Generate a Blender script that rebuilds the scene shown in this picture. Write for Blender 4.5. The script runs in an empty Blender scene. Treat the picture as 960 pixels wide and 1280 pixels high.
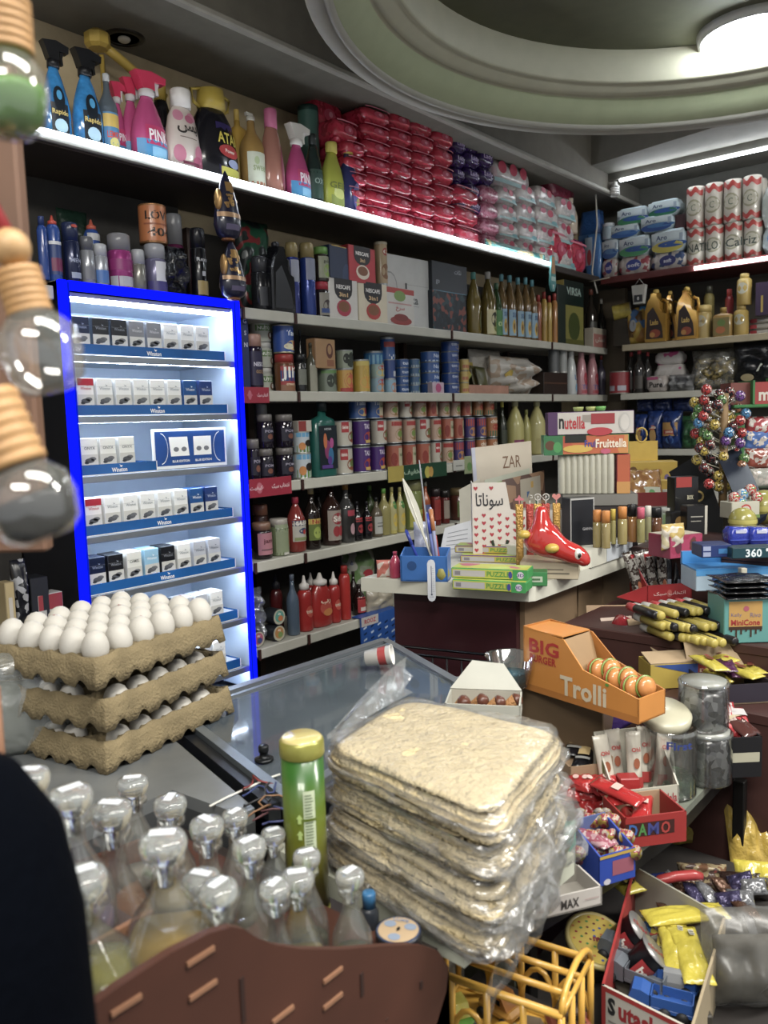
import bpy,math,random
from math import sin,cos,pi,radians,sqrt,hypot,atan2
from mathutils import Vector,Matrix,noise
rnd = random.Random(7)
scene = bpy.context.scene
COL = scene.collection
# ------------------------------------------------------------ camera,world,exposure
CAM_Z = 1.75; FPX = 1028.0
YAW,PITCH,ROLL = radians(39.815),radians(6.2686),radians(1.7667)
_f = Vector((-sin(YAW)*cos(PITCH),cos(YAW)*cos(PITCH),-sin(PITCH)))
_r0 = Vector((cos(YAW),sin(YAW),0)); _u0 = _r0.cross(_f)
_r = _r0*cos(ROLL) - _u0*sin(ROLL); _u = _u0*cos(ROLL) + _r0*sin(ROLL)
cam_data = bpy.data.cameras.new('camera'); cam = bpy.data.objects.new('camera',cam_data); COL.objects.link(cam)
cam.matrix_world = Matrix(((_r.x,_u.x,-_f.x,0),(_r.y,_u.y,-_f.y,0),(_r.z,_u.z,-_f.z,CAM_Z),(0,0,0,1)))
cam_data.sensor_fit = 'VERTICAL'; cam_data.sensor_height = 36.0; cam_data.lens = 36.0*FPX/1280.0
cam_data.clip_start = 0.05; cam_data.clip_end = 60
cam_data.dof.use_dof = True; cam_data.dof.focus_distance = 2.3; cam_data.dof.aperture_fstop = cam_data.lens/1000/0.0042
scene.camera = cam
world = bpy.data.worlds.new('world'); scene.world = world; world.use_nodes = True
world.node_tree.nodes['Background'].inputs[0].default_value = (0.95,0.97,1.0,1)
world.node_tree.nodes['Background'].inputs[1].default_value = 0.62
vs = scene.view_settings
scene.display_settings.display_device = 'sRGB'
vs.view_transform = 'Standard'; vs.look = 'None'; vs.gamma = 1.0; vs.use_curve_mapping = False; vs.exposure = 0.0
scene.cycles.max_bounces = 12; scene.cycles.transparent_max_bounces = 24; scene.cycles.transmission_bounces = 10
scene.cycles.caustics_reflective = False; scene.cycles.caustics_refractive = False
scene.cycles.sample_clamp_indirect = 6.0

def area_light(name,loc,target,sx,sy,power,color=(1,1,1)):
    ld = bpy.data.lights.new(name,'AREA'); ld.shape = 'RECTANGLE'; ld.size = sx; ld.size_y = sy; ld.energy = power; ld.color = color
    o = bpy.data.objects.new(name,ld); COL.objects.link(o); o.location = loc
    o.rotation_euler = (Vector(target)-Vector(loc)).to_track_quat('-Z','Y').to_euler()
    return o
LED_E = 26.0; LAMP_E = 40.0; BLUE_E = 1.6; CAB_E = 42.0     # what the light strips,the ceiling lamp and the cabinet give off
area_light('fill_light',(.3,.6,3.40),(-.3,.9,0),1.6,.5,85,(1,.97,.9))  # unseen area lights added overhead to brighten the room
area_light('fill_light',(1.6,2.6,3.40),(.9,3.2,0),1.6,.5,150,(1,.97,.9))
area_light('fill_light',(.6,-1.4,3.40),(0.3,-1.,0),1.6,.5,110,(1,.97,.9))

# ------------------------------------------------------------ pixel of the photograph -> point on a real plane
CAMP = Vector((0,0,CAM_Z))
def ray(px,py): return _r*((px-480)/FPX) - _u*((py-640)/FPX) + _f
def on_x(px,py,X): d = ray(px,py); return CAMP + d*(X/d.x)
def on_y(px,py,Y): d = ray(px,py); return CAMP + d*(Y/d.y)
def on_z(px,py,Z): d = ray(px,py); return CAMP + d*((Z-CAM_Z)/d.z)
def at(px,py,dep): return CAMP + ray(px,py)*dep
def depth(p): return (Vector(p)-CAMP).dot(_f)

# ------------------------------------------------------------ materials
def lin(h):
    h = h.lstrip('#'); c = [int(h[i:i+2],16)/255 for i in (0,2,4)]
    return [x/12.92 if x <= .04045 else ((x+.055)/1.055)**2.4 for x in c] + [1]
def tone(h,k=.16):   # haze put into the base colours by pulling them toward grey
    c = lin(h); g = .3*c[0]+.59*c[1]+.11*c[2]; return [x+(g-x)*k for x in c[:3]]+[1]
_mats = {}
def M(hexc,rough=.45,metal=0.0,trans=0.0,alpha=1.0,coat=0.0,var=0.10,emit=0.0,bump=0.0,bscale=60,ior=1.45,vscale=14):
    k = ('p',hexc,rough,metal,trans,alpha,coat,var,emit,bump,bscale,ior,vscale)
    if k in _mats: return _mats[k]
    m = bpy.data.materials.new('mat'); m.use_nodes = True
    nt = m.node_tree; b = nt.nodes['Principled BSDF']; c = lin(hexc) if emit else tone(hexc)
    b.inputs['Base Color'].default_value = c
    b.inputs['Roughness'].default_value = rough; b.inputs['Metallic'].default_value = metal
    b.inputs['Transmission Weight'].default_value = trans; b.inputs['Alpha'].default_value = alpha
    b.inputs['Coat Weight'].default_value = coat; b.inputs['IOR'].default_value = ior
    if emit: b.inputs['Emission Color'].default_value = c; b.inputs['Emission Strength'].default_value = emit
    tc = None
    if (var and not trans and not emit) or bump: tc = nt.nodes.new('ShaderNodeTexCoord')
    if var and not trans and not emit:
        n = nt.nodes.new('ShaderNodeTexNoise'); n.inputs['Scale'].default_value = vscale; n.inputs['Detail'].default_value = 4
        nt.links.new(tc.outputs['Object'],n.inputs['Vector'])
        r = nt.nodes.new('ShaderNodeMapRange'); r.inputs[1].default_value = .3; r.inputs[2].default_value = .7
        r.inputs[3].default_value = 1-var; r.inputs[4].default_value = 1+var*.6
        nt.links.new(n.outputs['Fac'],r.inputs[0])
        mx = nt.nodes.new('ShaderNodeMix'); mx.data_type = 'RGBA'; mx.blend_type = 'MULTIPLY'; mx.inputs[0].default_value = 1
        mx.inputs[6].default_value = c; nt.links.new(r.outputs[0],mx.inputs[7]); nt.links.new(mx.outputs[2],b.inputs['Base Color'])
    if bump:
        n2 = nt.nodes.new('ShaderNodeTexNoise'); n2.inputs['Scale'].default_value = bscale; n2.inputs['Detail'].default_value = 3
        nt.links.new(tc.outputs['Object'],n2.inputs['Vector'])
        bp = nt.nodes.new('ShaderNodeBump'); bp.inputs['Strength'].default_value = bump; bp.inputs['Distance'].default_value = .01
        nt.links.new(n2.outputs['Fac'],bp.inputs['Height']); nt.links.new(bp.outputs[0],b.inputs['Normal'])
    _mats[k] = m; return m
def EM(hexc,s):
    k = ('e',hexc,s)
    if k in _mats: return _mats[k]
    m = bpy.data.materials.new('glow'); m.use_nodes = True; nt = m.node_tree; nt.nodes.clear()
    e = nt.nodes.new('ShaderNodeEmission'); e.inputs[0].default_value = lin(hexc); e.inputs[1].default_value = s
    o = nt.nodes.new('ShaderNodeOutputMaterial'); nt.links.new(e.outputs[0],o.inputs[0]); _mats[k] = m; return m
def PRINT(cols,scale=40,rough=.4,kind='VORONOI',coat=0.0):
    """a printed pattern of several colours, as on packaging"""
    k = ('pr',tuple(cols),scale,rough,kind,coat)
    if k in _mats: return _mats[k]
    m = bpy.data.materials.new('print'); m.use_nodes = True; nt = m.node_tree; b = nt.nodes['Principled BSDF']
    b.inputs['Roughness'].default_value = rough; b.inputs['Coat Weight'].default_value = coat
    tc = nt.nodes.new('ShaderNodeTexCoord'); cr = nt.nodes.new('ShaderNodeValToRGB'); cr.color_ramp.interpolation = 'CONSTANT'
    if kind == 'VORONOI':
        t = nt.nodes.new('ShaderNodeTexVoronoi'); t.inputs['Scale'].default_value = scale
        s = nt.nodes.new('ShaderNodeSeparateColor'); nt.links.new(t.outputs['Color'],s.inputs[0]); out = s.outputs[0]
    else:
        t = nt.nodes.new('ShaderNodeTexNoise'); t.inputs['Scale'].default_value = scale; t.inputs['Detail'].default_value = 2
        mr = nt.nodes.new('ShaderNodeMapRange'); mr.inputs[1].default_value = .3; mr.inputs[2].default_value = .7
        nt.links.new(t.outputs['Fac'],mr.inputs[0]); out = mr.outputs[0]
    nt.links.new(tc.outputs['Object'],t.inputs['Vector']); nt.links.new(out,cr.inputs[0])
    el = cr.color_ramp.elements
    while len(el) < len(cols): el.new(.5)
    for i,c in enumerate(cols): el[i].position = i/len(cols); el[i].color = tone(c)
    nt.links.new(cr.outputs[0],b.inputs['Base Color']); _mats[k] = m; return m
def FILM(tint='#ffffff',opacity=.22,rough=.12,bump=.6,bscale=25,milky=.5):
    """thin crinkled clear plastic film"""
    k = ('f',tint,opacity,rough,bump,bscale,milky)
    if k in _mats: return _mats[k]
    m = bpy.data.materials.new('film'); m.use_nodes = True; nt = m.node_tree; nt.nodes.clear()
    tr = nt.nodes.new('ShaderNodeBsdfTransparent'); pb = nt.nodes.new('ShaderNodeBsdfPrincipled')
    pb.inputs['Base Color'].default_value = lin(tint); pb.inputs['Roughness'].default_value = rough; pb.inputs['Specular IOR Level'].default_value = .9
    n = nt.nodes.new('ShaderNodeTexNoise'); n.inputs['Scale'].default_value = bscale; n.inputs['Detail'].default_value = 3; n.inputs['Distortion'].default_value = 1.2
    tc = nt.nodes.new('ShaderNodeTexCoord'); nt.links.new(tc.outputs['Object'],n.inputs['Vector'])
    bp = nt.nodes.new('ShaderNodeBump'); bp.inputs['Strength'].default_value = bump; bp.inputs['Distance'].default_value = .02
    nt.links.new(n.outputs['Fac'],bp.inputs['Height']); nt.links.new(bp.outputs[0],pb.inputs['Normal'])
    gl = nt.nodes.new('ShaderNodeBsdfGlossy'); gl.inputs['Roughness'].default_value = rough; nt.links.new(bp.outputs[0],gl.inputs['Normal'])
    lw = nt.nodes.new('ShaderNodeLayerWeight'); lw.inputs[0].default_value = .35; nt.links.new(bp.outputs[0],lw.inputs['Normal'])
    m1 = nt.nodes.new('ShaderNodeMixShader'); m1.inputs[0].default_value = opacity*milky; nt.links.new(tr.outputs[0],m1.inputs[1]); nt.links.new(pb.outputs[0],m1.inputs[2])
    mr = nt.nodes.new('ShaderNodeMapRange'); mr.inputs[3].default_value = opacity*.5; mr.inputs[4].default_value = min(.9,opacity*3); nt.links.new(lw.outputs['Fresnel'],mr.inputs[0])
    m2 = nt.nodes.new('ShaderNodeMixShader'); nt.links.new(mr.outputs[0],m2.inputs[0]); nt.links.new(m1.outputs[0],m2.inputs[1]); nt.links.new(gl.outputs[0],m2.inputs[2])
    o = nt.nodes.new('ShaderNodeOutputMaterial'); nt.links.new(m2.outputs[0],o.inputs[0]); _mats[k] = m; return m
def GLASS(tint='#ffffff',rough=.02):
    return M(tint,rough=rough,trans=1.0,var=0,ior=1.45)
def CLEAR(tint='#ffffff',opacity=.2,rough=.08):
    return FILM(tint,opacity,rough,bump=.03,bscale=4,milky=.35)

# ------------------------------------------------------------ text as geometry
_tx = {}
AR = {'ا': 'ﺍﺎﺍﺎ','ب': 'ﺏﺐﺑﺒ','س': 'ﺱﺲﺳﺴ','و': 'ﻭﻮﻭﻮ','ن': 'ﻥﻦﻧﻨ','ت': 'ﺕﺖﺗﺘ','ش': 'ﺵﺶﺷﺸ','م': 'ﻡﻢﻣﻤ','ی': 'ﯼﯽﯾﯿ','ر': 'ﺭﺮﺭﺮ','خ': 'ﺥﺦﺧﺨ','ه': 'ﻩﻪﻫﻬ','ل': 'ﻝﻞﻟﻠ','پ': 'ﭖﭗﭘﭙ','ک': 'ﮎﮏﮐﮑ','ط': 'ﻁﻂﻃﻄ','ع': 'ﻉﻊﻋﻌ','ف': 'ﻑﻒﻓﻔ','د': 'ﺩﺪﺩﺪ','ق': 'ﻕﻖﻗﻘ','ح': 'ﺡﺢﺣﺤ','ج': 'ﺝﺞﺟﺠ'}
NOJOIN = set('اورد ')
def fa(s):
    out = ''
    for i,c in enumerate(s):
        if c not in AR: out += c; continue
        pj = i > 0 and s[i-1] in AR and s[i-1] not in NOJOIN
        nj = i+1 < len(s) and s[i+1] in AR and c not in NOJOIN
        out += AR[c][3 if pj and nj else 1 if pj else 2 if nj else 0]
    return out[::-1]
def text_geo(s,bold=.0,shear=0.0):
    k = (s,bold,shear)
    if k in _tx: return _tx[k]
    cu = bpy.data.curves.new('t','FONT'); cu.body = s; cu.resolution_u = 2; cu.offset = bold; cu.shear = shear; cu.space_character = 1.0 + bold
    o = bpy.data.objects.new('t',cu); me = bpy.data.meshes.new_from_object(o)
    v = [(p.co.x,p.co.y) for p in me.vertices]; f = [tuple(p.vertices) for p in me.polygons]
    bpy.data.objects.remove(o); bpy.data.curves.remove(cu); bpy.data.meshes.remove(me)
    if not v: v = [(0,0),(1,0),(1,1)]; f = [(0,1,2)]
    x0 = min(p[0] for p in v); x1 = max(p[0] for p in v); y0 = min(p[1] for p in v); y1 = max(p[1] for p in v)
    W,H = x1-x0,y1-y0
    _tx[k] = ([(p[0]-(x0+x1)/2,p[1]-(y0+y1)/2) for p in v],f,W,H); return _tx[k]

# ------------------------------------------------------------ mesh builder: everything added becomes ONE mesh object
class MB:
    def __init__(s): s.v = []; s.f = []; s.m = []; s.sm = []; s.mats = []; s.T = None
    def slot(s,m):
        if m not in s.mats: s.mats.append(m)
        return s.mats.index(m)
    def add(s,v,f,mat,smooth=False):
        b = len(s.v); i = s.slot(mat)
        if s.T is not None: v = [tuple(s.T @ Vector(p)) for p in v]
        s.v += [tuple(p) for p in v]; s.f += [tuple(b+k for k in q) for q in f]; s.m += [i]*len(f); s.sm += [smooth]*len(f)
        return s
    def box(s,x0,x1,y0,y1,z0,z1,mat,bev=0.0):
        if bev <= 0:
            v = [(x,y,z) for z in (z0,z1) for y in (y0,y1) for x in (x0,x1)]
            return s.add(v,[(0,2,3,1),(4,5,7,6),(0,1,5,4),(2,6,7,3),(0,4,6,2),(1,3,7,5)],mat)
        b = min(bev,(x1-x0)*.49,(y1-y0)*.49,(z1-z0)*.49); v = []; idx = {}
        for sx in (0,1):
            for sy in (0,1):
                for sz in (0,1):
                    X,Y,Z = (x0,x1)[sx],(y0,y1)[sy],(z0,z1)[sz]
                    dx,dy,dz = (b,-b)[sx],(b,-b)[sy],(b,-b)[sz]
                    idx[sx,sy,sz] = len(v); v += [(X,Y+dy,Z+dz),(X+dx,Y,Z+dz),(X+dx,Y+dy,Z)]
        I = lambda a,b_,c,k: idx[a,b_,c]+k
        f = [tuple(I(0,a,b_,0) for a,b_ in ((0,0),(0,1),(1,1),(1,0))),tuple(I(1,a,b_,0) for a,b_ in ((0,0),(1,0),(1,1),(0,1))),
             tuple(I(a,0,b_,1) for a,b_ in ((0,0),(1,0),(1,1),(0,1))),tuple(I(a,1,b_,1) for a,b_ in ((0,0),(0,1),(1,1),(1,0))),
             tuple(I(a,b_,0,2) for a,b_ in ((0,0),(0,1),(1,1),(1,0))),tuple(I(a,b_,1,2) for a,b_ in ((0,0),(1,0),(1,1),(0,1)))]
        for a in (0,1):
            for c in (0,1):
                f.append((I(a,c,0,0),I(a,c,0,1),I(a,c,1,1),I(a,c,1,0)))
                f.append((I(a,0,c,0),I(a,0,c,2),I(a,1,c,2),I(a,1,c,0)))
                f.append((I(0,a,c,1),I(0,a,c,2),I(1,a,c,2),I(1,a,c,1)))
        for a in (0,1):
            for c in (0,1):
                for e in (0,1): f.append((I(a,c,e,0),I(a,c,e,1),I(a,c,e,2)))
        return s.add(v,f,mat)
    def lathe(s,prof,mat,seg=20,sx=1.0,sy=1.0,o=(0,0,0),smooth=True,n=2.0,cap=True):
        """profile (r,z) turned about z; n>2 makes the section squarer"""
        v = []; f = []; L = len(prof)
        for r,z in prof:
            for i in range(seg):
                a = 2*pi*(i+.5)/seg; c,d = cos(a),sin(a)
                if n != 2.0:
                    q = (abs(c)**n+abs(d)**n)**(-1/n); c *= q; d *= q
                v.append((o[0]+r*c*sx,o[1]+r*d*sy,o[2]+z))
        for j in range(L-1):
            for i in range(seg):
                k = (i+1) % seg; f.append((j*seg+i,j*seg+k,(j+1)*seg+k,(j+1)*seg+i))
        if cap and prof[0][0] > 1e-6: f.append(tuple(range(seg-1,-1,-1)))
        if cap and prof[-1][0] > 1e-6: f.append(tuple((L-1)*seg+i for i in range(seg)))
        return s.add(v,f,mat,smooth)
    def sphere(s,c,r,mat,seg=16,rings=10,sx=1,sy=1,sz=1):
        return s.lathe([(r*sin(pi*k/rings),-r*cos(pi*k/rings)*sz) for k in range(rings+1)],mat,seg,sx,sy,c)
    def tube(s,pts,r,mat,seg=8,closed=False):
        pts = [Vector(p) for p in pts]; v = []; f = []; n = len(pts); up = Vector((0,0,1))
        for i,p in enumerate(pts):
            a = pts[i-1] if (i > 0 or closed) else p; b = pts[(i+1) % n] if (i < n-1 or closed) else p
            t = (b-a).normalized(); x = t.cross(up)
            if x.length < .05: x = t.cross(Vector((1,0,0)))
            x.normalize(); y = t.cross(x); rr = r[i] if isinstance(r,(list,tuple)) else r
            for k in range(seg):
                q = p + x*rr*cos(2*pi*k/seg) + y*rr*sin(2*pi*k/seg); v.append(tuple(q))
        for i in range(n if closed else n-1):
            j = (i+1) % n
            for k in range(seg): l = (k+1) % seg; f.append((i*seg+k,i*seg+l,j*seg+l,j*seg+k))
        if not closed: f.append(tuple(range(seg-1,-1,-1))); f.append(tuple((n-1)*seg+k for k in range(seg)))
        return s.add(v,f,mat,True)
    def prism(s,poly,y0,y1,mat,axis='y',smooth=False):
        n = len(poly)
        P = (lambda a,b,t: (a,t,b)) if axis == 'y' else (lambda a,b,t: (a,b,t)) if axis == 'z' else (lambda a,b,t: (t,a,b))
        v = [P(a,b,y0) for a,b in poly] + [P(a,b,y1) for a,b in poly]
        f = [(i,(i+1) % n,n+(i+1) % n,n+i) for i in range(n)]
        s.add(v,f,mat,smooth)
        return s.add(v,[tuple(range(n-1,-1,-1)),tuple(range(n,2*n))],mat,False)
    def pillow(s,w,h,d,mat,nx=14,nz=14,crimp=.06,wr=.0,seed=0,o=(0,0,0),p=.5):
        """stuffed pouch, upright, front towards -y, centred on o"""
        v = []; f = []
        for side in (-1,1):
            for j in range(nz+1):
                for i in range(nx+1):
                    u,t = 2*i/nx-1,2*j/nz-1
                    e = max(0,(1-abs(u)**2.6))**p * max(0,1-(abs(t)/(1-crimp))**2.6 if abs(t) < 1-crimp else 0)**p
                    nz_ = noise.noise(Vector((u*2.2+seed*7.3,t*2.2,side*1.7+seed)))*wr
                    pin = 1-.06*(1-abs(t))*abs(u)
                    v.append((o[0]+u*w/2*pin,o[1]+side*(d/2*e*(1+nz_)+.0008),o[2]+t*h/2*(1+.01*sin(u*30) if abs(t) > .95 else 1)))
        N = (nx+1)*(nz+1)
        for sd in (0,1):
            for j in range(nz):
                for i in range(nx):
                    a = sd*N+j*(nx+1)+i; q = (a,a+1,a+nx+2,a+nx+1); f.append(q if sd == 0 else q[::-1])
        for i in range(nx): f += [(i,N+i,N+i+1,i+1),(nz*(nx+1)+i,nz*(nx+1)+i+1,N+nz*(nx+1)+i+1,N+nz*(nx+1)+i)]
        for j in range(nz): a = j*(nx+1); b = a+nx+1; f += [(a,b,N+b,N+a),(a+nx,N+a+nx,N+b+nx,b+nx)]
        return s.add(v,f,mat,True)
    # ---- print laid on a surface: S(u,z,k) -> point,u in local x
    def patch(s,S,x0,x1,z0,z1,k,mat,nu=8,nz=2):
        v = [S(x0+(x1-x0)*i/nu,z0+(z1-z0)*j/nz,k) for j in range(nz+1) for i in range(nu+1)]
        f = [(j*(nu+1)+i,j*(nu+1)+i+1,(j+1)*(nu+1)+i+1,(j+1)*(nu+1)+i) for j in range(nz) for i in range(nu)]
        return s.add(v,f,mat,True)
    def disc(s,S,cx,cz,rx,rz,k,mat,n=16):
        v = [S(cx,cz,k)] + [S(cx+rx*cos(2*pi*i/n),cz+rz*sin(2*pi*i/n),k) for i in range(n)]
        return s.add(v,[(0,1+i,1+(i+1) % n) for i in range(n)],mat,True)
    def poly(s,S,pts,k,mat): return s.add([S(a,b,k) for a,b in pts],[tuple(range(len(pts)))],mat)
    def text(s,S,t,cx,cz,w,h,k,mat,bold=.02,shear=0,rot=0):
        g,f,W,H = text_geo(t,bold,shear); sc = min(w/W,h/H) if h else w/W
        sx = w/W if (h and w/W < 1.6*h/H) else sc; sz = h/H if h else sc
        sx = min(sx,sz*1.6); sz = min(sz,sx*1.9); c,d = cos(rot),sin(rot)
        return s.add([S(cx+(a*sx)*c-(b*sz)*d,cz+(a*sx)*d+(b*sz)*c,k) for a,b in g],f,mat)
    def build(s,name,parent=None):
        me = bpy.data.meshes.new(name); me.from_pydata(s.v,[],s.f)
        for m in s.mats: me.materials.append(m)
        me.polygons.foreach_set('material_index',s.m); me.polygons.foreach_set('use_smooth',s.sm); me.update()
        o = bpy.data.objects.new(name,me); COL.objects.link(o)
        if parent is not None: o.parent = parent
        return o
EPS = .0005
def flat(yf): return lambda x,z,k: (x,yf-EPS*k,z)
def flat_top(zt): return lambda x,y,k: (x,y,zt+EPS*k)
def side_r(xr): return lambda y,z,k: (xr+EPS*k,y,z)
def side_l(xl): return lambda y,z,k: (xl-EPS*k,-y,z)
def cyl(R,sy=1.0):
    if not callable(R): Rf = lambda z: R
    else: Rf = R
    def S(x,z,k):
        r = Rf(z); a = x/max(r,1e-4); e = EPS*k+.0004
        return ((r+e)*sin(a),-(r+e)*cos(a)*sy-(e if sy < 1 else 0),z)
    return S
def interp(prof):
    def R(z):
        for (r0,z0),(r1,z1) in zip(prof,prof[1:]):
            if z0 <= z <= z1 and z1 > z0: return r0+(r1-r0)*(z-z0)/(z1-z0)
        return prof[-1][0]
    return R

# ------------------------------------------------------------ scene tree
def tag(o,label,cat,group=None,kind=None):
    if kind: o['kind'] = kind
    if label: o['label'] = label
    if cat: o['category'] = cat
    if group: o['group'] = group
    return o
def thing(name,loc,rz=0.0,label=None,cat=None,group=None):
    o = bpy.data.objects.new(name,None); COL.objects.link(o); o.empty_display_size = .02
    o.location = loc; o.rotation_euler = (0,0,rz); return tag(o,label,cat,group)
def copy_thing(src,loc,rz,label,group=None,rot=None):
    r = src.copy(); COL.objects.link(r); r.location = loc; r.rotation_euler = rot if rot is not None else (0,0,rz); r['label'] = label
    if group: r['group'] = group
    for ch in KIDS[src.name]:
        c = ch.copy(); COL.objects.link(c); c.parent = r
        for g in ch.children:
            d = g.copy(); COL.objects.link(d); d.parent = c
    return r
class _K(dict):
    def __missing__(s,n): s[n] = list(bpy.data.objects[n].children); return s[n]
KIDS = _K()
def structure(mb,name):
    o = mb.build(name); o['kind'] = 'structure'; return o
ORD = ['first','second','third','fourth','fifth','sixth','seventh','eighth','ninth','tenth','eleventh','twelfth','thirteenth','fourteenth','fifteenth','sixteenth','seventeenth','eighteenth','nineteenth','twentieth']
def nth(i,n=None):
    if i == 0: return 'leftmost'
    if n and i == n-1: return 'rightmost'
    return ORD[i]+' from left'
# ------------------------------------------------------------ the room
beige = M('#c2ae84',.8,bump=.15,bscale=30,var=.12); plaster = M('#8c887c',.75,bump=.1,bscale=20); dark_pl = M('#57564f',.85)
cream = M('#b5b298',.6,var=.05); greenish = M('#a5ad86',.6,var=.06); stone = M('#4a4743',.6,var=.25,vscale=3)
structure(MB().box(-2.8,3.0,-2.5,5.5,-.1,0,stone),'floor')
structure(MB().box(-2.8,3.0,-2.5,5.5,3.5,3.6,dark_pl),'ceiling')
structure(MB().box(-2.8,-2.66,-2.5,5.5,0,3.5,beige),'wall_left')
structure(MB().box(-2.66,3.0,5.36,5.5,0,3.5,dark_pl),'wall_back')
structure(MB().box(-2.66,-2.22,-2.5,5.36,3.09,3.5,M('#6b675c',.75,bump=.05),.004).box(-2.235,-2.20,-2.5,5.36,3.075,3.1,M('#97948a',.6),.006),'trim_1')
p0,p1 = on_z(690,222,3.2),on_z(960,138,3.2)
dv = (p1-p0).normalized(); a,b = p0-dv*.35,p1+dv*1.6
structure(MB().prism([(a.x,a.y),(b.x,b.y),(3.0,5.36),(-2.22,5.36),(-2.22,a.y+.3)],3.2,3.5,M('#77746a',.75,bump=.05),'z'),'trim_2')
RC = (-.695,2.40)
ring = [(1.0,3.12),(.945,3.10),(.945,2.99),(.952,2.982),(.965,2.985),(.970,2.974),(1.0,2.968),(1.008,2.958),(1.018,2.962),(1.026,2.957),(1.05,2.922),(1.075,2.899),(1.1,2.885)]
mb = MB().lathe(ring[1:10],cream,96,o=(*RC,0),cap=False).lathe(ring[9:],greenish,96,o=(*RC,0),cap=False)
mb.lathe([(1.1,2.885),(1.105,2.872),(1.118,2.868),(1.124,2.88),(1.13,2.87),(1.165,2.868),(1.175,2.88),(1.18,3.5)],M('#a29f92',.6,var=.05),96,o=(*RC,0),cap=False)
structure(mb,'trim_3')
structure(MB().lathe([(0,3.1),(1.02,3.1),(1.02,3.13),(0,3.13)],M('#6f7059',.7,var=.08),64,o=(*RC,0)),'trim_4')
# recessed downlight in the soffit and the round lamp in the tray ceiling
p = on_z(155,47,3.09)
t = thing('recessed_downlight',(p.x,p.y,3.09),0,'round unlit recessed downlight in the soffit above the cleaning bottles','downlight')
MB().lathe([(.05,-.001),(.052,-.008),(.068,-.004),(.07,0)],M('#3c3a36',.35,metal=.8),28,cap=False).build('trim_ring',t)
MB().lathe([(.0,-.002),(.05,-.002)],M('#0d0d0e',.2),28).sphere((0,0,-.006),.022,M('#c9c4b4',.15),16,8,sz=.5).build('bulb',t)
p = on_z(945,36,3.10)
t = thing('ceiling_lamp',(p.x,p.y,3.10),0,'round bright white lamp on the recessed tray ceiling','ceiling lamp')
MB().lathe([(.15,-.03),(.195,-.03),(.20,0)],M('#d8d8d4',.4),32).build('lamp_base',t)
MB().sphere((0,0,-.03),.185,EM('#f4fbff',LAMP_E),28,10,sz=.3).build('diffuser',t)

# ------------------------------------------------------------ shelving units,each bay lifts away
Z2,Z3,Z4,Z5,Z6 = 2.17,1.873,1.531,1.24,.91
LEDZ = 2.61
XF = -2.30
shelfm = M('#a9a79b',.5,var=.10,vscale=6); backm = M('#2e2b27',.7,var=.2); postm = M('#3a2a22',.5,metal=.3); edgem = M('#b5b3a6',.45,var=.08,vscale=8)
def bay(y0,y1,zs,label,top=2.5):
    t = thing('shelving_unit',(-2.48,(y0+y1)/2,0),0,label,'shelving unit','shelving bays along the left wall')
    cx,cy = -2.48,(y0+y1)/2
    MB().box(-2.65-cx,-2.63-cx,y0-cy,y1-cy,.0,top,backm).build('back_panel',t)
    MB().box(-2.63-cx,-2.595-cx,y0-cy+.002,y0-cy+.03,0,top,postm).build('upright',t)
    for z in zs:
        s = MB().box(-2.63-cx,XF-.012-cx,y0-cy+.003,y1-cy-.003,z-.03,z,shelfm,.003).build('shelf',t)
        MB().box(XF-.012-cx,XF-cx,y0-cy+.004,y1-cy-.004,z-.036,z+.004,edgem,.003).build('price_rail',s)
        MB().box(XF-.004-cx,XF+.002-cx,y0-cy+.001,y0-cy+.012,z-.038,z+.003,M('#3b1d18',.6)).build('bracket',s)
    return t
ALLZ = [Z2,Z3,Z4,Z5,Z6,.55,.2]
bay(.70,1.29,[Z2,1.17,.8],'dark shelving bay left of the lit cigarette cabinet')
bay(2.0,2.262,ALLZ,'narrow shelving bay right beside the lit cigarette cabinet')
bay(2.262,3.305,ALLZ,'shelving bay with instant drink boxes on its upper shelf')
bay(3.305,4.305,ALLZ,'shelving bay with cooking oil bottles on its upper shelf')
bay(4.305,5.05,ALLZ,'shelving bay in the corner with two pink bottles')
t = thing('wall_shelf',(-2.48,1.63,0),0,'plain shelf board directly above the lit cigarette cabinet','shelf')
MB().box(-.15,.17,-.335,.365,Z2-.0,Z2+.022,shelfm,.003).build('board',t)
MB().box(-.17,-.15,-.335,.365,Z2-.3,Z2+.41,backm).build('back_panel',t)
# top ledge with LED strip
t = thing('led_shelf',(-2.46,2.6,LEDZ),0,'long top ledge with a white light strip carrying cleaning bottles','shelf')
MB().box(-.19,.155,-1.9,2.44,-.035,0,M('#39302b',.55,var=.2,vscale=5),.004).build('board',t)
MB().box(.150,.168,-1.9,1.716,-.030,.003,M('#b9b9b4',.35,metal=.6),.004).build('rail',t)
MB().tube([(.1705,-1.89,-.005),(.1705,1.71,-.005)],.0070,EM('#eef6ff',LED_E),8).build('light_strip',t)
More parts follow.
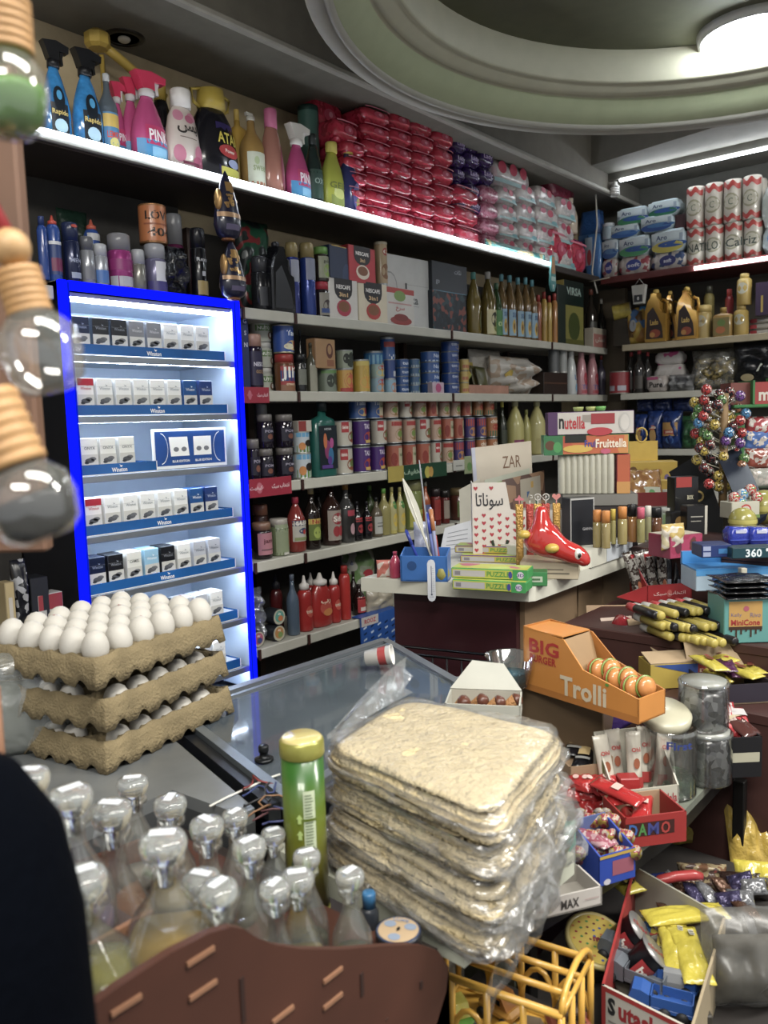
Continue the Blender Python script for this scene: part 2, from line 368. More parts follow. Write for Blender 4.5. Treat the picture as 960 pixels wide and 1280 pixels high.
# right (back) shelves
def rshelf(x0,x1,z,label,col=edgem,thick=.03):
    t = thing('wall_shelf',((x0+x1)/2,5.08,z),0,label,'shelf')
    w = (x1-x0)/2
    MB().box(-w,w,-.165,.27,-thick,0,shelfm if col is edgem else col,.003).build('board',t)
    MB().box(-w,w,-.18,-.165,-thick-.006,.003,col,.003).build('price_rail',t)
    return t
redm = M('#5b2320',.5,var=.15)
t = rshelf(-2.28,.6,2.59,'dark red top shelf under the toilet paper packs',redm)
a = on_y(868,338,4.89)
MB().tube([(a.x+.84,-.189,-.02),(.6+.84,-.189,-.02)],.010,EM('#f1f7ff',LED_E),8).build('light_strip',t)
rshelf(-2.14,.6,Z2,'cream shelf carrying the golden oil jugs',M('#a89c7f',.5,var=.1))
rshelf(-2.15,.6,Z3-.0,'white shelf carrying the bagged golden sweets')
rshelf(-2.15,.6,Z4,'white shelf carrying blue pasta bags')
rshelf(-2.15,.6,Z5-.1,'white shelf low behind the lollipop tree')
t = thing('shelf_backing',(-.85,5.345,0),0,'dark backing panel behind the back wall shelves','panel')
MB().box(-1.3,1.5,0,.014,.3,2.55,M('#47433b',.75,var=.2,vscale=4)).build('backing_panel',t)
t = thing('corner_post',(-2.34,5.15,0),0,'brown corner board between the two shelf runs','post')
MB().box(-.06,.12,-.02,.02,0,2.55,M('#5f5340',.7)).build('board',t)
# light tube under the niche top,its holder and the spiral bulb
a,b = on_y(775,215,4.88),on_y(960,174,4.88)
t = thing('tube_light',(a.x,4.88,3.145),0,'long thin white light tube over the toilet paper packs','light')
MB().tube([(0,0,0),(b.x-a.x+.8,0,0)],.009,EM('#f1f7ff',LED_E),8).build('tube',t)
MB().box(-.13,b.x-a.x+.8,.0,.02,.01,.055,M('#77756c',.5,metal=.4),.003).build('holder',t)
p = on_y(768,229,4.88)
t = thing('spiral_bulb',(p.x,4.89,3.145),0,'small unlit spiral bulb hanging at the light tube end','light bulb')
MB().tube([(.022*cos(k*.5),.022*sin(k*.5),-.03-.0011*k) for k in range(46)],.0065,M('#d9d9d6',.3),8).build('spiral',t)
MB().lathe([(.015,-.03),(.02,-.02),(.014,-.012),(.014,0)],M('#a9a8a2',.4),14).build('socket',t)
p = on_y(744,232,4.87); q = on_y(740,330,4.87)
c = MB().tube([(p.x,4.87,3.2),(p.x,4.87,p.z),(p.x+.01,4.875,(p.z+q.z)/2),(q.x,4.87,q.z-.05),(q.x+.03,4.88,2.50)],.005,M('#b7b4a8',.5),6).build('cable')
tag(c,'pale cable hanging from the light tube to the red shelf','cable')
c = MB().tube([on_y(x,y,4.86) for x,y in ((697,333),(715,345),(738,352),(762,347))],.004,M('#8c8674',.5),6).build('cable')
tag(c,'thin cable sagging under the end of the red shelf','cable')
# ------------------------------------------------------------ lit cigarette cabinet
CY0,CY1,CX = 1.295,1.972,-2.28
t = thing('cigarette_cabinet',(-2.46,(CY0+CY1)/2,.0),radians(90),'glowing blue framed display cabinet full of cigarette packs','display cabinet')
W = CY1-CY0; w = W/2; yf = -(CX+2.46); D = .36
sidem = M('#15161c',.4); inner = M('#b9cbe0',.35,var=.03); blue = EM('#0a14ff',BLUE_E); blue2 = EM('#0c22e8',BLUE_E*.45)
MB().box(-w,-w+.012,yf+.012,yf+D,.0,2.19,sidem).box(w-.012,w,yf+.012,yf+D,.0,2.19,sidem).box(-w,w,yf+.012,yf+D,2.165,2.19,sidem).box(-w,w,yf+.012,yf+D,0,.77,sidem).box(-w,w,yf+D-.01,yf+D,0,2.19,sidem).build('case',t)
MB().box(-w+.014,-w+.018,yf+.02,yf+D-.012,.78,2.163,inner).box(w-.018,w-.014,yf+.02,yf+D-.012,.78,2.163,inner).box(-w+.014,w-.014,yf+D-.016,yf+D-.011,.78,2.163,inner).build('lining',t)
fr = MB()
for x0,x1 in ((-w-.004,-w+.026),(w-.026,w+.004)): fr.box(x0,x1,yf,yf+.016,.775,2.192,blue,.004); fr.box((x0 if x0 > 0 else x1-.004),(x0+.004 if x0 > 0 else x1),yf-.004,yf,.785,2.185,blue2)
fr.box(-w+.026,w-.026,yf,yf+.016,2.163,2.192,blue,.004).box(-w+.026,w-.026,yf,yf+.016,.775,.80,blue,.004)
fr.build('lit_frame',t)
MB().box(-w-.004,-w+.03,yf-.002,yf,.0,.772,sidem).box(w-.03,w+.004,yf-.002,yf,0,.772,sidem).box(-w+.03,w-.03,yf+.004,yf+.012,.02,.77,M('#1b1e2a',.4)).build('base_panel',t)
MB().box(-w+.02,w-.02,yf+.03,yf+D-.02,2.150,2.162,M('#dfe9f4',.4)).build('light_box',t)
TZ = [1.98,1.795,1.612,1.425,1.24,1.05,.867]
trayblue = M('#0f5fa8',.25,var=.25,vscale=5,coat=.3); white = M('#f2f3f0',.4,var=0); steel = M('#9aa3ad',.3,metal=.7)
def eagle(mb,S,cx,cz,s,k,m):
    mb.poly(S,[(cx-.5*s,cz+.1*s),(cx-.1*s,cz+.12*s),(cx-.55*s,cz+.75*s),(cx+.05*s,cz+.3*s),(cx+.5*s,cz+.35*s),(cx+.35*s,cz+.1*s),(cx+.1*s,cz-.1*s)],k,m)
for i,z in enumerate(TZ):
    s = MB().box(-w+.02,w-.02,yf+.03,yf+D-.02,z-.014,z-.002,steel,.002).box(-w+.02,w-.02,yf+.018,yf+.03,z-.022,z-.0,steel,.002).build('shelf',t)
    MB().box(-w+.03,w-.03,yf+.035,yf+.047,z-.022,z-.015,EM('#dbeaff',CAB_E)).build('light_strip',s)
    x1 = w-.05 if i != 2 else w-.36
    x0 = -w+.035
    tr = MB().box(x0,x1,yf+.032,yf+.036,z,z+.033,trayblue).box(x0,x0+.003,yf+.036,yf+.16,z,z+.033,trayblue).box(x1-.003,x1,yf+.036,yf+.16,z,z+.033,trayblue).box(x0+.003,x1-.003,yf+.036,yf+.2,z+.024,z+.028,M('#c4ccd6',.4))
    S = flat(yf+.032)
    tr.text(S,'Winston',(x0+x1)/2,z+.013,.055,.014,1,white,.02); eagle(tr,S,(x0+x1)/2+.006,z+.022,.011,1,white)
    tr.patch(S,x0,x1,z,z+.0022,1,white,1,1); tr.patch(S,x1-.003,x1,z,z+.033,1,white,1,1)
    tr.build('tray',t)
MB().box(-w+.02,w-.02,yf+.035,yf+.05,2.138,2.150,EM('#dbeaff',CAB_E*1.6)).build('light_strip',t)
# packs
LX = -(CY0+CY1)/2
PACK = {}
def pack_mesh(style):
    if style in PACK: return PACK[style]
    top,low,txt,tcol,band = style
    mb = MB(); a,h,d = .0275,.087,.022
    mb.box(-a,a,-d/2,d/2,0,h,M(top,.3,coat=.4,var=.04),.0012)
    S = flat(-d/2)
    mb.patch(S,-a,a,0,h*.42,1,M(low,.4,var=.1),1,1)
    mb.disc(S,-.002,h*.2,.016,h*.085,2,M('#55585c',.5)); mb.disc(S,.008,h*.26,.012,h*.07,2,M('#6e7074',.5)); mb.disc(S,-.012,h*.13,.008,h*.05,2,M('#3f4145',.5))
    if band: mb.patch(S,-a,a,h*.74,h*.99,1,M(band,.35),1,1)
    mb.text(S,txt,0,h*.64,.036,.009,2,M(tcol,.4,var=0),.01)
    if txt == 'Winston': eagle(mb,S,.006,h*.73,.008,2,M(tcol,.4,var=0))
    mb.patch(S,-a,a,h*.70,h*.706,2,M('#8c8f94',.5),1,1)
    me = mb.build('tmp'); PACK[style] = me.data; bpy.data.objects.remove(me); return PACK[style]
LOW = '#c9c9c2'
ST = {'navy': ('#15223f',LOW,'Winston','#8d9ab5',None),'black': ('#1b1d22',LOW,'Winston','#8a8f98',None),'grey': ('#7d7f84',LOW,'Winston','#c8c9cc',None),
      'white': ('#e9ebe8',LOW,'Winston','#8f979c',None),'red and white': ('#e9e6e2',LOW,'Winston','#b8434c','#b3142f'),'blue': ('#14508f',LOW,'Winston','#e8eef5',None),
      'dark blue': ('#1b3a78',LOW,'Winston','#b6c3dd',None),'white ring': ('#e6e7df',LOW,'ONYX','#5a6066',None),'cream': ('#dfe0d8',LOW,'CAMEL','#4b4d4c',None),
      'light blue': ('#8fc1de',LOW,'Winston','#f0f4f6',None),'silver': ('#b9bec8',LOW,'Winston','#6b7380',None)}
rows = [(0,['navy','black','black','grey','grey','white','white','white'],2.0),
        (1,['red and white','white','white','white','white','white','blue','dark blue'],1.815),
        (2,['white ring','white ring','white ring'],1.632),
        (3,['red and white','white','white','white','white','white','blue','dark blue'],1.445),
        (4,['navy','black','cream','light blue','black','white','silver','silver'],1.26),
        (5,['white','white','white','white','black','silver','silver','white'],1.07),
        (6,['white','white','white','silver','white','white','silver','white'],.887)]
RN = ['top','second','third','fourth','fifth','sixth','lowest']
def put_pack(style,x,dy,z,label,group,rz=0):
    o = bpy.data.objects.new('cigarette_pack',pack_mesh(ST[style])); COL.objects.link(o)
    # local x -> world y on this wall
    o.location = (CX-dy,(CY0+CY1)/2+x,z); o.rotation_euler = (0,0,radians(90)+rz)
    tag(o,label,'cigarette pack',group)
for r,styles,z in rows:
    z = TZ[r]+.0285
    for i,s in enumerate(styles):
        if r >= 5 and i < 3 and r == 6: continue
        x = -w+.082+i*.0655+rnd.uniform(-.002,.002)
        colr = {'white ring': 'white','cream': 'cream','silver': 'silver'}.get(s,s)
        lift = .012 if r < 5 else .012
        put_pack(s,x,.052,z,f'{colr} cigarette pack, {nth(i, len(styles))} in the {RN[r]} row of the lit cabinet','cigarette packs in the lit cabinet',rnd.uniform(-.03,.03))
        if r >= 3 and r < 6:
            for q in (1,2): put_pack(s,x+.002*q,.052+.024*q,z+(.001),f'{colr} cigarette pack {"directly" if q == 1 else "two places"} behind the {nth(i, len(styles))} of the {RN[r]} cabinet row','cigarette packs in the lit cabinet',0)
# promotional board on the third shelf
c = (CY0+CY1)/2; bw = .155
t = thing('promotional_card',(CX-.05,c+.13,TZ[2]),radians(90),'white framed blue card with two pack pictures on the third cabinet shelf','card')
S = flat(-.004)
MB().box(-bw,bw,-.004,.004,.0,.135,M('#e9eef2',.4,var=0),.002).patch(S,-bw+.009,bw-.009,.012,.127,1,M('#1d4f9a',.3,var=.2),1,1).build('board',t)
mb = MB()
for cx,sk in ((-.045,.006),(.05,0)):
    mb.poly(S,[(cx-.04,.043),(cx+.036,.043),(cx+.036-sk,.108),(cx-.04-sk,.108)],2,white)
    for q in (-.016,.016): mb.disc(S,cx+q-.002,.066,.011,.008,3,M('#777a80',.5))
mb.build('pack_picture',t)
mb = MB()
for cx in (-.045,.05): mb.text(S,'BLUE EDITION',cx,.026,.07,.008,2,white,.02)
for k in (0,1):
    sg = 1 if k else -1
    mb.add([S(sg*(bw-.03)+sg*.028*cos(a*.3)*-1,.07+.05*sin(a*.3),2) for a in range(-5,6)]+[S(sg*(bw-.03)+sg*.0295*cos(a*.3)*-1,.07+.053*sin(a*.3),2) for a in range(-5,6)],[(i,i+1,12+i,11+i) for i in range(10)],white)
mb.build('caption',t)
MB().prism([(-.03,0),(.03,0),(0,.09)],.004,.012,M('#aab3ba',.5),'y').build('easel_back',t)
# ------------------------------------------------------------ goods on the wall shelves
LXF,RYF = -2.335,4.93
def place(wall,px0,px1,ptop,z,back=0.0,rnd_=True):
    xc = (px0+px1)/2; F = (LXF-back) if wall == 'L' else (RYF+back); on = on_x if wall == 'L' else on_y
    c = on(xc,ptop,F); h = c.z-z; ym = ptop+.5*h*FPX/depth(c)
    a,b = on(px0,ym,F),on(px1,ym,F); c = on(xc,ym,F)
    span = abs(b.y-a.y) if wall == 'L' else abs(b.x-a.x)
    d = ray(xc,ym); d.z = 0; d.normalize(); cs = abs(d.x) if wall == 'L' else abs(d.y)
    dr = rnd_ if isinstance(rnd_,float) else 1.0; w = 1.04*span*cs/sqrt(cs*cs+dr*dr*(1-cs*cs)) if rnd_ else span
    if rnd_: c = on(xc,ym,F-w/2*dr if wall == 'L' else F+w/2*dr)
    return Vector((c.x,c.y,z)),w,h,(radians(90) if wall == 'L' else 0.0)
def art(mb,S,hw,z0,h,items,k0=1):
    for k,a in enumerate(items):
        K = k0+k*.5; c = a[-1] if not isinstance(a[-1],float) or a[0] != 't' else a[-2]
        m = c if not isinstance(c,str) else M(c,.4,var=0 if a[0] == 't' else .08)
        if a[0] == 'r': mb.patch(S,a[1]*hw,a[3]*hw,z0+a[2]*h,z0+a[4]*h,K,m,6,1)
        elif a[0] == 'e': mb.disc(S,a[1]*hw,z0+a[2]*h,a[3]*hw,a[4]*h,K,m,14)
        elif a[0] == 't': mb.text(S,a[1],a[2]*hw,z0+a[3]*h,a[4]*hw*2,a[5]*h,K,m,.025)
PROF = {
 'pet': ([(.85,0),(1,.03),(.97,.2),(1,.35),(1,.55),(.9,.63),(.5,.80),(.3,.86),(.3,.90)],.36,.89),
 'wine': ([(.93,0),(1,.02),(1,.55),(.88,.63),(.45,.74),(.33,.80),(.3,.92)],.35,.90),
 'soft': ([(.88,0),(1,.04),(.98,.30),(.86,.52),(.74,.66),(.55,.76),(.46,.80)],.48,.78),
 'duck': ([(.88,0),(1,.05),(1,.45),(.82,.62),(.55,.76),(.40,.86)],.42,.85),
 'square': ([(.97,0),(1,.02),(1,.70),(.88,.76),(.32,.81),(.28,.88)],.33,.87),
 'spray': ([(.9,0),(1,.03),(1,.30),(.85,.45),(.55,.62),(.36,.70),(.34,.74)],.40,.73),
 'ketchup': ([(.9,0),(1,.04),(1,.22),(.86,.42),(.95,.58),(.84,.70),(.5,.76)],.62,.75),
 'jar': ([(.95,0),(1,.03),(1,.74),(.88,.80)],.93,.79),
 'vial': ([(.97,0),(1,.02),(1,.66),(.8,.69)],.92,.68),
 'tallround': ([(.95,0),(1,.02),(1,.78),(.8,.84),(.5,.87)],.6,.86)}
def k_bottle(t,w,h,shape='pet',body='#888888',cap='#222222',lab=None,items=(),dr=1.0,n=2.0,gloss=.22,trans=0.0,capk='screw',fill=None,body2=None,seg=18):
    pr,cr,cz = PROF[shape]; R = w/2
    prof = [(r*R,z*h) for r,z in pr]
    bm = M(body,gloss,trans=trans,coat=.3,var=.05) if isinstance(body,str) else body
    mb = MB().lathe(prof,bm,seg,sy=dr,n=n,cap=True)
    b = mb.build('bottle_body',t)
    if lab:
        z0,z1,col = lab[:3]; hw = R*(lab[3] if len(lab) > 3 else 1.1)
        Rf = interp(prof); S = cyl(Rf,dr) if n == 2 else (lambda x,z,k: (x,-Rf(z)*dr-.0006-EPS*k,z))
        if n != 2: hw = min(hw,R*.82)
        m2 = MB()
        if col: m2.patch(S,-hw,hw,z0*h,z1*h,0,M(col,.4,var=.08) if isinstance(col,str) else col,10,6)
        art(m2,S,hw,z0*h,(z1-z0)*h,items); m2.build('label',t)
    cm = M(cap,.35,var=.04); r = cr*R; c0 = cz*h
    if capk == 'screw': MB().lathe([(r,c0),(r,h*.985),(r*.9,h),(0,h)],cm,16).build('cap',t)
    elif capk == 'dome': MB().lathe([(r,c0),(r*1.02,c0+(h-c0)*.6),(r*.7,h*.985),(0,h)],cm,16).build('cap',t)
    elif capk == 'nozzle': MB().lathe([(r,c0),(r,c0+(h-c0)*.35),(r*.45,c0+(h-c0)*.5),(r*.18,h),(0,h)],cm,16).build('nozzle',t)
    elif capk == 'handles':
        MB().lathe([(r,c0),(r*1.05,c0+(h-c0)*.3),(r*.95,h*.99),(0,h)],cm,16).build('cap',t)
        for s in (-1,1): MB().tube([(s*r*.9,0,h*.985),(s*r*1.7,0,h*.95),(s*r*1.5,0,c0+(h-c0)*.2),(s*r*.9,0,c0)],r*.13,cm,6).build('handle',t)
    elif capk == 'trigger':
        q = R*1.0
        body2 = M(body2 or cap,.35,var=.04); z = c0
        MB().lathe([(r,z),(r,z+h*.07),(r*.75,z+h*.08)],cm,14).build('collar',t)
        MB().prism([(-q*.35,z+h*.075),(q*.35,z+h*.075),(q*.35,h*.90),(q*1.0,h*.90),(q*1.05,h*.965),(q*.2,h),(-q*.75,h*.975),(-q*.55,h*.90)],-q*.28,q*.28,body2).build('spray_head',t)
        MB().prism([(q*.45,h*.90),(q*.72,h*.90),(q*.62,h*.84),(q*.66,z+h*.045),(q*.5,z+h*.04),(q*.46,h*.83)],-q*.14,q*.14,cm).build('trigger',t)
    elif capk == 'pump':
        MB().lathe([(r,c0),(r,c0+h*.05),(r*.35,c0+h*.06),(r*.35,h*.97)],cm,14).box(-r*1.4,r*.5,-r*.4,r*.4,h*.955,h,cm,.001).build('pump',t)
def k_can(t,w,h,body='#8a8f94',lab='#b03030',items=(),lid='#9a9fa2',cap=None,seg=22,z0=.05,z1=.95,domed=False):
    R = w/2
    MB().lathe([(R*.96,0),(R,h*.012),(R*.975,h*.03),(R*.975,h*.965),(R,h*.985),(R*.96,h)],M(lid,.35,metal=.6),seg).build('can_body',t)
    S = cyl(R*.978); hw = R*1.35
    m2 = MB().patch(S,-R*2.2,R*2.2,h*z0,h*z1,0,M(lab,.35,coat=.2,var=.06) if isinstance(lab,str) else lab,18,1)
    art(m2,S,hw,h*z0,h*(z1-z0),items); m2.build('label',t)
    if cap: MB().lathe([(R*1.01,h*.94),(R*1.015,h*.99),(R*.95,h*1.005),(0,h*1.0)],M(cap,.4),seg).build('plastic_lid',t)
def k_aero(t,w,h,body='#1c2748',cap='#15171c',lab=None,items=(),capf=.28,mid=None):
    R = w/2; c0 = h*(1-capf)
    MB().lathe([(R*.95,0),(R,h*.01),(R,c0-R*.15),(R*.9,c0)],M(body,.25,metal=.35,coat=.3,var=.05),18).build('can_body',t)
    S = cyl(R); m2 = MB()
    if lab: m2.patch(S,-R*1.3,R*1.3,h*.08,c0*.9,0,M(lab,.35,var=.08),10,1)
    art(m2,S,R*1.2,h*.05,c0-h*.05,items)
    if m2.v: m2.build('label',t)
    MB().lathe([(R*.92,c0),(R*.92,h*.97),(R*.8,h),(0,h)],M(cap,.25,var=.03),18).build('cap',t)
def k_box(t,w,h,d=None,front='#cccccc',side=None,items=(),sitems=(),top=None,bev=.002):
    d = d or min(.10,w); side = side or front
    m = lambda c: M(c,.42,var=.07) if isinstance(c,str) else c
    MB().box(-w/2,w/2,0,d,0,h,m(side),bev).build('carton',t)
    S = flat(-.0002); mb = MB().patch(S,-w/2+bev,w/2-bev,bev,h-bev,0,m(front),1,1)
    art(mb,S,w/2,0,h,items); mb.build('front_print',t)
    if sitems:
        mb = MB(); S2 = lambda y,z,k: (-w/2-EPS*k-.0002,-y,z)
        art(mb,S2,d/2,0,h,sitems); mb.T = None
        mb.v = [(x,y+d/2,z) for x,y,z in mb.v]; mb.build('side_print',t)
    if top: MB().patch(flat_top(h),-w/2+bev,w/2-bev,bev,d-bev,1,m(top),1,1).build('top_print',t)
def k_pack(t,w,h,d=None,col='#c01838',items=(),gloss=.15,seal=None,soft=.12,wr=.5,film=True):
    """soft wrapped packet lying or stacked: a puffed block with crimped ends"""
    d = d or w*.6; m = M(col,gloss,coat=.5,bump=.5,bscale=70,var=.12) if isinstance(col,str) else col
    nx,nz = 10,8; mb = MB(); v = []; f = []; sd = rnd.random()*50
    P = []
    for j in range(nz+1):
        for i in range(2*nx+2*6):
            L = 2*nx+12; a = 2*pi*i/L; c,s_ = cos(a),sin(a); q = (abs(c)**7+abs(s_)**7)**(-1/7)
            tt = 2*j/nz-1; e = (1-abs(tt)**4.5)**.5*.93+.07 if abs(tt) < 1 else .07*0+.62
            e = max(e,.80); nn = 1+.03*wr*noise.noise(Vector((c*3+sd,s_*3,tt*3)))
            v.append((c*q*w/2*e*nn,d/2+s_*q*d/2*e*nn,h/2+tt*h/2*(1+.02*noise.noise(Vector((c*2,sd,tt))))))
    L = 2*nx+12
    for j in range(nz):
        for i in range(L): k = (i+1) % L; f.append((j*L+i,j*L+k,(j+1)*L+k,(j+1)*L+i))
    f.append(tuple(range(L-1,-1,-1))); f.append(tuple(nz*L+i for i in range(L)))
    mb.add(v,f,m,True); mb.build('packet',t)
    if items:
        mb = MB(); S = lambda x,z,k: (x,-.0012-.0005*k+.06*d*((x/(w/2))**4),z)
        art(mb,S,w/2*.92,h*.06,h*.88,items); mb.build('print',t)
def k_bag(t,w,h,d=None,col='#202020',items=(),gloss=.25,wr=.5,crimp=.07,film=None,bump=.4):
    d = d or w*.45; m = M(col,gloss,coat=.3,bump=bump,bscale=45,var=.12) if isinstance(col,str) else col
    MB().pillow(w,h,d,m,14,14,crimp,wr,rnd.random()*20,(0,d/2,h/2)).build('bag',t)
    if items:
        mb = MB(); S = lambda x,z,k: (x,d/2-d/2*max(0,(1-abs(2*x/w)**2.6))**.5*max(0,1-abs((2*z/h-1)/(1-crimp))**2.6 if abs(2*z/h-1) < 1-crimp else 0)**.5*1.06-.004-EPS*k,z)
        art(mb,S,w/2*.8,h*.1,h*.8,items); mb.build('print',t)
def k_jug(t,w,h,body='#b98a1d',cap='#c2a23a',lab='#2a1a12',items=(),gloss=.15,handle=None,metal=.5):
    """big oil jug with a moulded side handle"""
    m = M(body,gloss,metal=metal,coat=.4,var=.08); R = w/2
    pts = [(-R*.95,0),(R*.95,0),(R,h*.03),(R,h*.40),(R*.95,h*.52),(R*.55,h*.56),(R*.42,h*.62),(R*.42,h*.74),(R*.3,h*.8),(R*.12,h*.86),(R*.12,h*.93),(-R*.42,h*.93),(-R*.45,h*.86),(-R*.75,h*.78),(-R*.98,h*.62),(-R,h*.03)]
    dd = R*.55; n = len(pts); mb = MB(); v = []; f = []
    for s_,g in ((-1,.82),(-.75,1),(.75,1),(1,.82)):
        for x,z in pts: v.append(((x)*(.93 if abs(s_) == 1 else 1),s_*dd,h*.45+(z-h*.45)*(.96 if abs(s_) == 1 else 1)))
    for l in range(3):
        for i in range(n): k = (i+1) % n; f.append((l*n+i,l*n+k,(l+1)*n+k,(l+1)*n+i))
    mb.add(v,f,m,False); mb.add(v[:n],[tuple(range(n-1,-1,-1))],m); mb.add(v[3*n:],[tuple(range(n))],m); mb.v = [(x,y,max(z,0) if z > h*.02 else 0) for x,y,z in mb.v]
    mb.build('jug_body',t)
    hm = M(handle,.35) if handle else m
    MB().tube([(R*.45,0,h*.80),(R*.85,0,h*.76),(R*.93,0,h*.66),(R*.9,0,h*.5)],R*.14,hm,8).build('handle',t)
    MB().lathe([(R*.26,h*.91),(R*.27,h*.98),(R*.2,h),(0,h)],M(cap,.35),16,o=(-R*.15,0,0)).build('cap',t)
    S = flat(-dd-.0003); m2 = MB().poly(S,[(-R*.85,h*.06),(R*.72,h*.06),(R*.6,h*.3),(R*.2,h*.5),(-R*.2,h*.66),(-R*.7,h*.55)],0,M(lab,.4,var=.15))
    art(m2,S,R*.8,h*.06,h*.5,items); m2.build('label',t)
KIND = dict(bottle=(k_bottle,True),can=(k_can,True),aero=(k_aero,True),box=(k_box,False),pack=(k_pack,False),bag=(k_bag,False),jug=(k_jug,False))
NAME = dict(bottle='bottle',can='food_can',aero='spray_can',box='carton_box',pack='wrapped_pack',bag='bag',jug='oil_jug')
CATN = dict(bottle='bottle',can='can',aero='spray can',box='box',pack='pack',bag='bag',jug='jug')
SRC = {}
def goods(wall,z,group,rows,back=0.0,yaw=0.0):
    for r in rows:
        kind,px0,px1,ptop,label = r[:5]; o = dict(r[5]) if len(r) > 5 else {}
        bk = o.pop('back',back); zb = o.pop('z',z); nm = o.pop('name',NAME[kind]); ct = o.pop('cat',CATN[kind]); rz_ = o.pop('rz',0.0); like = o.pop('like',None); mk = o.pop('mk',None)
        loc,w,h,rz = place(wall,px0,px1,ptop,zb,bk,float(o.get('dr',1.0)) if KIND[kind][1] else False)
        loc.z += .0012
        if kind in ('bag','box','pack'): dm = {'bag': w*.45,'box': min(.1,w),'pack': w*.6}[kind]; o['d'] = min(o.get('d',dm),.235-bk)
        t = thing(nm,loc,rz+rz_+rnd.uniform(-.05,.05),label,ct,group)
        KIND[kind][0](t,w,h,**o)
def stack(kind,wall,px0,px1,ptop,z,n,labelf,group,back=0.0,name=None,cat=None,opts=None,jit=.003):
    """n equal things standing on one another, filling the photograph's height; labelf(i) counts from the top"""
    loc,w,h,rz = place(wall,px0,px1,ptop,z,back,KIND[kind][1]); hh = (h-.002)/n; z += .0015; w *= .955 if kind == 'pack' else .98
    src = None
    for i in range(n):
        p = Vector((loc.x+rnd.uniform(-jit,jit),loc.y+rnd.uniform(-jit,jit),z+hh*i)); lab = labelf(n-1-i)
        t = thing(name or NAME[kind],p,rz+rnd.uniform(-.08,.08),lab,cat or CATN[kind],group)
        if src is None: KIND[kind][0](t,w,hh*(.95 if kind == 'pack' else .985),**(opts or {})); src = t
        else:
            for ch in KIDS[src.name]: c = ch.copy(); COL.objects.link(c); c.parent = t
UPN = ['top','second from top','third from top','fourth from top','fifth from top','sixth from top','seventh from top','eighth from top']
# ------------------------------------------------------------ counters near the camera
def top_prism(pts,z0,z1,mat): return MB().prism(pts,z0,z1,mat,'z')
GZ = 1.2
gA,gB,gC,gD = (-1.33,.93),(-.865,.795),(-.905,1.35),(-1.305,1.553)
t = thing('glass_display_counter',(-1.1,1.15,0),0,'waist high glass topped display counter behind the flatbread stack','display counter')
def loc(p): return (p[0]+1.1,p[1]-1.15)
A,B,Cc,Dd = map(loc,(gA,gB,gC,gD))
alu = M('#8d9399',.32,metal=.75); dkm = M('#23262b',.35,metal=.3); enam = M('#4a3d3d',.5)
def inset(q,k):
    cx = sum(p[0] for p in q)/4; cy = sum(p[1] for p in q)/4
    return [(cx+(x-cx)*k,cy+(y-cy)*k) for x,y in q]
Q = [A,B,Cc,Dd]
MB().prism(Q,0,GZ-.17,enam,'z').build('body',t)
mb = MB(); q1 = Q; q2 = inset(Q,.93)
for i in range(4):
    j = (i+1) % 4; mb.prism([q1[i],q1[j],q2[j],q2[i]],GZ-.17,GZ-.012,dkm,'z')
mb.build('rim',t)
MB().prism(inset(Q,.95),GZ-.169,GZ-.165,M('#31373d',.5,var=.3,vscale=6),'z').build('tray_floor',t)
def bar(mb,p,q,w,z0,z1,m):
    d = Vector((q[0]-p[0],q[1]-p[1])).normalized(); n = Vector((-d.y,d.x))*w/2
    mb.prism([(p[0]-n.x,p[1]-n.y),(q[0]-n.x,q[1]-n.y),(q[0]+n.x,q[1]+n.y),(p[0]+n.x,p[1]+n.y)],z0,z1,m,'z')
mb = MB(); bar(mb,A,Dd,.022,GZ-.012,GZ+.006,alu); bar(mb,(A[0]+.03,A[1]),(Dd[0]+.03,Dd[1]-.02),.010,GZ-.012,GZ+.003,alu); bar(mb,(A[0]+.016,A[1]),(Dd[0]+.016,Dd[1]-.01),.012,GZ-.012,GZ-.002,dkm); mb.build('rail',t)
mb = MB(); bar(mb,Dd,Cc,.02,GZ-.012,GZ+.005,alu); mb.build('rail',t)
mb = MB(); bar(mb,A,B,.018,GZ-.012,GZ+.006,M('#7c868e',.35,metal=.6)); bar(mb,(A[0]-.01,A[1]-.018),(B[0]-.01,B[1]-.018),.02,GZ-.03,GZ-.004,dkm); mb.build('rail',t)
mb = MB(); bar(mb,B,Cc,.02,GZ-.012,GZ+.005,alu); mb.build('rail',t)
pane = M('#5a646c',.07,alpha=.62,coat=.5,var=.25,vscale=5)
MB().prism(inset(Q,.96),GZ-.006,GZ-.001,pane,'z').build('glass_top',t)
p = on_z(330,948,GZ+.004)
k = thing('lock_knob',(p.x,p.y,GZ+.001),0,'small dark round knob standing on the glass counter top near the green tube','knob')
MB().lathe([(.016,0),(.016,.003),(.012,.005),(.007,.006),(.007,.014),(.0085,.015),(.0085,.024),(.006,.026),(0,.026)],M('#202225',.3,metal=.6),20).build('knob_body',k)
# steel topped cabinet under the eggs
t = thing('steel_cabinet',(-1.2,.62,0),0,'steel topped cabinet carrying the stack of egg trays','cabinet')
sq = [(-.42,-.30),(.17,-.33),(.17,.09),(.318,.10),(.318,.125),(-.135,.255),(-.42,.255)]
MB().prism(sq,0,GZ-.02,M('#46484a',.45,metal=.3),'z').build('body',t)
MB().prism(sq,GZ-.02,GZ,M('#84888a',.38,metal=.55,var=.2,vscale=9),'z').build('steel_top',t)
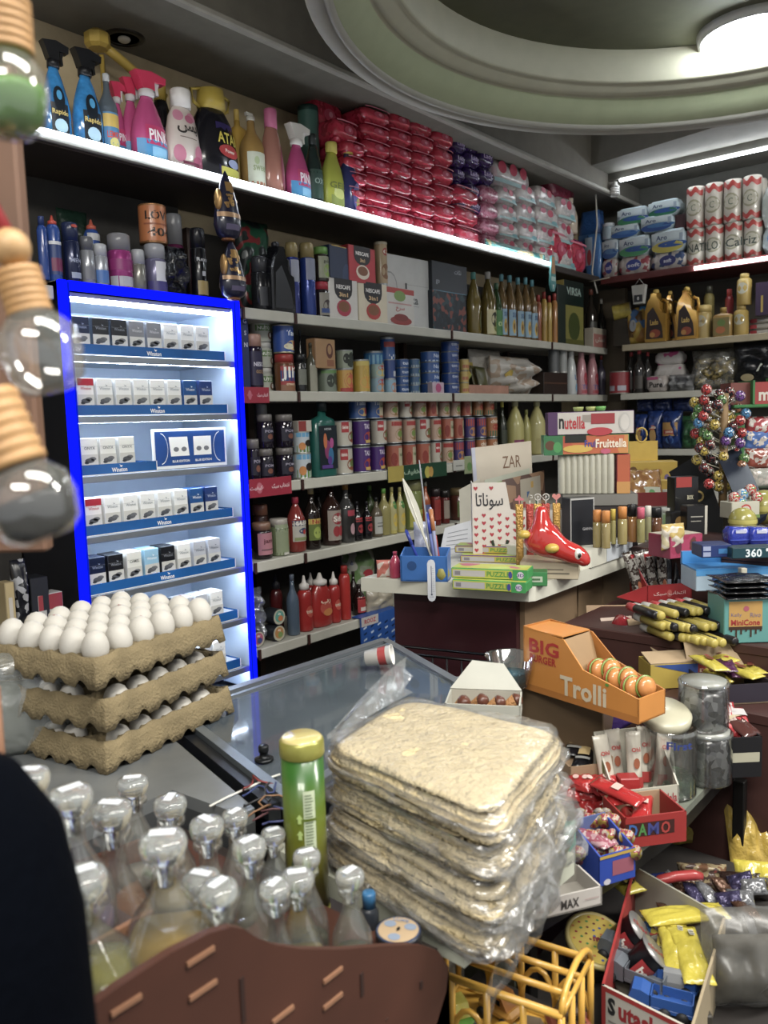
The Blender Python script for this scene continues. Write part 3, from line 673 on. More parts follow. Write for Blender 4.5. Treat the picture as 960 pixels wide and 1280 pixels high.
# small red and white cup lying on the counter's far corner
p = on_z(474,826,GZ+.02)
k = thing('paper_cup',(p.x,p.y,GZ+.03),radians(30),'small white paper cup tipped over at the far corner of the glass counter','cup')
mb = MB(); mb.T = Matrix.Rotation(radians(80),4,'Y')
mb.lathe([(.017,-.03),(.022,.03),(.0235,.031),(.0215,.028),(.016,-.026)],M('#d8d5cf',.5),20); mb.build('cup_wall',k)
mb = MB(); mb.T = Matrix.Rotation(radians(80),4,'Y'); mb.lathe([(.0195,.0),(.0212,.018)],M('#9c3331',.5),20,cap=False).lathe([(.0,-.0301),(.016,-.0301)],M('#8c2b2b',.5),20,cap=False); mb.build('printed_band',k)
# cord and tangle by the bar
c = MB().tube([(on_z(x,y,GZ+.004)) for x,y in ((262,1008),(285,996),(308,986),(335,973),(350,968))],.0018,M('#c9c8c0',.7),6).build('string')
tag(c,'white string lying across the steel top beside the green tube','string')
mb = MB()
for i,col in enumerate(('#7a2a28','#2c3a6b','#2a2a2c','#7f5a38','#553033','#39406e')):
    q = on_z(310+i*6,985+i*9,GZ+.005); mb.tube([(q.x+.03*sin(i*2+k*.9)*(k/9),q.y-.02+.012*k*.6+.01*cos(k*1.3+i),GZ+.004+.008*abs(sin(k*.8+i))) for k in range(9)],.0016,M(col,.5),5)
tag(mb.build('cable_tangle'),'tangle of thin coloured wires on the steel top behind the decanters','cables')

# ------------------------------------------------------------ egg trays and eggs
c0,c1 = on_z(118,822,1.395),on_z(277,768,1.395)
ang = atan2(c1.y-c0.y,c1.x-c0.x); side = hypot(c1.x-c0.x,c1.y-c0.y); pit = side/6.15
pulp = M('#82724f',.95,bump=.5,bscale=220,var=.22,vscale=22)
eggm = M('#bdb9b0',.55,bump=.05,bscale=300,var=.04)
U = Vector((cos(ang),sin(ang),0)); V = Vector((-sin(ang),cos(ang),0))
ctr = Vector((c0.x,c0.y,0)) + U*side/2 + V*(pit*5.15/2)
def tray_mesh(seed):
    mb = MB(); nu,nv = 48,40; v = []; f = []
    hu,hv = 3*pit,2.5*pit
    for j in range(nv+1):
        for i in range(nu+1):
            x,y = -hu+2*hu*i/nu,-hv+2*hv*j/nv
            cu = cos(2*pi*(x+hu)/pit-pi); cv = cos(2*pi*(y+hv)/pit-pi)
            z = max(-.058,-.060*max(0,(cu+cv)/2)**1.3 - .004)
            edge = min(hu-abs(x),hv-abs(y))
            if edge < .3*pit: z = z*.55+(-.006)*.45
            v.append((x,y,z+.0018*noise.noise(Vector((x*60,y*60,seed)))))
    for j in range(nv):
        for i in range(nu): a = j*(nu+1)+i; f.append((a,a+1,a+nu+2,a+nu+1))
    mb.add(v,f,pulp,True)
    per = [(-hu+2*hu*i/60,-hv) for i in range(60)]+[(hu,-hv+2*hv*i/50) for i in range(50)]+[(hu-2*hu*i/60,hv) for i in range(60)]+[(-hu,hv-2*hv*i/50) for i in range(50)]
    n = len(per); v = []; f = []
    for lev in range(4):
        for i,(x,y) in enumerate(per):
            s = x+hu if abs(abs(y)-hv) < 1e-6 else y+hv
            arch = abs(sin(pi*s/pit)); sc = .5+.5*cos(2*pi*s/pit)
            low = -.052+.012*max(0,arch-.6)/.4+.003*noise.noise(Vector((x*45,y*45,seed+3)))
            tz = -.004+.004*sc+.0025*noise.noise(Vector((x*50,y*50,seed)))
            z = tz+(low-tz)*lev/3; o = (.0,.003,.005,.0075)[lev]+.002*arch*(lev > 1)
            d = 1
            v.append((x+o*(x/hu if abs(x) > hu*.96 else 0),y+o*(y/hv if abs(y) > hv*.96 else 0),z))
    for l in range(3):
        for i in range(n): k = (i+1) % n; f.append((l*n+i,(l+1)*n+i,(l+1)*n+k,l*n+k))
    return mb.add(v,f,pulp,True)
TN = ['topmost','middle','lowest']
eg = MB().lathe([(r*.0228,z) for r,z in ((0,-.028),(.35,-.0268),(.62,-.023),(.85,-.0155),(.97,-.0065),(1,.0),(.96,.0085),(.84,.0175),(.63,.025),(.36,.0292),(0,.0312))],eggm,18).build('tmp'); egg_me = eg.data; bpy.data.objects.remove(eg)
eg = MB().lathe([(r*.0228,z) for r,z in ((0,-.028),(.35,-.0268),(.62,-.023),(.85,-.0155),(.97,-.0065),(1,.0),(.96,.0085),(.84,.0175),(.63,.025),(.36,.0292),(0,.0312))],eggm,18)
eg.text(lambda x,z,k: (x,z,.0316-(x*x+z*z)*22),'EGG'[:0] or '14',0,.003,.012,.006,1,M('#b06a6a',.6),.01); eg = eg.build('tmp'); egg_me2 = eg.data; bpy.data.objects.remove(eg)
rown = ['front','second','middle','fourth','back']
TG = .071
for k in range(3):
    z = 1.395-k*TG
    off = (0,.004,.010,.007)[k]; da = (0,.03,-.015,.02)[k]
    org = ctr + U*off + V*(-.002*k)
    o = tray_mesh(k*5.1).build('egg_tray'); o.location = (org.x,org.y,z); o.rotation_euler = (0,0,ang+da)
    sm = o.modifiers.new('pulp','SOLIDIFY'); sm.thickness = .0022
    tag(o,f'brown pulp egg tray, {TN[k]} of the stack beside the lit cabinet','egg tray','stacked egg trays')
    Uk = Vector((cos(ang+da),sin(ang+da),0)); Vk = Vector((-sin(ang+da),cos(ang+da),0))
    for j in range(5):
        for i in range(6):
            if k and not (j == 0 or i == 0): continue
            if k and (i == 5 or j == 4): continue
            p = org + Uk*((i-2.5+(.5 if k and (j == 0) else 0))*pit) + Vk*((j-2+(.5 if k and i == 0 and j else 0))*pit)
            e = bpy.data.objects.new('egg',egg_me2 if (i+j*2) % 5 == 2 and k == 0 else egg_me); COL.objects.link(e)
            e.location = (p.x,p.y,z+(.0045 if k == 0 else -.021)); tl = .09 if k == 0 else .03
            e.rotation_euler = (rnd.uniform(-tl,tl),rnd.uniform(-tl,tl),rnd.uniform(0,6)); sc = rnd.uniform(.95,1.04) if k == 0 else .97; e.scale = (sc,sc,sc*(1 if k == 0 else .93))
            if k == 0: lab = f'white egg, {nth(i, 6)} in the {rown[j]} row of the topmost tray'
            elif j == 0: lab = f'white egg peeking from the {TN[k]} tray, {nth(i)} along its front'
            else: lab = f'white egg peeking from the {TN[k]} tray, {ORD[j]} along its left side'
            tag(e,lab,'egg','eggs in the trays')

# ------------------------------------------------------------ white counter,bread bundles
CZ = 1.15
e0,e1 = on_z(470,1110,CZ),on_z(580,1180,CZ)
t = thing('white_counter',(-.7,.9,0),0,'white topped counter under the stack of wrapped flatbread','counter')
Q = [(-.145,e0.y-.9-.01),(e1.x+.7,e1.y-.9),(e1.x+.7+.01,.085),(-.155,.085)]
MB().prism([(Q[0][0],Q[0][1]+.015),(.02,Q[1][1]+.02),(.02,Q[2][1]-.01),(Q[3][0],Q[3][1]-.01)],0,CZ-.03,M('#6f6d63',.6),'z').build('body',t)
MB().prism(Q,CZ-.03,CZ,M('#b9bba8',.4,var=.05),'z').build('worktop',t)
bq = [on_z(405,928,1.322),on_z(614,1022,1.322),on_z(703,908,1.322),on_z(510,868,1.322)]   # left,front,right,back corners of the top
def quadpt(u,v,grow,sh):
    a,b,c,d = bq; u = .5+(u-.5)*grow; v = .5+(v-.5)*grow
    p = (a*(1-u)+b*u)*(1-v)+(d*(1-u)+c*u)*v
    return p.x+sh[0],p.y+sh[1]
breadm = M('#c9b586',.85,bump=.9,bscale=110,var=.16,vscale=30)
def bundle(z0,z1,grow,sh,seed,wob,mat,film=False,sheets=4):
    n = 96; v = []; f = []; rings = []
    if not film: rings = [(0,1)]
    steps = [.25,.5,.75,.9,.97]
    rings = [(s,1.0) for s in steps]+[(1.0,1-k/10) for k in range(0,11)]+[(s,0.0) for s in reversed(steps)]
    v.append((*quadpt(.5,.5,grow,sh),z1)); H = z1-z0
    for ri,(s,zz) in enumerate(rings):
        for i in range(n):
            a = 2*pi*i/n; c,d = cos(a),sin(a); q = (abs(c)**9+abs(d)**9)**(-1/9)
            x,y = c*q*s,d*q*s
            P = quadpt(.5+x/2,.5+y/2,1,(0,0))
            ox = oy = 0; z = z0+H*zz
            sag = -.010*(max(0,s-.7)/.3)**2*(zz > .5)
            nz = noise.noise(Vector((P[0]*9,P[1]*9,seed*3.1)))*.006
            if s >= 1:
                rr = sqrt(max(0,1-abs(2*zz-1)**3.5)); ed = -.014*(1-rr)
                lay = .0045*sin(zz*sheets*2*pi+seed) if not film else 0
                w = wob*noise.noise(Vector((c*q*2.3,d*q*2.3,zz*(5 if film else 2)+seed*5)))
                if film: w += wob*.6*noise.noise(Vector((c*q*7,d*q*7,zz*9+seed*2)))+ (.012*(c > .3 and abs(c*q) > .98)*(1-abs(2*zz-1)) )
                k_ = 1+(ed+lay+w)/.145
            else: k_ = 1
            X,Y = quadpt(.5+x*k_/2,.5+y*k_/2,grow,sh)
            zf = 0
            if film and s < 1 and zz > .5: zf = .003+.004*noise.noise(Vector((X*40,Y*40,seed)))
            v.append((X,Y,z+sag+(nz if zz > .5 else nz*.3)+zf))
    for i in range(n): f.append((0,1+i,1+(i+1) % n))
    for r in range(len(rings)-1):
        for i in range(n): k = (i+1) % n; f.append((1+r*n+i,1+(r+1)*n+i,1+(r+1)*n+k,1+r*n+k))
    f.append(tuple(1+(len(rings)-1)*n+i for i in range(n)))
    return MB().add(v,f,mat,True)
film = FILM('#efefec',.13,.24,.45,16,.8)
BN = ['lowest','second from the bottom','third from the bottom','topmost']
zz = [CZ+.002,1.192,1.236,1.278,1.326]
for k in range(4):
    g = (1.03,1.06,1.02,1.02)[k]; sh = ((.0,-.01),(.006,-.005),(0,.0),(0,0))[k]
    o = bundle(zz[k],zz[k+1]-.003,g,sh,k+1.0,.006,breadm,sheets=(4,3,4,3)[k]).build('flatbread_bundle')
    tag(o,f'pale flatbread bundle in a clear plastic bag, {BN[k]} of the stack','flatbread','flatbread bundles on the white counter')
    mb = bundle(zz[k]-.001,zz[k+1]-.001,g*1.035,sh,k+11.0,.014,film,True)
    if k == 3:   # twisted tail of the bag standing up at the back corner
        P = [Vector(on_z(x,y,1.32)) for x,y in ((405,925),(440,905),(475,885),(512,866))]; vv = []; ff = []
        tops = [on_z(x,y,1.33) for x,y in ((420,905),(452,872),(484,850),(509,838))]
        for j in range(7):
            for i in range(4):
                q = P[i].lerp(tops[i],j/6); vv.append((q.x+.006*sin(i*3+j*1.7),q.y+.006*cos(i*2.1+j*2.3),1.318+.03*(j/6)*(.2+i/3)+.003*sin(i*5+j)))
        for j in range(6):
            for i in range(3): a = j*4+i; ff.append((a,a+1,a+5,a+4))
        mb.add(vv,ff,film,True)
    if k in (1,2):   # loose bag mouth hanging over the aisle side
        vv = []; ff = []; a_,b_ = Vector(quadpt(1.02,0.02,1,sh)+(zz[k],)),Vector(quadpt(1.05,.95,1,sh)+(zz[k],))
        for j in range(9):
            for i in range(13):
                q = a_.lerp(b_,i/12); o_ = .008+.017*sin(j*.55)*(.6+.4*sin(i*1.1+k)); vv.append((q.x+o_+.01*sin(i*1.9+j),q.y-.004*j,q.z+.022-.011*j*(1+.3*sin(i*.9+k*2))))
        for j in range(8):
            for i in range(12): a = j*13+i; ff.append((a,a+1,a+14,a+13))
        mb.add(vv,ff,film,True)
    w = mb.build('plastic_bag',o)
# green tube,tins
p = at(377,930,1.0); R_ = .026
t = thing('party_popper_tube',(p.x,p.y,CZ),radians(35),'tall green and yellow cylinder with clear lid left of the flatbread','tube')
h = p.z-CZ+.012
gm = M('#4f8f2a',.3,coat=.3,var=.05)
nt = gm.node_tree; b = nt.nodes['Principled BSDF']
tc = nt.nodes.new('ShaderNodeTexCoord'); sx = nt.nodes.new('ShaderNodeSeparateXYZ'); cr = nt.nodes.new('ShaderNodeValToRGB'); mr = nt.nodes.new('ShaderNodeMapRange'); mr.inputs[2].default_value = h
nt.links.new(tc.outputs['Object'],sx.inputs[0]); nt.links.new(sx.outputs[2],mr.inputs[0]); nt.links.new(mr.outputs[0],cr.inputs[0])
cr.color_ramp.elements[0].color = lin('#77742a'); cr.color_ramp.elements[1].color = lin('#2c5420'); cr.color_ramp.elements[0].position = .25; cr.color_ramp.elements[1].position = .8
nt.links.new(cr.outputs[0],b.inputs['Base Color'])
MB().lathe([(R_,0),(R_,h-.022)],gm,32).lathe([(R_+.0008,0),(R_+.0012,.004),(R_+.0008,.008)],M('#b6b23a',.4),32,cap=False).build('tube_body',t)
S = cyl(R_)
mb = MB().patch(S,.004,.018,.06,.165,1,M('#b7c3a2',.5),6,1)
for q in range(26): mb.patch(S,.0055,.0165-rnd.random()*.003,.064+q*.0038,.0655+q*.0038,2,M('#6d7d60',.6),4,1)
mb.patch(S,.004,.018,.128,.131,3,gm,4,1)
for zc in (.105,.125): mb.poly(S,[(-.003,zc),(.001,zc),(.001,zc+.006),(.003,zc+.006),(-.001,zc+.012),(-.005,zc+.006),(-.003,zc+.006)],2,M('#a9c26a',.5))
mb.poly(S,[(-.014,.05),(-.006,.056),(-.004,.075),(-.009,.066),(-.012,.08),(-.016,.062)],2,M('#2a3b1a',.5)); mb.disc(S,-.012,.045,.005,.006,2,M('#8c5a2a',.5)); mb.build('label',t)
MB().lathe([(R_+.001,h-.024),(R_+.0016,h-.022),(R_+.001,h-.006),(R_-.001,h-.004)],M('#8c8a30',.3,metal=.4),32,cap=False).build('rim',t)
MB().lathe([(0,h-.008),(R_-.001,h-.008),(R_-.001,h-.003),(R_-.004,h-.001),(0,h-.002)],M('#b7a964',.12,coat=.6),32).build('lid',t)
t = thing('dark_desk',(-.76,.42,0),0,'dark desk under the brown perfume stand','desk')
MB().box(-.24,.225,-.38,.24,0,CZ-.03,M('#26201d',.6)).build('body',t)
MB().box(-.25,.232,-.39,.285,CZ-.03,CZ,M('#2c2522',.5,var=.2)).build('desk_top',t)
p = on_z(498,1165,CZ+.04)
t = thing('candle_tin',(p.x,p.y,CZ),radians(20),'round low tin with beige and blue printed top at the stand end','tin')
MB().lathe([(.024,0),(.0255,.002),(.0255,.038),(.026,.040),(.0255,.042)],M('#23262e',.35,metal=.4),32).build('tin_body',t)
S = flat_top(.0425); mb = MB().disc(S,0,0,.0245,.0245,0,M('#36425e',.4),28).disc(S,0,0,.0225,.0225,1,M('#a88f6d',.5),28)
for a in (.6,2.6,4.7): mb.disc(S,.014*cos(a),.014*sin(a),.007,.006,2,M('#7a879b',.5))
mb.disc(S,0,0,.002,.0035,3,M('#23201c',.5)); mb.text(S,'LUXE',-.002,.016,.018,.005,3,M('#6b7fa0',.5),.02); mb.build('printed_lid',t)
p = on_z(461,1118,CZ+.055)
t = thing('small_bottle',(p.x,p.y,CZ),0,'small dark bottle with bright blue cap behind the round tin','bottle')
MB().lathe([(.011,0),(.011,.035),(.006,.042)],M('#2b2f36',.2),18).build('bottle_body',t)
MB().lathe([(.0078,.040),(.0082,.056),(.007,.058),(0,.058)],M('#2c6c9c',.35),18).build('cap',t)

# ------------------------------------------------------------ brown laser-cut stand with perfume decanters
mdf = M('#472619',.55,var=.2,vscale=8); mdf_l = M('#8a5f42',.6); mdf_d = M('#2c1710',.7)
PX = -.515
out = [(60,1330),(90,1278),(150,1234),(215,1192),(262,1168),(290,1160),(306,1163),(322,1174),(345,1183),(380,1188),(430,1188),(480,1184),(525,1182),(548,1190),(561,1210),(558,1240),(540,1300)]
pts = [on_x(x,y,PX) for x,y in out]; Z1 = 1.165
t = thing('perfume_stand',(-.74,.42,CZ+.001),0,'brown wooden slotted stand with wavy front holding the perfume decanters','stand')
poly = [(p.y-.42,p.z-CZ) for p in pts]; y_lo = poly[0][0]
poly = [(y_lo,-.19)]+poly+[(poly[-1][0],-.19)]
mb = MB()
for (ya,za),(yb,zb_) in zip(poly[1:-2],poly[2:-1]): mb.prism([(ya,-.19),(yb,-.19),(yb,zb_),(ya,za)],PX+.74-.008,PX+.74,mdf,'x')
mb.build('front_panel',t)
for (a,b) in (((233,1206),(267,1187)),((236,1250),(270,1227)),((404,1229),(427,1210)),((404,1262),(427,1242)),((340,1279),(366,1259)),((138,1270),(176,1245))):
    A_,B_ = on_x(*a,PX),on_x(*b,PX); z = (A_.z+B_.z)/2-CZ
    MB().box(PX+.7395,PX+.742,A_.y-.42,B_.y-.42,z-.002,z+.002,mdf_l).box(PX+.7395,PX+.7408,A_.y-.42-.001,B_.y-.42+.001,z-.004,z-.002,mdf_d).build('tenon',t)
for (a,b) in (((303,1222),(303,1280)),((452,1217),(452,1246)),((532,1222),(520,1242)),((488,1270),(478,1279))):
    A_,B_ = on_x(*a,PX),on_x(*b,PX); z0,z1 = sorted((A_.z-CZ,B_.z-CZ)); yy = (A_.y+B_.y)/2-.42
    MB().box(PX+.7395,PX+.7412,yy-.0022,yy+.0022,z0,z1,mdf_d).build('slot',t)
MB().prism([(-.28,-.0),(-.28,.13),(-.02,.13),(.05,.05),(.24,.03),(.25,0)],-.225,-.217,mdf,'x').build('side_panel',t)
MB().box(-.217,.217,-.28,.25,.0,.015,mdf).build('base_board',t)
ZC = 1.265
MB().box(-.217,.217,-.28,.005,ZC-CZ-.008,ZC-CZ,mdf).build('step_board',t)
MB().box(-.217,.217,-.003,.005,.015,ZC-CZ-.008,mdf).build('riser',t)
for xx in (-.06,.09): MB().box(xx-.003,xx+.003,-.27,-.003,ZC-CZ,ZC-CZ+.03,mdf_l).build('divider',t)
glassm = GLASS('#f4f8f4'); stopm = M('#eef3f1',rough=.07,trans=.82,var=0); stick = M('#c4c8cc',.5,var=0)
decs = [(35,962,50,.038,0,'#a84a12',.3,'on the far left with orange perfume'),(88,985,52,.038,0,'#5c4d63',.3,'with dark violet perfume near the egg trays'),(165,972,38,.038,0,'#a59f93',.2,'nearest the base of the egg trays'),(212,997,40,.038,0,'#b7ad8e',.25,'directly right of the egg tray stack base'),
        (138,1004,50,.040,1,'#b06408',.5,'with amber perfume between taller bottles'),(58,1050,56,.040,0,'#8f8a80',.2,'nearly empty beside the dark cloth'),(101,1088,62,.040,1,'#6a6406',.75,'nearest of all with olive yellow perfume'),(203,1042,58,.040,1,'#8a6c04',.62,'with a golden layer at the stand front'),
        (258,1024,42,.036,0,'#8a8877',.3,'third back among the small stoppers'),(293,1014,32,.030,0,'#777568',.3,'smallest at the back by the wires'),(251,1092,48,.036,1,'#6d6a3a',.5,'in the middle just right of the golden one'),(311,1050,42,.034,0,'#6f6c4e',.45,'upright behind the front low one'),
        (341,1037,30,.029,0,'#55534a',.4,'just left of the green tube'),(383,1064,34,.029,0,'#4b4a3a',.4,'directly in front of the green tube'),(371,1090,42,.034,1,'#7a6406',.55,'square with gold perfume in front centre'),(437,1088,36,.030,0,'#5a5438',.4,'right of the green tube before the flatbread'),
        (311,1124,50,.034,1,'#83806f',.3,'low at the front edge of the stand'),(440,1150,42,.029,0,'#6f6d5a',.3,'short and round beside the round tin')]
boxes = []
for i,(x,y,dpx,dia,sq,liq,fill,desc) in enumerate(decs):
    dep = FPX*dia/dpx; P = at(x,y,dep)
    zb = ZC+.001 if (P.z > 1.37 and P.y < .42) else Z1+.001
    zb += .001; hgt = max(.085,P.z+dia*.2-zb); s = dia/.038; ro = .5*s
    t = thing('perfume_decanter',(min(P.x,PX-.012-min(.036*s,.04)),P.y,zb),radians(45 if sq else 10)+ang*0+rnd.uniform(-.1,.1),f'glass perfume decanter {desc}','perfume bottle','perfume decanters on the brown stand')
    hs = .034*s; hn = hgt-hs       # stopper height,bottle height
    Rb = min((.036 if dpx > 48 else .030)*s*(1.05 if sq else .95),.04); n = 5.0 if sq else 2.0
    k = .72 if sq else .85
    prof = [(Rb*.92,0),(Rb,.004),(Rb*(1 if sq else .98),hn*.35),(Rb*(.78 if sq else .9),hn*.52),(.014*s,hn*.74),(.0105*s,hn*.82),(.0105*s,hn*.93),(.0165*s,hn*.96),(.0165*s,hn)]
    inn = [(.0075*s,hn),(.0075*s,hn*.82),(.011*s,hn*.74),(Rb*(.70 if sq else .84),hn*.52),(Rb*.88,hn*.35),(Rb*.88,.012),(Rb*.6,.007),(0,.007)]
    MB().lathe([(0,0)]+prof,CLEAR('#e9efe9',.18),28,n=n if sq else 2.0,cap=False).build('bottle_body',t)
    zl = hn*(.12+.46*fill); inner = interp(list(reversed(inn)))
    rl = Rb*.875 if zl < hn*.35 else max(.008,inner(zl)*.985)
    lp = [(0,.0075),(Rb*.58,.0075),(Rb*.875,.013)]+([(Rb*.875,min(zl,hn*.35))] if zl > .014 else [])+([(rl,zl)] if zl > hn*.35 else [])+[(0,zl)]
    MB().lathe(lp,M(liq,.06,trans=.12,var=0,ior=1.34),24,n=n).build('perfume',t)
    q = hn-.012*s
    MB().lathe([(0,q-.006*s),(.0065*s,q-.006*s),(.0072*s,q+.012*s),(.0125*s,q+.0145*s),(.0175*s,q+.020*s),(.0195*s,q+.027*s),(.0195*s,q+.032*s),(.0175*s,q+.0365*s),(.011*s,q+.0385*s),(0,q+.039*s)],stopm,24).build('stopper',t)
    tilt = Matrix.Rotation(rnd.uniform(0,pi),4,'Z')
    mb = MB(); mb.T = tilt; mb.box(-.0105*s,.0105*s,-.0048*s,.0048*s,q+.0393*s,q+.0399*s,stick); mb.build('sticker',t)

# dark cloth shape on the lower left
p = at(-95,1180,.42)
o = MB().lathe([(.075,0),(.08,p.z-.10),(.078,p.z),(.07,p.z+.05),(.052,p.z+.082),(.025,p.z+.10),(0,p.z+.104)],M('#02040a',.95,bump=.2,bscale=90,ior=1.12),36).build('seat_back')
o.location = (p.x,p.y,0); tag(o,'dark navy rounded padded back at the lower left edge','seat back')
# clear bag and stick beside the eggs
p = on_z(45,950,GZ)
t = thing('plastic_bag',(p.x-.03,p.y+.02,GZ),radians(55),'crumpled clear plastic bag standing left of the egg trays','bag')
mb = MB(); mb.pillow(.16,.18,.05,FILM('#dfe4de',.2,.3,.45,14,.8),18,18,.04,.6,3,(0,0,.09)); mb.build('bag_film',t)
MB().pillow(.13,.13,.03,M('#5f645c',.6,var=.2),12,12,.04,.5,5,(0,.0,.065)).build('contents',t)
p = at(4,960,.62)
o = MB().tube([(p.x,p.y,Z1+.0),(p.x-.004,p.y,p.z),(p.x-.012,p.y+.004,p.z+.06)],.004,M('#7a5236',.6),8).build('wooden_stick'); tag(o,'thin brown wooden stick standing at the left edge behind decanters','stick')

# ------------------------------------------------------------ hanging board and bottle ornaments in the foreground
p0_,p1_ = at(47,60,.80),at(58,690,.80)
t = thing('hanging_board',(p1_.x,p1_.y,p1_.z),YAW,'brown wooden board hanging at the left edge behind bottle ornaments','board')
MB().box(-.16,.0,.0,.02,.0,3.5-p1_.z,M('#6a4a35',.6,var=.25,vscale=5),.003).build('board',t)
MB().tube([(-.03,0,.52),(-.03,-.36,.52)],.005,M('#5a4636',.5),8).tube([(-.075,0,.54),(-.075,-.42,.54)],.005,M('#5a4636',.5),8).build('peg',t)
woodc = M('#a87d45',.55,var=.15,vscale=40); red = M('#9c1f26',.7)
def ornament(px,py,dep,Rg,hg,cap_r,cap_h,liq,label,tilt=0.0,strcol=red,gy=1.0):
    P = at(px,py,dep)      # middle of the glass body
    t = thing('bottle_ornament',P,YAW,label,'ornament','hanging bottle ornaments'); t.rotation_euler = (0,tilt,YAW)
    gp = [(0,-hg/2),(Rg*.55,-hg/2),(Rg*.85,-hg*.36),(Rg,-.02*hg),(Rg*.93,hg*.25),(Rg*.62,hg*.44),(Rg*.5,hg*.5)]
    ip = [(r*.93,z*.93) for r,z in reversed(gp)]
    MB().lathe([(0,-hg/2)]+gp,CLEAR('#eef4ee',.2),28,cap=False).build('glass_body',t)
    if liq: MB().lathe([(0,-hg*.45),(Rg*.5,-hg*.45),(Rg*.77,-hg*.33),(Rg*.90,-.02*hg),(Rg*.88,hg*.08),(0,hg*.08)],M(liq,.05,trans=.2,var=0,ior=1.33),24).build('perfume',t)
    cp = [(cap_r*.9,hg*.47)]
    for k in range(6): z = hg*.47+cap_h*k/6; cp += [(cap_r,z+cap_h*.03),(cap_r,z+cap_h*.12),(cap_r*.88,z+cap_h*.15)]
    cp += [(cap_r*.9,hg*.47+cap_h),(0,hg*.47+cap_h)]
    MB().lathe(cp,woodc,26).build('wooden_cap',t)
    zt = hg*.47+cap_h
    MB().sphere((0,0,zt+.012),.011,M('#b08a55',.5,var=.15),16,10).build('bead',t)
    MB().tube([(0,0,zt+.02),(-.006,0,zt+.045),(-.014,0,zt+.075),(-.04,0,zt+.14),(-.045,.03,2.13-P.z)],[.0045,.005,.005,.004,.004],strcol,6).build('string',t)
ornament(12,118,.45,.021,.044,.0145,.028,'#6fae3a','hanging glass ornament with green perfume under a ridged wooden cap')
ornament(52,440,.47,.023,.046,.0125,.026,None,'hanging clear glass ball ornament on a red string',-.22)
ornament(40,628,.43,.0235,.042,.0165,.04,'#241c22','hanging dark glass ornament, lowest of the three',-.35,M('#a07c4e',.6))
# ---- top ledge: cleaning bottles
G = 'cleaning bottles on the lit top ledge'
gl = '#1a6fa8'
rap = dict(shape='spray',body=M('#1f7fc0',.12,coat=.6,var=.5,vscale=30),cap='#15161a',capk='trigger',lab=(.05,.55,None,.9),items=[('r',-.7,0,.7,.62,'#16202c'),('e',0,.72,.45,.25,'#16202c'),('t','Rapido',0,.42,.62,.13,'#c9b25a'),('e',0,.16,.5,.14,'#a9cfe6'),('e',0,.78,.2,.10,'#3fa0d6')],n=2.0,dr=.6)
pink = dict(shape='spray',body='#b8407a',cap='#c7c2c4',body2='#c81f4e',capk='trigger',dr=.6,lab=(.03,.55,None,1.1),items=[('r',-1,0,1,.42,'#3f8fc4'),('r',-.45,.32,.95,.72,'#c02a66'),('t','PINK',.25,.52,.55,.24,'#f2e9ee'),('r',-.2,.08,.7,.28,'#7cbbe0')])
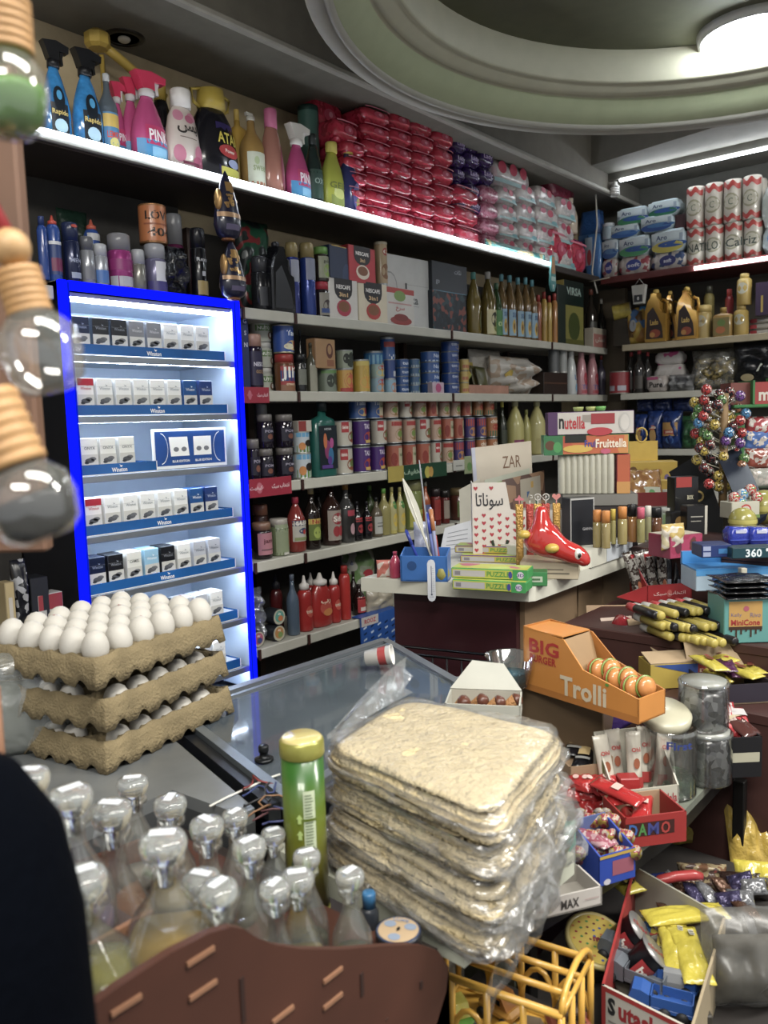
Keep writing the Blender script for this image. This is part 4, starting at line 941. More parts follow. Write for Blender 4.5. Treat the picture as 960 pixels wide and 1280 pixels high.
goods('L',LEDZ,G,[
 ('bottle',50,86,47,'blue spray bottle with black trigger, first on the top ledge',dict(rap,name='spray_bottle')),
 ('bottle',88,127,57,'blue spray bottle with black trigger beside the small clear bottle',dict(rap,name='spray_bottle')),
 ('bottle',122,147,88,'small clear bottle with a yellow and blue label',dict(shape='wine',body='#55606a',cap='#a9abad',gloss=.1,lab=(.02,.5,'#3f7fae'),items=[('r',-1,.62,1,.95,'#c9a83a'),('t','LEMON',0,.42,.7,.2,'#c43a2c'),('e',0,.2,.5,.15,'#c9c46a')])),
 ('bottle',136,158,100,'small pink spray bottle half hidden behind the first pink sprayer',dict(pink,name='spray_bottle',back=.06)),
 ('bottle',150,178,94,'pink spray bottle with red trigger behind the front pink and blue one',dict(pink,name='spray_bottle',back=.05)),
 ('bottle',162,206,84,'pink and blue spray bottle with white lettering in front of the black jug',dict(pink,name='spray_bottle')),
 ('bottle',186,218,94,'black jug with yellow cap behind the pink flowered bottle',dict(shape='soft',body='#17161c',cap='#a98f22',back=.10,lab=(.1,.5,'#3a2452'),items=[('t','AT',.4,.6,.6,.3,'#c9b02a')])),
 ('bottle',204,250,107,'white softener bottle with pink blossoms and black script',dict(shape='soft',body='#cbbfb6',cap='#d8d4d0',dr=.55,lab=(.03,.72,None,1.0),items=[('e',-.5,.92,.3,.1,'#c77f98'),('e',.3,.93,.3,.08,'#c77f98'),('e',.1,.88,.25,.07,'#b7607f'),('t',fa('بس'),0,.70,.6,.18,'#2a2422'),('r',-.5,.54,.5,.555,'#6b5a50'),('e',-.6,.25,.35,.15,'#c0728c'),('e',.6,.3,.35,.16,'#c0728c'),('e',.5,.14,.4,.12,'#a94f70'),('r',-.45,.08,.5,.13,'#6e2b44')])),
 ('bottle',234,296,103,'large black bottle with yellow handled cap',dict(shape='soft',body='#121119',cap='#b39a22',capk='handles',dr=.6,lab=(.06,.66,None,1.0),items=[('r',-.2,0,.95,.95,'#2c2158'),('r',-.15,.0,.95,.16,'#b5b02f'),('t','ATAK',.35,.68,.55,.2,'#d2c02a'),('e',.3,.45,.5,.12,'#b02a2c'),('t','Power',.3,.45,.4,.07,'#eadfd5'),('e',.45,.24,.3,.08,'#8f9bc0')])),
 ('bottle',287,308,133,'yellow bottle squeezed behind the large black bottle',dict(shape='square',body='#c29a26',cap='#c9a83a',back=.08,n=4)),
 ('bottle',299,330,135,'amber bottle with clear pump and round pale label',dict(shape='wine',body='#b28a3c',cap='#b3b0a6',capk='pump',gloss=.1,trans=.3,lab=(.05,.48,'#c3c9b4'),items=[('r',-1,0,1,.14,'#b06a48'),('t','sweet',0,.55,.6,.2,'#8f9b70'),('e',-.3,.75,.2,.12,'#a9b98a')])),
 ('bottle',325,354,132,'translucent pink bottle with a flat pink cap',dict(shape='soft',body='#b87a68',cap='#b3577e',gloss=.12,trans=.25,dr=.7,lab=(.04,.62,None,1.2),items=[('e',.7,.5,.5,.5,'#b04a62'),('e',.75,.5,.35,.38,'#c98a9b')])),
 ('bottle',355,387,150,'pink and blue spray bottle with white trigger',dict(pink,name='spray_bottle',body2='#cdc9c0',cap='#d5d2cb')),
 ('bottle',380,403,163,'dark green slim bottle between white trigger sprayer and yellow bottle',dict(shape='duck',body='#20302c',cap='#1b2422',lab=(.1,.5,'#2d4a40'),items=[('t','OXI',0,.6,.6,.2,'#8fa59a')])),
 ('bottle',401,429,174,'lime yellow cleaner bottle with slim neck',dict(shape='duck',body='#b3b82a',cap='#c2b23a',dr=.6,lab=(.08,.55,None),items=[('r',-.6,.0,.7,.3,'#8c9a3a'),('t','GEL',0,.6,.7,.2,'#6f7a22'),('e',.1,.35,.5,.16,'#c9cf6a')])),
 ('bottle',423,448,176,'purple cleaner bottle with yellow cap beside the red packs',dict(shape='duck',body='#2f3468',cap='#c2ab2e',dr=.6,lab=(.08,.5,None),items=[('e',.4,.4,.6,.5,'#5a5aa0'),('e',.5,.2,.4,.2,'#b3b53a')])),
])
p = on_x(385,140,-2.5)
# yellow brushes lying behind the bottles and the round green roll
loc,w,h,rz = place('L',125,205,60,LEDZ+.33,.2,False)
t = thing('yellow_brush',(loc.x,loc.y,LEDZ+.36),rz,'yellow plastic brush lying over the bottles at the left ledge end','brush',G)
ym = M('#b99a2c',.4,var=.1)
mb = MB(); mb.tube([(-w*.5,0,.06),(-w*.2,0,.03),(w*.5,0,-.05)],.016,ym,8); mb.build('handle',t)
mb = MB(); mb.T = Matrix.Translation((-w*.5,0,.065)); mb.lathe([(.03,-.03),(.042,-.02),(.042,.015),(.02,.03)],ym,8,smooth=False); mb.build('head',t)
MB().tube([(-w*.45,.0,.02),(-w*.45,0,-.36)],.008,ym,6).build('stand_rod',t)
goods('L',LEDZ,G,[('can',374,400,128,'teal wrapped roll standing behind the dark green bottle',dict(lab='#3f6a60',lid='#2c4a44',back=.12,name='wrapped_roll',cat='roll'))])
# red,purple,pink and white packs
GR = 'red wrapped packs on the top ledge'
redp = PRINT(('#b81536','#c81c42','#a01230','#d0304f'),18,.16,'NOISE',.5)
ri = [('e',0,.5,.4,.22,'#c23a58'),('e',.08,.53,.14,.10,'#d98a9a'),('r',-.98,.9,.98,.97,'#d06f84')]
def packwall(cols,group,desc,opts,back=0,z0=None,d=.2):
    for ci,(a,b,top,n) in enumerate(cols):
        stack('pack','L',a,b,top,z0 if z0 is not None else LEDZ,n,lambda i: f'{desc}, {UPN[i]} of the {ORD[ci]} column from the left',group,back,opts=dict(opts,d=d),jit=.002)
packwall([(436,461,176,5),(459,492,134,7),(491,519,140,7),(518,546,148,7),(545,571,160,6),(570,604,232,3)],GR,'glossy red wrapped pack',dict(col=redp,items=ri),0,d=.24)
loc,w,h,rz = place('L',432,460,150,LEDZ,.0,False)
goods('L',LEDZ,GR,[('pack',394,430,124,'round glossy red bag on top of the cleaning bottles',dict(col=redp,d=.16,back=.13,z=on_x(412,166,-2.47).z,items=ri)),
  ('pack',422,450,150,'glossy red pack leaning at the top left of the red wall',dict(col=redp,d=.2,back=.02,z=on_x(436,178,-2.36).z,items=ri)),
  ('pack',494,548,124,'flat dark red pack lying on top of the red wall',dict(col='#6b1626',d=.2,back=.1,z=on_x(520,146,-2.44).z,items=ri))])
GP = 'purple wrapped packs on the top ledge'
zp = on_x(590,264,LXF).z
pi_ = [('t','Lady',0,.52,.6,.45,'#b9a6cf'),('e',.0,.5,.5,.25,'#4a2472'),('t','Lady',0,.52,.6,.4,'#c9b8dc')]
purp = PRINT(('#2c1350','#3a1c66','#241040','#4a2a7a'),20,.2,'NOISE',.5)
for ci,(a,b,top,n) in enumerate([(569,585,172,5),(585,603,170,5),(602,620,186,4)]):
    stack('pack','L',a,b,top,zp,n,lambda i: f'glossy purple pack, {UPN[i]} of the {ORD[ci]} purple column',GP,.02,opts=dict(col=purp,d=.2,items=pi_))
goods('L',LEDZ,GP,[('pack',556,606,152,'long dark blue wrapped pack lying on the purple packs',dict(col='#262a4e',d=.14,z=on_x(585,168,-2.4).z,back=.08,items=[('r',-1,.4,1,.6,'#7a7f9e')]))])
GW = 'pink and white wrapped packs on the top ledge'
pkp = PRINT(('#b9647f','#c77f95','#a94a6a','#c9a0ac'),25,.25,'NOISE',.3)
whp = PRINT(('#c9c2c0','#d3ccc8','#bdb5b5','#c9aab0'),16,.25,'NOISE',.3)
wi = [('e',.1,.72,.28,.22,'#b8304f'),('e',-.55,.8,.25,.16,'#b8506c'),('r',-1,.02,1,.16,'#9cc0c0'),('e',.5,.2,.3,.12,'#6fa5ac'),('r',-.5,.35,.3,.42,'#a9a6a4')]
stack('pack','L',605,626,232,LEDZ,4,lambda i: f'small pink pack, {UPN[i]} of the column beside the red packs',GW,opts=dict(col=pkp,d=.16))
for ci,(a,b,top,n) in enumerate([(625,650,234,4),(650,673,230,4),(672,700,234,4),(699,722,246,3)]):
    stack('pack','L',a,b,top,LEDZ,n,lambda i: f'white pack with red petals, {UPN[i]} of the {ORD[ci]} white column',GW,opts=dict(col=whp,d=.18,items=wi))
goods('L',LEDZ,GW,[('pack',619,664,206,'large white pack with red petals lying across the white columns',dict(col=whp,d=.18,z=on_x(640,233,LXF).z,back=.01,items=[('e',-.6,.75,.22,.3,'#b8304f'),('e',0,.78,.22,.3,'#b8304f'),('e',.6,.78,.22,.3,'#b8304f'),('r',-1,.0,1,.2,'#8fb5b8')])),
  ('pack',617,668,189,'flat red bag with white stripe on the white packs',dict(col='#8f1d36',d=.16,z=on_x(640,206,LXF).z,back=.02,items=[('r',-1,.3,1,.5,'#c9b5b5')])),
  ('pack',690,722,206,'dark crimson pack leaning on the right of the white packs',dict(col='#7d1d3a',d=.12,z=on_x(706,247,LXF).z,back=.03,items=[('r',-.9,.4,.9,.48,'#c9b0b5')])),
  ('pack',690,713,288,'crimson bag, left of two at the ledge corner',dict(col=redp,d=.15,items=ri,name='bag',cat='bag')),
  ('pack',712,736,300,'crimson bag, right of two at the ledge corner',dict(col=redp,d=.15,items=ri,name='bag',cat='bag')),
  ('bottle',703,722,243,'pale beige bottle standing on a crimson bag in the corner',dict(shape='duck',body='#b5a48c',cap='#c9bfa8',z=on_x(712,289,LXF).z))])
loc,w,h,rz = place('L',606,690,315,LEDZ,-.03,False)
t = thing('teal_packet',(LXF+.02,loc.y,LEDZ+.004),rz,'long teal and cream packet lying along the ledge front under white packs','packet')
mb = MB(); mb.T = Matrix.Rotation(radians(90),4,'Y'); mb.pillow(.04,.62,.03,PRINT(('#4f8f8c','#5f9a94','#b3a478','#3f7f7c'),8,.3,'NOISE'),12,20,.04,.5,2,(-.02,0,0)); mb.build('packet_film',t)
a = on_x(688,320,XF+.01); b = on_x(688,365,XF+.01)
t = thing('hanging_packet',(XF+.022,a.y,b.z),rz,'teal and orange tapered packet hanging at the end of the light strip','packet')
hh = a.z-b.z; mb = MB(); mb.prism([(-.03,.04),(-.015,.008),(.0,0),(.018,.006),(.036,.04),(.02,hh),(-.012,hh)],-.004,.008,M('#4f9492',.35,var=.1)); mb.build('packet_film',t)
S = flat(-.0045); MB().poly(S,[(-.02,hh*.5),(.026,hh*.5),(.018,hh*.97),(-.012,hh*.97)],1,M('#c08f62',.4)).patch(S,-.022,.027,hh*.3,hh*.42,1,M('#b5cfc9',.4),1,1).poly(S,[(-.008,hh*.2),(.012,hh*.2),(.002,hh*.05)],1,M('#c9d6d0',.4)).build('print',t)
MB().tube([(0,0,hh*.98),(0,-.004,hh+.03)],.002,M('#b5b0a5',.5),5).build('hook',t)

# ---- second shelf (and over the cabinet)
G = 'toiletries over the lit cabinet'
zc = Z2+.024
goods('L',zc,G,[
 ('bottle',47,60,270,'blue shampoo bottle at the left end over the cabinet',dict(shape='tallround',body='#1d3f86',cap='#1a2f66')),
 ('bottle',58,76,268,'blue bottle with white and red cap over the cabinet left corner',dict(shape='tallround',body='#24468c',cap='#b8402f',capk='nozzle',lab=(.1,.6,'#203a72'),items=[('r',-.8,.1,1,.5,'#6f1f4a'),('r',-1,.9,1,1,'#c9cbd0')])),
 ('aero',77,100,277,'dark blue deodorant with a red dot on its cap',dict(body='#1b2447',cap='#1f2a4c',capf=.3,items=[('r',-.5,.05,.5,.2,'#8f9bb5'),('e',0,1.36,.3,.04,'#b5402f'),('t','MEN',0,.5,.5,.1,'#8a93ad')])),
 ('aero',100,118,295,'silver deodorant, left of the pair beside the dark blue can',dict(body='#8d9096',cap='#5a5c63',items=[('r',-.7,.1,.7,.5,'#6b6e76')])),
 ('aero',116,135,304,'silver and blue deodorant, right of the pair',dict(body='#9ca0a8',cap='#a9acb2',items=[('r',-1,.05,1,.5,'#3f6fb0')])),
 ('bottle',106,126,273,'blue bottle with white neck and red tip behind silver cans',dict(shape='tallround',body='#2a4a90',cap='#b5503a',capk='nozzle',back=.08,lab=(.7,.8,'#b5b8bd'))),
 ('aero',134,165,290,'clear topped canister with magenta band over the cabinet',dict(body='#9a2a78',cap='#77777c',capf=.3,items=[('r',-1.2,.0,1.2,.28,'#a9abb3'),('r',-1.2,.45,1.2,.75,'#8a1f6a')])),
 ('aero',164,182,311,'short silver canister beside the magenta one',dict(body='#7b7a72',cap='#9da0a4',capf=.35)),
 ('aero',180,208,303,'clear canister with violet foot under the orange tin',dict(body='#6d6a8a',cap='#8f9198',capf=.3,items=[('r',-1.2,.0,1.2,.3,'#3f3a7a'),('r',-.5,.3,.4,.9,'#c9cbd2')])),
 ('can',173,208,253,'orange patterned tin with black lettering on top of a canister',dict(lab='#b56a35',lid='#9a6a3c',z=on_x(192,303,LXF).z+.002,items=[('t','LOV',-.2,.72,.6,.25,'#1d1613'),('t','404',.0,.25,.7,.25,'#1d1613'),('r',-.9,.45,.9,.5,'#8f4a22')])),
 ('aero',208,230,266,'magenta canister with clear cap behind the orange tin',dict(body='#6b2050',cap='#77787d',capf=.35,back=.1)),
 ('aero',238,258,284,'black deodorant with silver lettering beside the butterfly gifts',dict(body='#15161b',cap='#1b1c22',items=[('t','Rexo',0,.75,.7,.08,'#a9abb0'),('poly',0) if 0 else ('r',-.2,.4,.2,.5,'#b0b2b8'),('r',-.7,.0,.7,.3,'#a08a4a')])),
])
loc,w,h,rz = place('L',204,244,305,zc,0,False)
t = thing('black_bag',(loc.x,loc.y,zc),rz,'crumpled glossy black plastic bag over the lit cabinet','bag',G)
k_bag(t,w,h,.10,'#0f1118',wr=1.4,gloss=.12,bump=1.0)
goods('L',zc,G,[('bag',80,118,262,'dark green pouch behind the deodorants over the cabinet',dict(col='#14281f',back=.16,d=.06,items=[]))])
# butterfly gift packs hanging from the ledge
for k,(cx,y0,y1) in enumerate(((282,214,300),(289,300,374))):
    a,b = on_x(cx,y0,-2.24),on_x(cx,y1,-2.24); hh = a.z-b.z; Rr = .053
    t = thing('gift_pack',(-2.235,(a.y+b.y)/2,b.z),rz,['upper','lower'][k]+' teardrop gift pack with gold butterflies hanging at the cabinet corner','gift pack','hanging teardrop gift packs')
    pr = [(.35*Rr,0),(.8*Rr,hh*.06),(Rr,hh*.2),(.95*Rr,hh*.32),(.75*Rr,hh*.55),(.45*Rr,hh*.8),(.15*Rr,hh*.95),(0,hh)]
    MB().lathe(pr,M('#1b1c36',.3,coat=.5,var=.1),22,sy=.7).build('shell',t)
    S = cyl(interp(pr),.7); mb = MB(); gold = M('#b98f4e',.3,metal=.6)
    mb.patch(S,-Rr*1.3,Rr*1.3,hh*.30,hh*.37,1,M('#b58f68',.35,metal=.3),14,1).patch(S,-Rr*.3,Rr*.35,hh*.68,hh*.82,1,gold,4,1)
    for q in range(14):
        x,zq = rnd.uniform(-.8,.8)*Rr,hh*rnd.uniform(.42,.72); x *= 1-zq/hh*.55; sz = rnd.uniform(.004,.008)
        for s_ in (-1,1): mb.disc(S,x+s_*sz*.6,zq+sz*.35,sz*.6,sz*.7,1.5,gold,8); mb.disc(S,x+s_*sz*.4,zq-sz*.45,sz*.4,sz*.4,1.5,gold,8)
    mb.patch(S,-Rr*.6,Rr*.5,hh*.12,hh*.2,1,M('#5a5272',.4),8,1).build('gold_print',t)
    MB().lathe([(.42*Rr,-.003),(.46*Rr,.003),(0,.004)],M('#7a4a22',.3),18,sy=.9).build('amber_base',t)
    MB().sphere((-.8*Rr,-.008,hh*.55),.018,M('#b58a4a',.25,metal=.6),14,8,sx=.5,sz=2.0).build('amber_window',t)
    MB().tube([(0,0,hh*.99),(.003,0,hh+.03 if k else LEDZ-.036-b.z)],.0018,M('#9a948a',.5),5).build('thread',t)
G = 'goods on the upper shelf'
nes = lambda bg,fg,cup: dict(front=bg,side=fg,d=.07,items=[('e',0,.74,.62,.26,'#1f1c1e'),('r',-.62,.74,.62,1.0,'#1f1c1e'),('t','NESCAFE',0,.80,.48,.1,'#e6e2dc'),('t','3in1',0,.62,.3,.1,'#d9b27a'),('e',0,.3,.5,.2,cup),('e',0,.33,.38,.13,'#7c4a26')],name='coffee_box')
goods('L',Z2,G,[
 ('aero',314,336,319,'dark grey aerosol beside the lower butterfly gift',dict(body='#25262b',cap='#3a3b40',items=[('r',-.6,.1,.6,.6,'#3d3f45')])),
 ('jug',334,362,304,'black handled bottle on the upper shelf left end',dict(body='#15161a',cap='#1b1b20',lab='#1d1e24',metal=.1,handle='#15161a')),
 ('bottle',348,366,340,'small dark red bottle before the black handled bottle',dict(shape='square',body='#3a1a22',cap='#a32a2c',n=4,lab=(.1,.6,'#9b9a96'))),
 ('aero',357,374,302,'blue aerosol with gold cap, left of two',dict(body='#27357f',cap='#8a7a4a',capf=.2,items=[('r',-.8,.55,.8,.95,'#8f93a5')])),
 ('aero',375,394,302,'blue aerosol with gold cap, right of two',dict(body='#1f3a86',cap='#8a7a4a',capf=.2,items=[('r',-.8,.6,.8,.98,'#7d8298')])),
 ('bottle',392,412,351,'dark coffee jar with red lid under another jar',dict(shape='jar',body='#231a1c',cap='#a32338',lab=(.1,.7,'#8a8578'),items=[('e',0,.4,.6,.3,'#3a2a2c'),('r',-.8,.1,.8,.3,'#2f4a86')])),
 ('bottle',391,411,307,'coffee jar with green lid standing on the red lidded jar',dict(shape='jar',body='#2a2018',cap='#5f8f3c',z=on_x(402,351,LXF).z,lab=(.1,.72,'#8f9378'),items=[('e',.1,.35,.5,.3,'#7f9a3f'),('t','gold',0,.75,.7,.2,'#3a3a2a')])),
 ('box',412,447,349,'white and purple coffee box on the upper shelf',nes('#c9c4bd','#b9b5ad','#a92a44')),
 ('box',449,484,354,'cream coffee box with a red cup picture',nes('#cfc3a8','#c2b596','#b03028')),
 ('box',412,436,308,'dark blue gift bag standing on the white coffee box',dict(front='#1d2c4a',side='#182440',d=.06,z=on_x(425,349,LXF).z,items=[('e',.8,.1,.5,.4,'#2b3d60'),('r',-.8,.97,.8,1.0,'#b5942f')],name='paper_bag',cat='bag')),
 ('box',436,470,309,'red coffee box standing on top of the other coffee boxes',dict(nes('#b3202c','#8f1a26','#d8c9b4'),z=on_x(450,354,LXF).z)),
 ('can',468,484,301,'beige powder tin next to the red coffee box',dict(lab='#b39a72',cap='#c9bfa4',z=on_x(476,356,LXF-.06).z,back=.06,items=[('e',0,.8,.4,.1,'#a8362e'),('t','C',0,.8,.3,.12,'#e2d9c8'),('e',0,.3,.6,.2,'#8a5f3a')])),
 ('box',482,540,322,'large white carton with fine black lettering',dict(front='#bcbcb8',side='#a9a9a6',d=.2,back=.06,items=[('e',-.75,.55,.3,.22,'#8f8f8d'),('e',-.75,.55,.27,.2,'#bcbcb8'),('t','aka',.15,.42,.22,.12,'#5a5a5a'),('r',-.2,.62,.8,.625,'#8f8f8d'),('r',-.2,.33,.4,.335,'#77777a'),('poly',) if 0 else ('r',-.15,.56,-.08,.64,'#333333')])),
 ('box',482,518,361,'small red and white saffron box before the white carton',dict(front='#c2beb6',side='#a8342c',d=.05,items=[('r',-1,.86,1,1,'#a8342c'),('e',0,.8,.4,.14,'#6f8f3a'),('r',-.8,.58,.8,.62,'#b88a86'),('t',fa('سرخ'),0,.46,.3,.14,'#a8342c'),('e',.05,.16,.75,.12,'#8f2a22'),('e',.05,.24,.5,.1,'#7a1f1a')])),
 ('box',541,584,366,'dark carton with small orange flowers, lower of two',dict(front=PRINT(('#12202a','#182a33','#0f1a22','#7a3a2a','#12202a','#1f3f44'),42,.5),side='#14222b',d=.16,back=.03)),
 ('box',541,584,330,'plain dark slate carton, upper of two',dict(front='#1a232b',side='#161d24',d=.16,back=.03,z=on_x(560,366,LXF-.03).z,items=[('t',fa('نکات'),.45,.75,.4,.16,'#9aa2a6'),('t','go',-.7,.3,.2,.16,'#8a9296'),('r',-.95,.0,.95,.03,'#4f7f92')])),
])
loc,w,h,rz = place('L',306,350,272,Z2+.22,.12,False)
goods('L',Z2,G,[('bag',306,346,275,'dark bag with red and green print under the ledge',dict(col=PRINT(('#1b2422','#7a2226','#1a4a34','#222829','#6f7472'),9,.3,'NOISE'),back=.14,d=.10,z=Z2,wr=1.0))])
G = 'cooking oil bottles on the upper shelf'
oil = dict(shape='pet',body='#8f7a2a',gloss=.08,trans=.45,cap='#4f8f86')
suno = dict(shape='pet',body='#8a6a34',gloss=.08,trans=.45,cap='#5a98a6',lab=(.06,.46,'#86a9be'),items=[('t','sun',0,.8,.5,.2,'#3c5f86'),('e',-.2,.35,.32,.28,'#c7a12c'),('e',-.2,.35,.14,.13,'#5a3a18'),('e',.5,.25,.25,.2,'#c7a12c')])
goods('L',Z2,G,[('bottle',583,601,338,'tall yellow oil bottle with green cap, first in the oil row',dict(oil,lab=(.08,.4,None),items=[('e',.4,.5,.5,.5,'#5a5a1f')])),
 ('bottle',600,620,337,'olive oil bottle with silver cap and black oval label',dict(oil,body='#84702c',cap='#b3b0aa',lab=(.05,.42,'#c2b98a'),items=[('e',0,.6,.5,.3,'#23241a'),('e',.2,.3,.4,.2,'#6f7a2a')])),
 ('bottle',613,628,352,'green labelled oil bottle tucked before the sunflower row',dict(oil,body='#3a5a2a',cap='#3f6a4a',lab=(.05,.5,'#3f7a3a'),items=[('t','oil',0,.5,.6,.3,'#b3c98a')]))]
 + [('bottle',a,b,tp,f'sunflower oil bottle with blue label, {ORD[i]} from left of five',suno) for i,(a,b,tp) in enumerate([(620,634,341),(629,645,342),(640,655,345),(650,664,345),(658,672,348)])])
tiny = dict(shape='tallround',body='#a07a22',cap='#9a2f28',gloss=.12,metal=0) if 0 else dict(shape='tallround',body='#a8842a',cap='#9a3028',gloss=.12)
goods('L',Z2,'small golden bottles on the upper shelf',[('bottle',a,b,tp,f'small golden bottle with red top, {nth(i, 6)} in the cluster of six',dict(tiny,body=c)) for i,(a,b,tp,c) in enumerate([(669,677,368,'#8a4a26'),(676,684,364,'#a8842a'),(683,690,369,'#b0902e'),(689,697,366,'#a8702a'),(696,702,372,'#b0902e'),(700,706,366,'#8f5a24')])])
goods('L',Z2,'goods at the corner end of the upper shelf',[
 ('box',706,729,352,'tall square olive oil tin with green top',dict(front='#7f7a34',side='#c2ab52',d=.09,items=[('r',-1,.62,1,1,'#14241f'),('t','VIRSA',0,.84,.75,.12,'#9ab0a6'),('e',0,.3,.6,.22,'#3f4a1f'),('r',-1,0,1,.1,'#5a5a22')],name='oil_tin',cat='tin')),
 ('box',697,707,356,'narrow dark green oil tin beside the square olive oil tin',dict(front='#1c2a24',side='#223',d=.08,name='oil_tin',cat='tin',items=[('t','SAZ',0,.8,.8,.1,'#8fa09a')]) if 0 else dict(front='#1c2a24',side='#1a2420',d=.08,name='oil_tin',cat='tin')),
 ('bottle',731,746,359,'dark bottle with reddish cap right of the olive oil tin',dict(shape='wine',body='#2b2620',cap='#6f3a2c',gloss=.1,lab=(.2,.45,'#4a4a44'))),
 ('bottle',746,757,372,'slim dark bottle with pale cap at the shelf end',dict(shape='wine',body='#26241f',cap='#9a968c',gloss=.1)),
 ('box',741,759,411,'small pink and cream box at the very end of the shelf',dict(front='#b3736a',side='#a9a08f',d=.06,items=[('r',-1,.7,1,1,'#b9b09c'),('t',fa('سنتی'),0,.4,.7,.3,'#d8cbbd')],back=-.02)),
])

# ---- shelf of jars and cans
G = 'goods on the shelf of jars and cans'
coco = dict(shape='jar',body='#b8b9b0',cap='#c4c4be',lab=(.06,.74,'#a9ada0'),items=[('r',-1,.55,1,.9,'#5f8048'),('t','NUTO',-.2,.72,.6,.18,'#e0e4d8'),('e',.4,.3,.3,.22,'#6b4a34'),('e',.45,.32,.18,.14,'#e0dfd6')])
loc,w,h,rz = place('L',311,340,394,Z3,0,True)
stack('bottle','L',313,340,394,Z3,3,lambda i: f'white coconut jar, {["top", "middle", "bottom"][i]} of the stack beside the cabinet',G,.06,'jar','jar',coco)
goods('L',Z3,G,[
 ('box',303,312,392,'narrow dark blue carton pressed against the cabinet',dict(front='#20305e',side='#1b2850',d=.08,items=[('t','G',0,.9,.5,.06,'#c4cad8'),('t','S',0,.75,.5,.06,'#c4cad8'),('t','N',0,.6,.5,.06,'#c4cad8')])),
 ('bottle',306,328,417,'coffee jar with copper lid and dark violet label',dict(shape='jar',body='#241a2c',cap='#a8806e',gloss=.1,lab=(.12,.7,'#241f3f'),items=[('t','NESCA',.1,.62,.7,.13,'#c9c6d2'),('t','GOLD',.1,.4,.5,.1,'#b08a52')])),
 ('bottle',343,368,442,'peanut butter jar with red lid and blue banded label',dict(shape='jar',body='#6b4226',cap='#9c2a26',lab=(.04,.77,'#a02c2c'),items=[('r',-1,.35,1,.72,'#2b3f7a'),('t','JIF',-.1,.6,.8,.5,'#e6e3da'),('r',-1,.0,1,.22,'#8a5a3a'),('t','creamy',0,.22,.5,.1,'#d9c9a4')])),
 ('can',341,367,405,'blue milk powder tin standing on the peanut butter jar',dict(lab='#2a4f9a',lid='#b0aa8a',z=on_x(355,441,LXF).z,items=[('t','Tasra',.3,.72,.55,.2,'#dfe4ee'),('e',.3,.25,.6,.2,'#c9a86a'),('e',.5,.3,.2,.14,'#a92c34'),('e',-.1,.2,.4,.12,'#d5cfae')])),
 ('bottle',368,383,442,'short dark jar with pale label right of the peanut butter jar',dict(shape='jar',body='#1e1f20',cap='#17181a',lab=(.2,.6,'#6f7266'))),
 ('bottle',372,380,412,'thin dark bottle behind the short dark jar',dict(shape='wine',body='#26282c',cap='#33353a',back=.08)),
 ('bottle',382,396,428,'dark sauce bottle with cream label and olive cap',dict(shape='wine',body='#4b4a3c',cap='#3d3a2a',lab=(.02,.55,'#8f8e7c'))),
 ('can',396,421,461,'short can of green olives at the front',dict(lab='#6f7a6a',items=[('e',-.3,.5,.3,.3,'#2f362c'),('e',.2,.6,.3,.28,'#363d30'),('e',.5,.35,.3,.25,'#2a3028'),('r',-1,.85,1,1,'#5f8a4a')])),
 ('box',394,420,424,'kraft brown paper box standing on the olive can',dict(front='#a37c50',side='#8f6b44',d=.05,z=on_x(407,461,LXF).z,items=[('e',.4,.6,.35,.26,'#5a2c20'),('e',.4,.64,.2,.16,'#a37c50'),('r',.1,.08,.8,.3,'#8a5538')])),
 ('can',420,441,461,'orange can with a grapefruit picture',dict(lab='#c0902e',items=[('e',.1,.5,.75,.4,'#a9402a'),('e',.1,.5,.55,.3,'#c25a3c'),('r',-1,.0,1,.18,'#a8342a')])),
 ('can',420,441,437,'can of dark olives standing on the grapefruit can',dict(lab='#8a9480',z=on_x(430,461,LXF).z,items=[('e',-.4,.55,.3,.3,'#22281f'),('e',.1,.65,.3,.28,'#2a3126'),('e',.5,.45,.3,.28,'#22281f'),('e',0,.25,.35,.22,'#2c3428')])),
 ('can',441,462,449,'yellow can with a mango picture',dict(lab='#b8982c',items=[('e',.1,.62,.5,.24,'#c7a02e'),('e',.0,.3,.7,.2,'#c98a26'),('r',-1,.85,1,1,'#c2ae4a')])),
 ('can',455,480,438,'wide blue can standing behind the pineapple cans',dict(lab='#2f73a8',back=.09,items=[('e',.3,.4,.5,.4,'#b3a04a'),('r',-1,.7,1,.95,'#6fa8c2')])),
 ('can',476,494,420,'tall blue and white tomato can behind the pineapple cans',dict(lab='#2b5796',back=.06,items=[('r',-1,.0,1,.35,'#c4b99a'),('t','TT',0,.6,.5,.3,'#dfe3e6'),('r',-1,.85,1,.95,'#a8362e')])),
 ('can',480,494,449,'dark blue can with a white code patch',dict(lab='#27437f',items=[('r',-.1,.1,.7,.4,'#b8bcc4')],z=on_x(487,474,LXF).z)),
 ('can',480,495,474,'small pale blue can below the dark blue can',dict(lab='#7fa3b8',items=[('e',0,.4,.5,.4,'#b0785c')])),
 ('can',463,480,472,'short pineapple can with red mark, lower',dict(lab='#7c9cae',items=[('e',0,.75,.5,.2,'#b5322c'),('e',0,.35,.7,.3,'#b87a3a')])),
 ('can',463,480,455,'short pineapple can with red mark, upper',dict(lab='#8aa3a0',z=on_x(471,472,LXF).z,items=[('e',0,.75,.5,.2,'#b5322c'),('e',0,.35,.7,.3,'#c4a53a')])),
])
tuna = dict(lab='#1f4a86',items=[('t','tuna',0,.5,.6,.35,'#c2cbd8'),('e',.7,.5,.2,.3,'#4f8a5a')])
GT = 'stacked fish tins on the jar shelf'
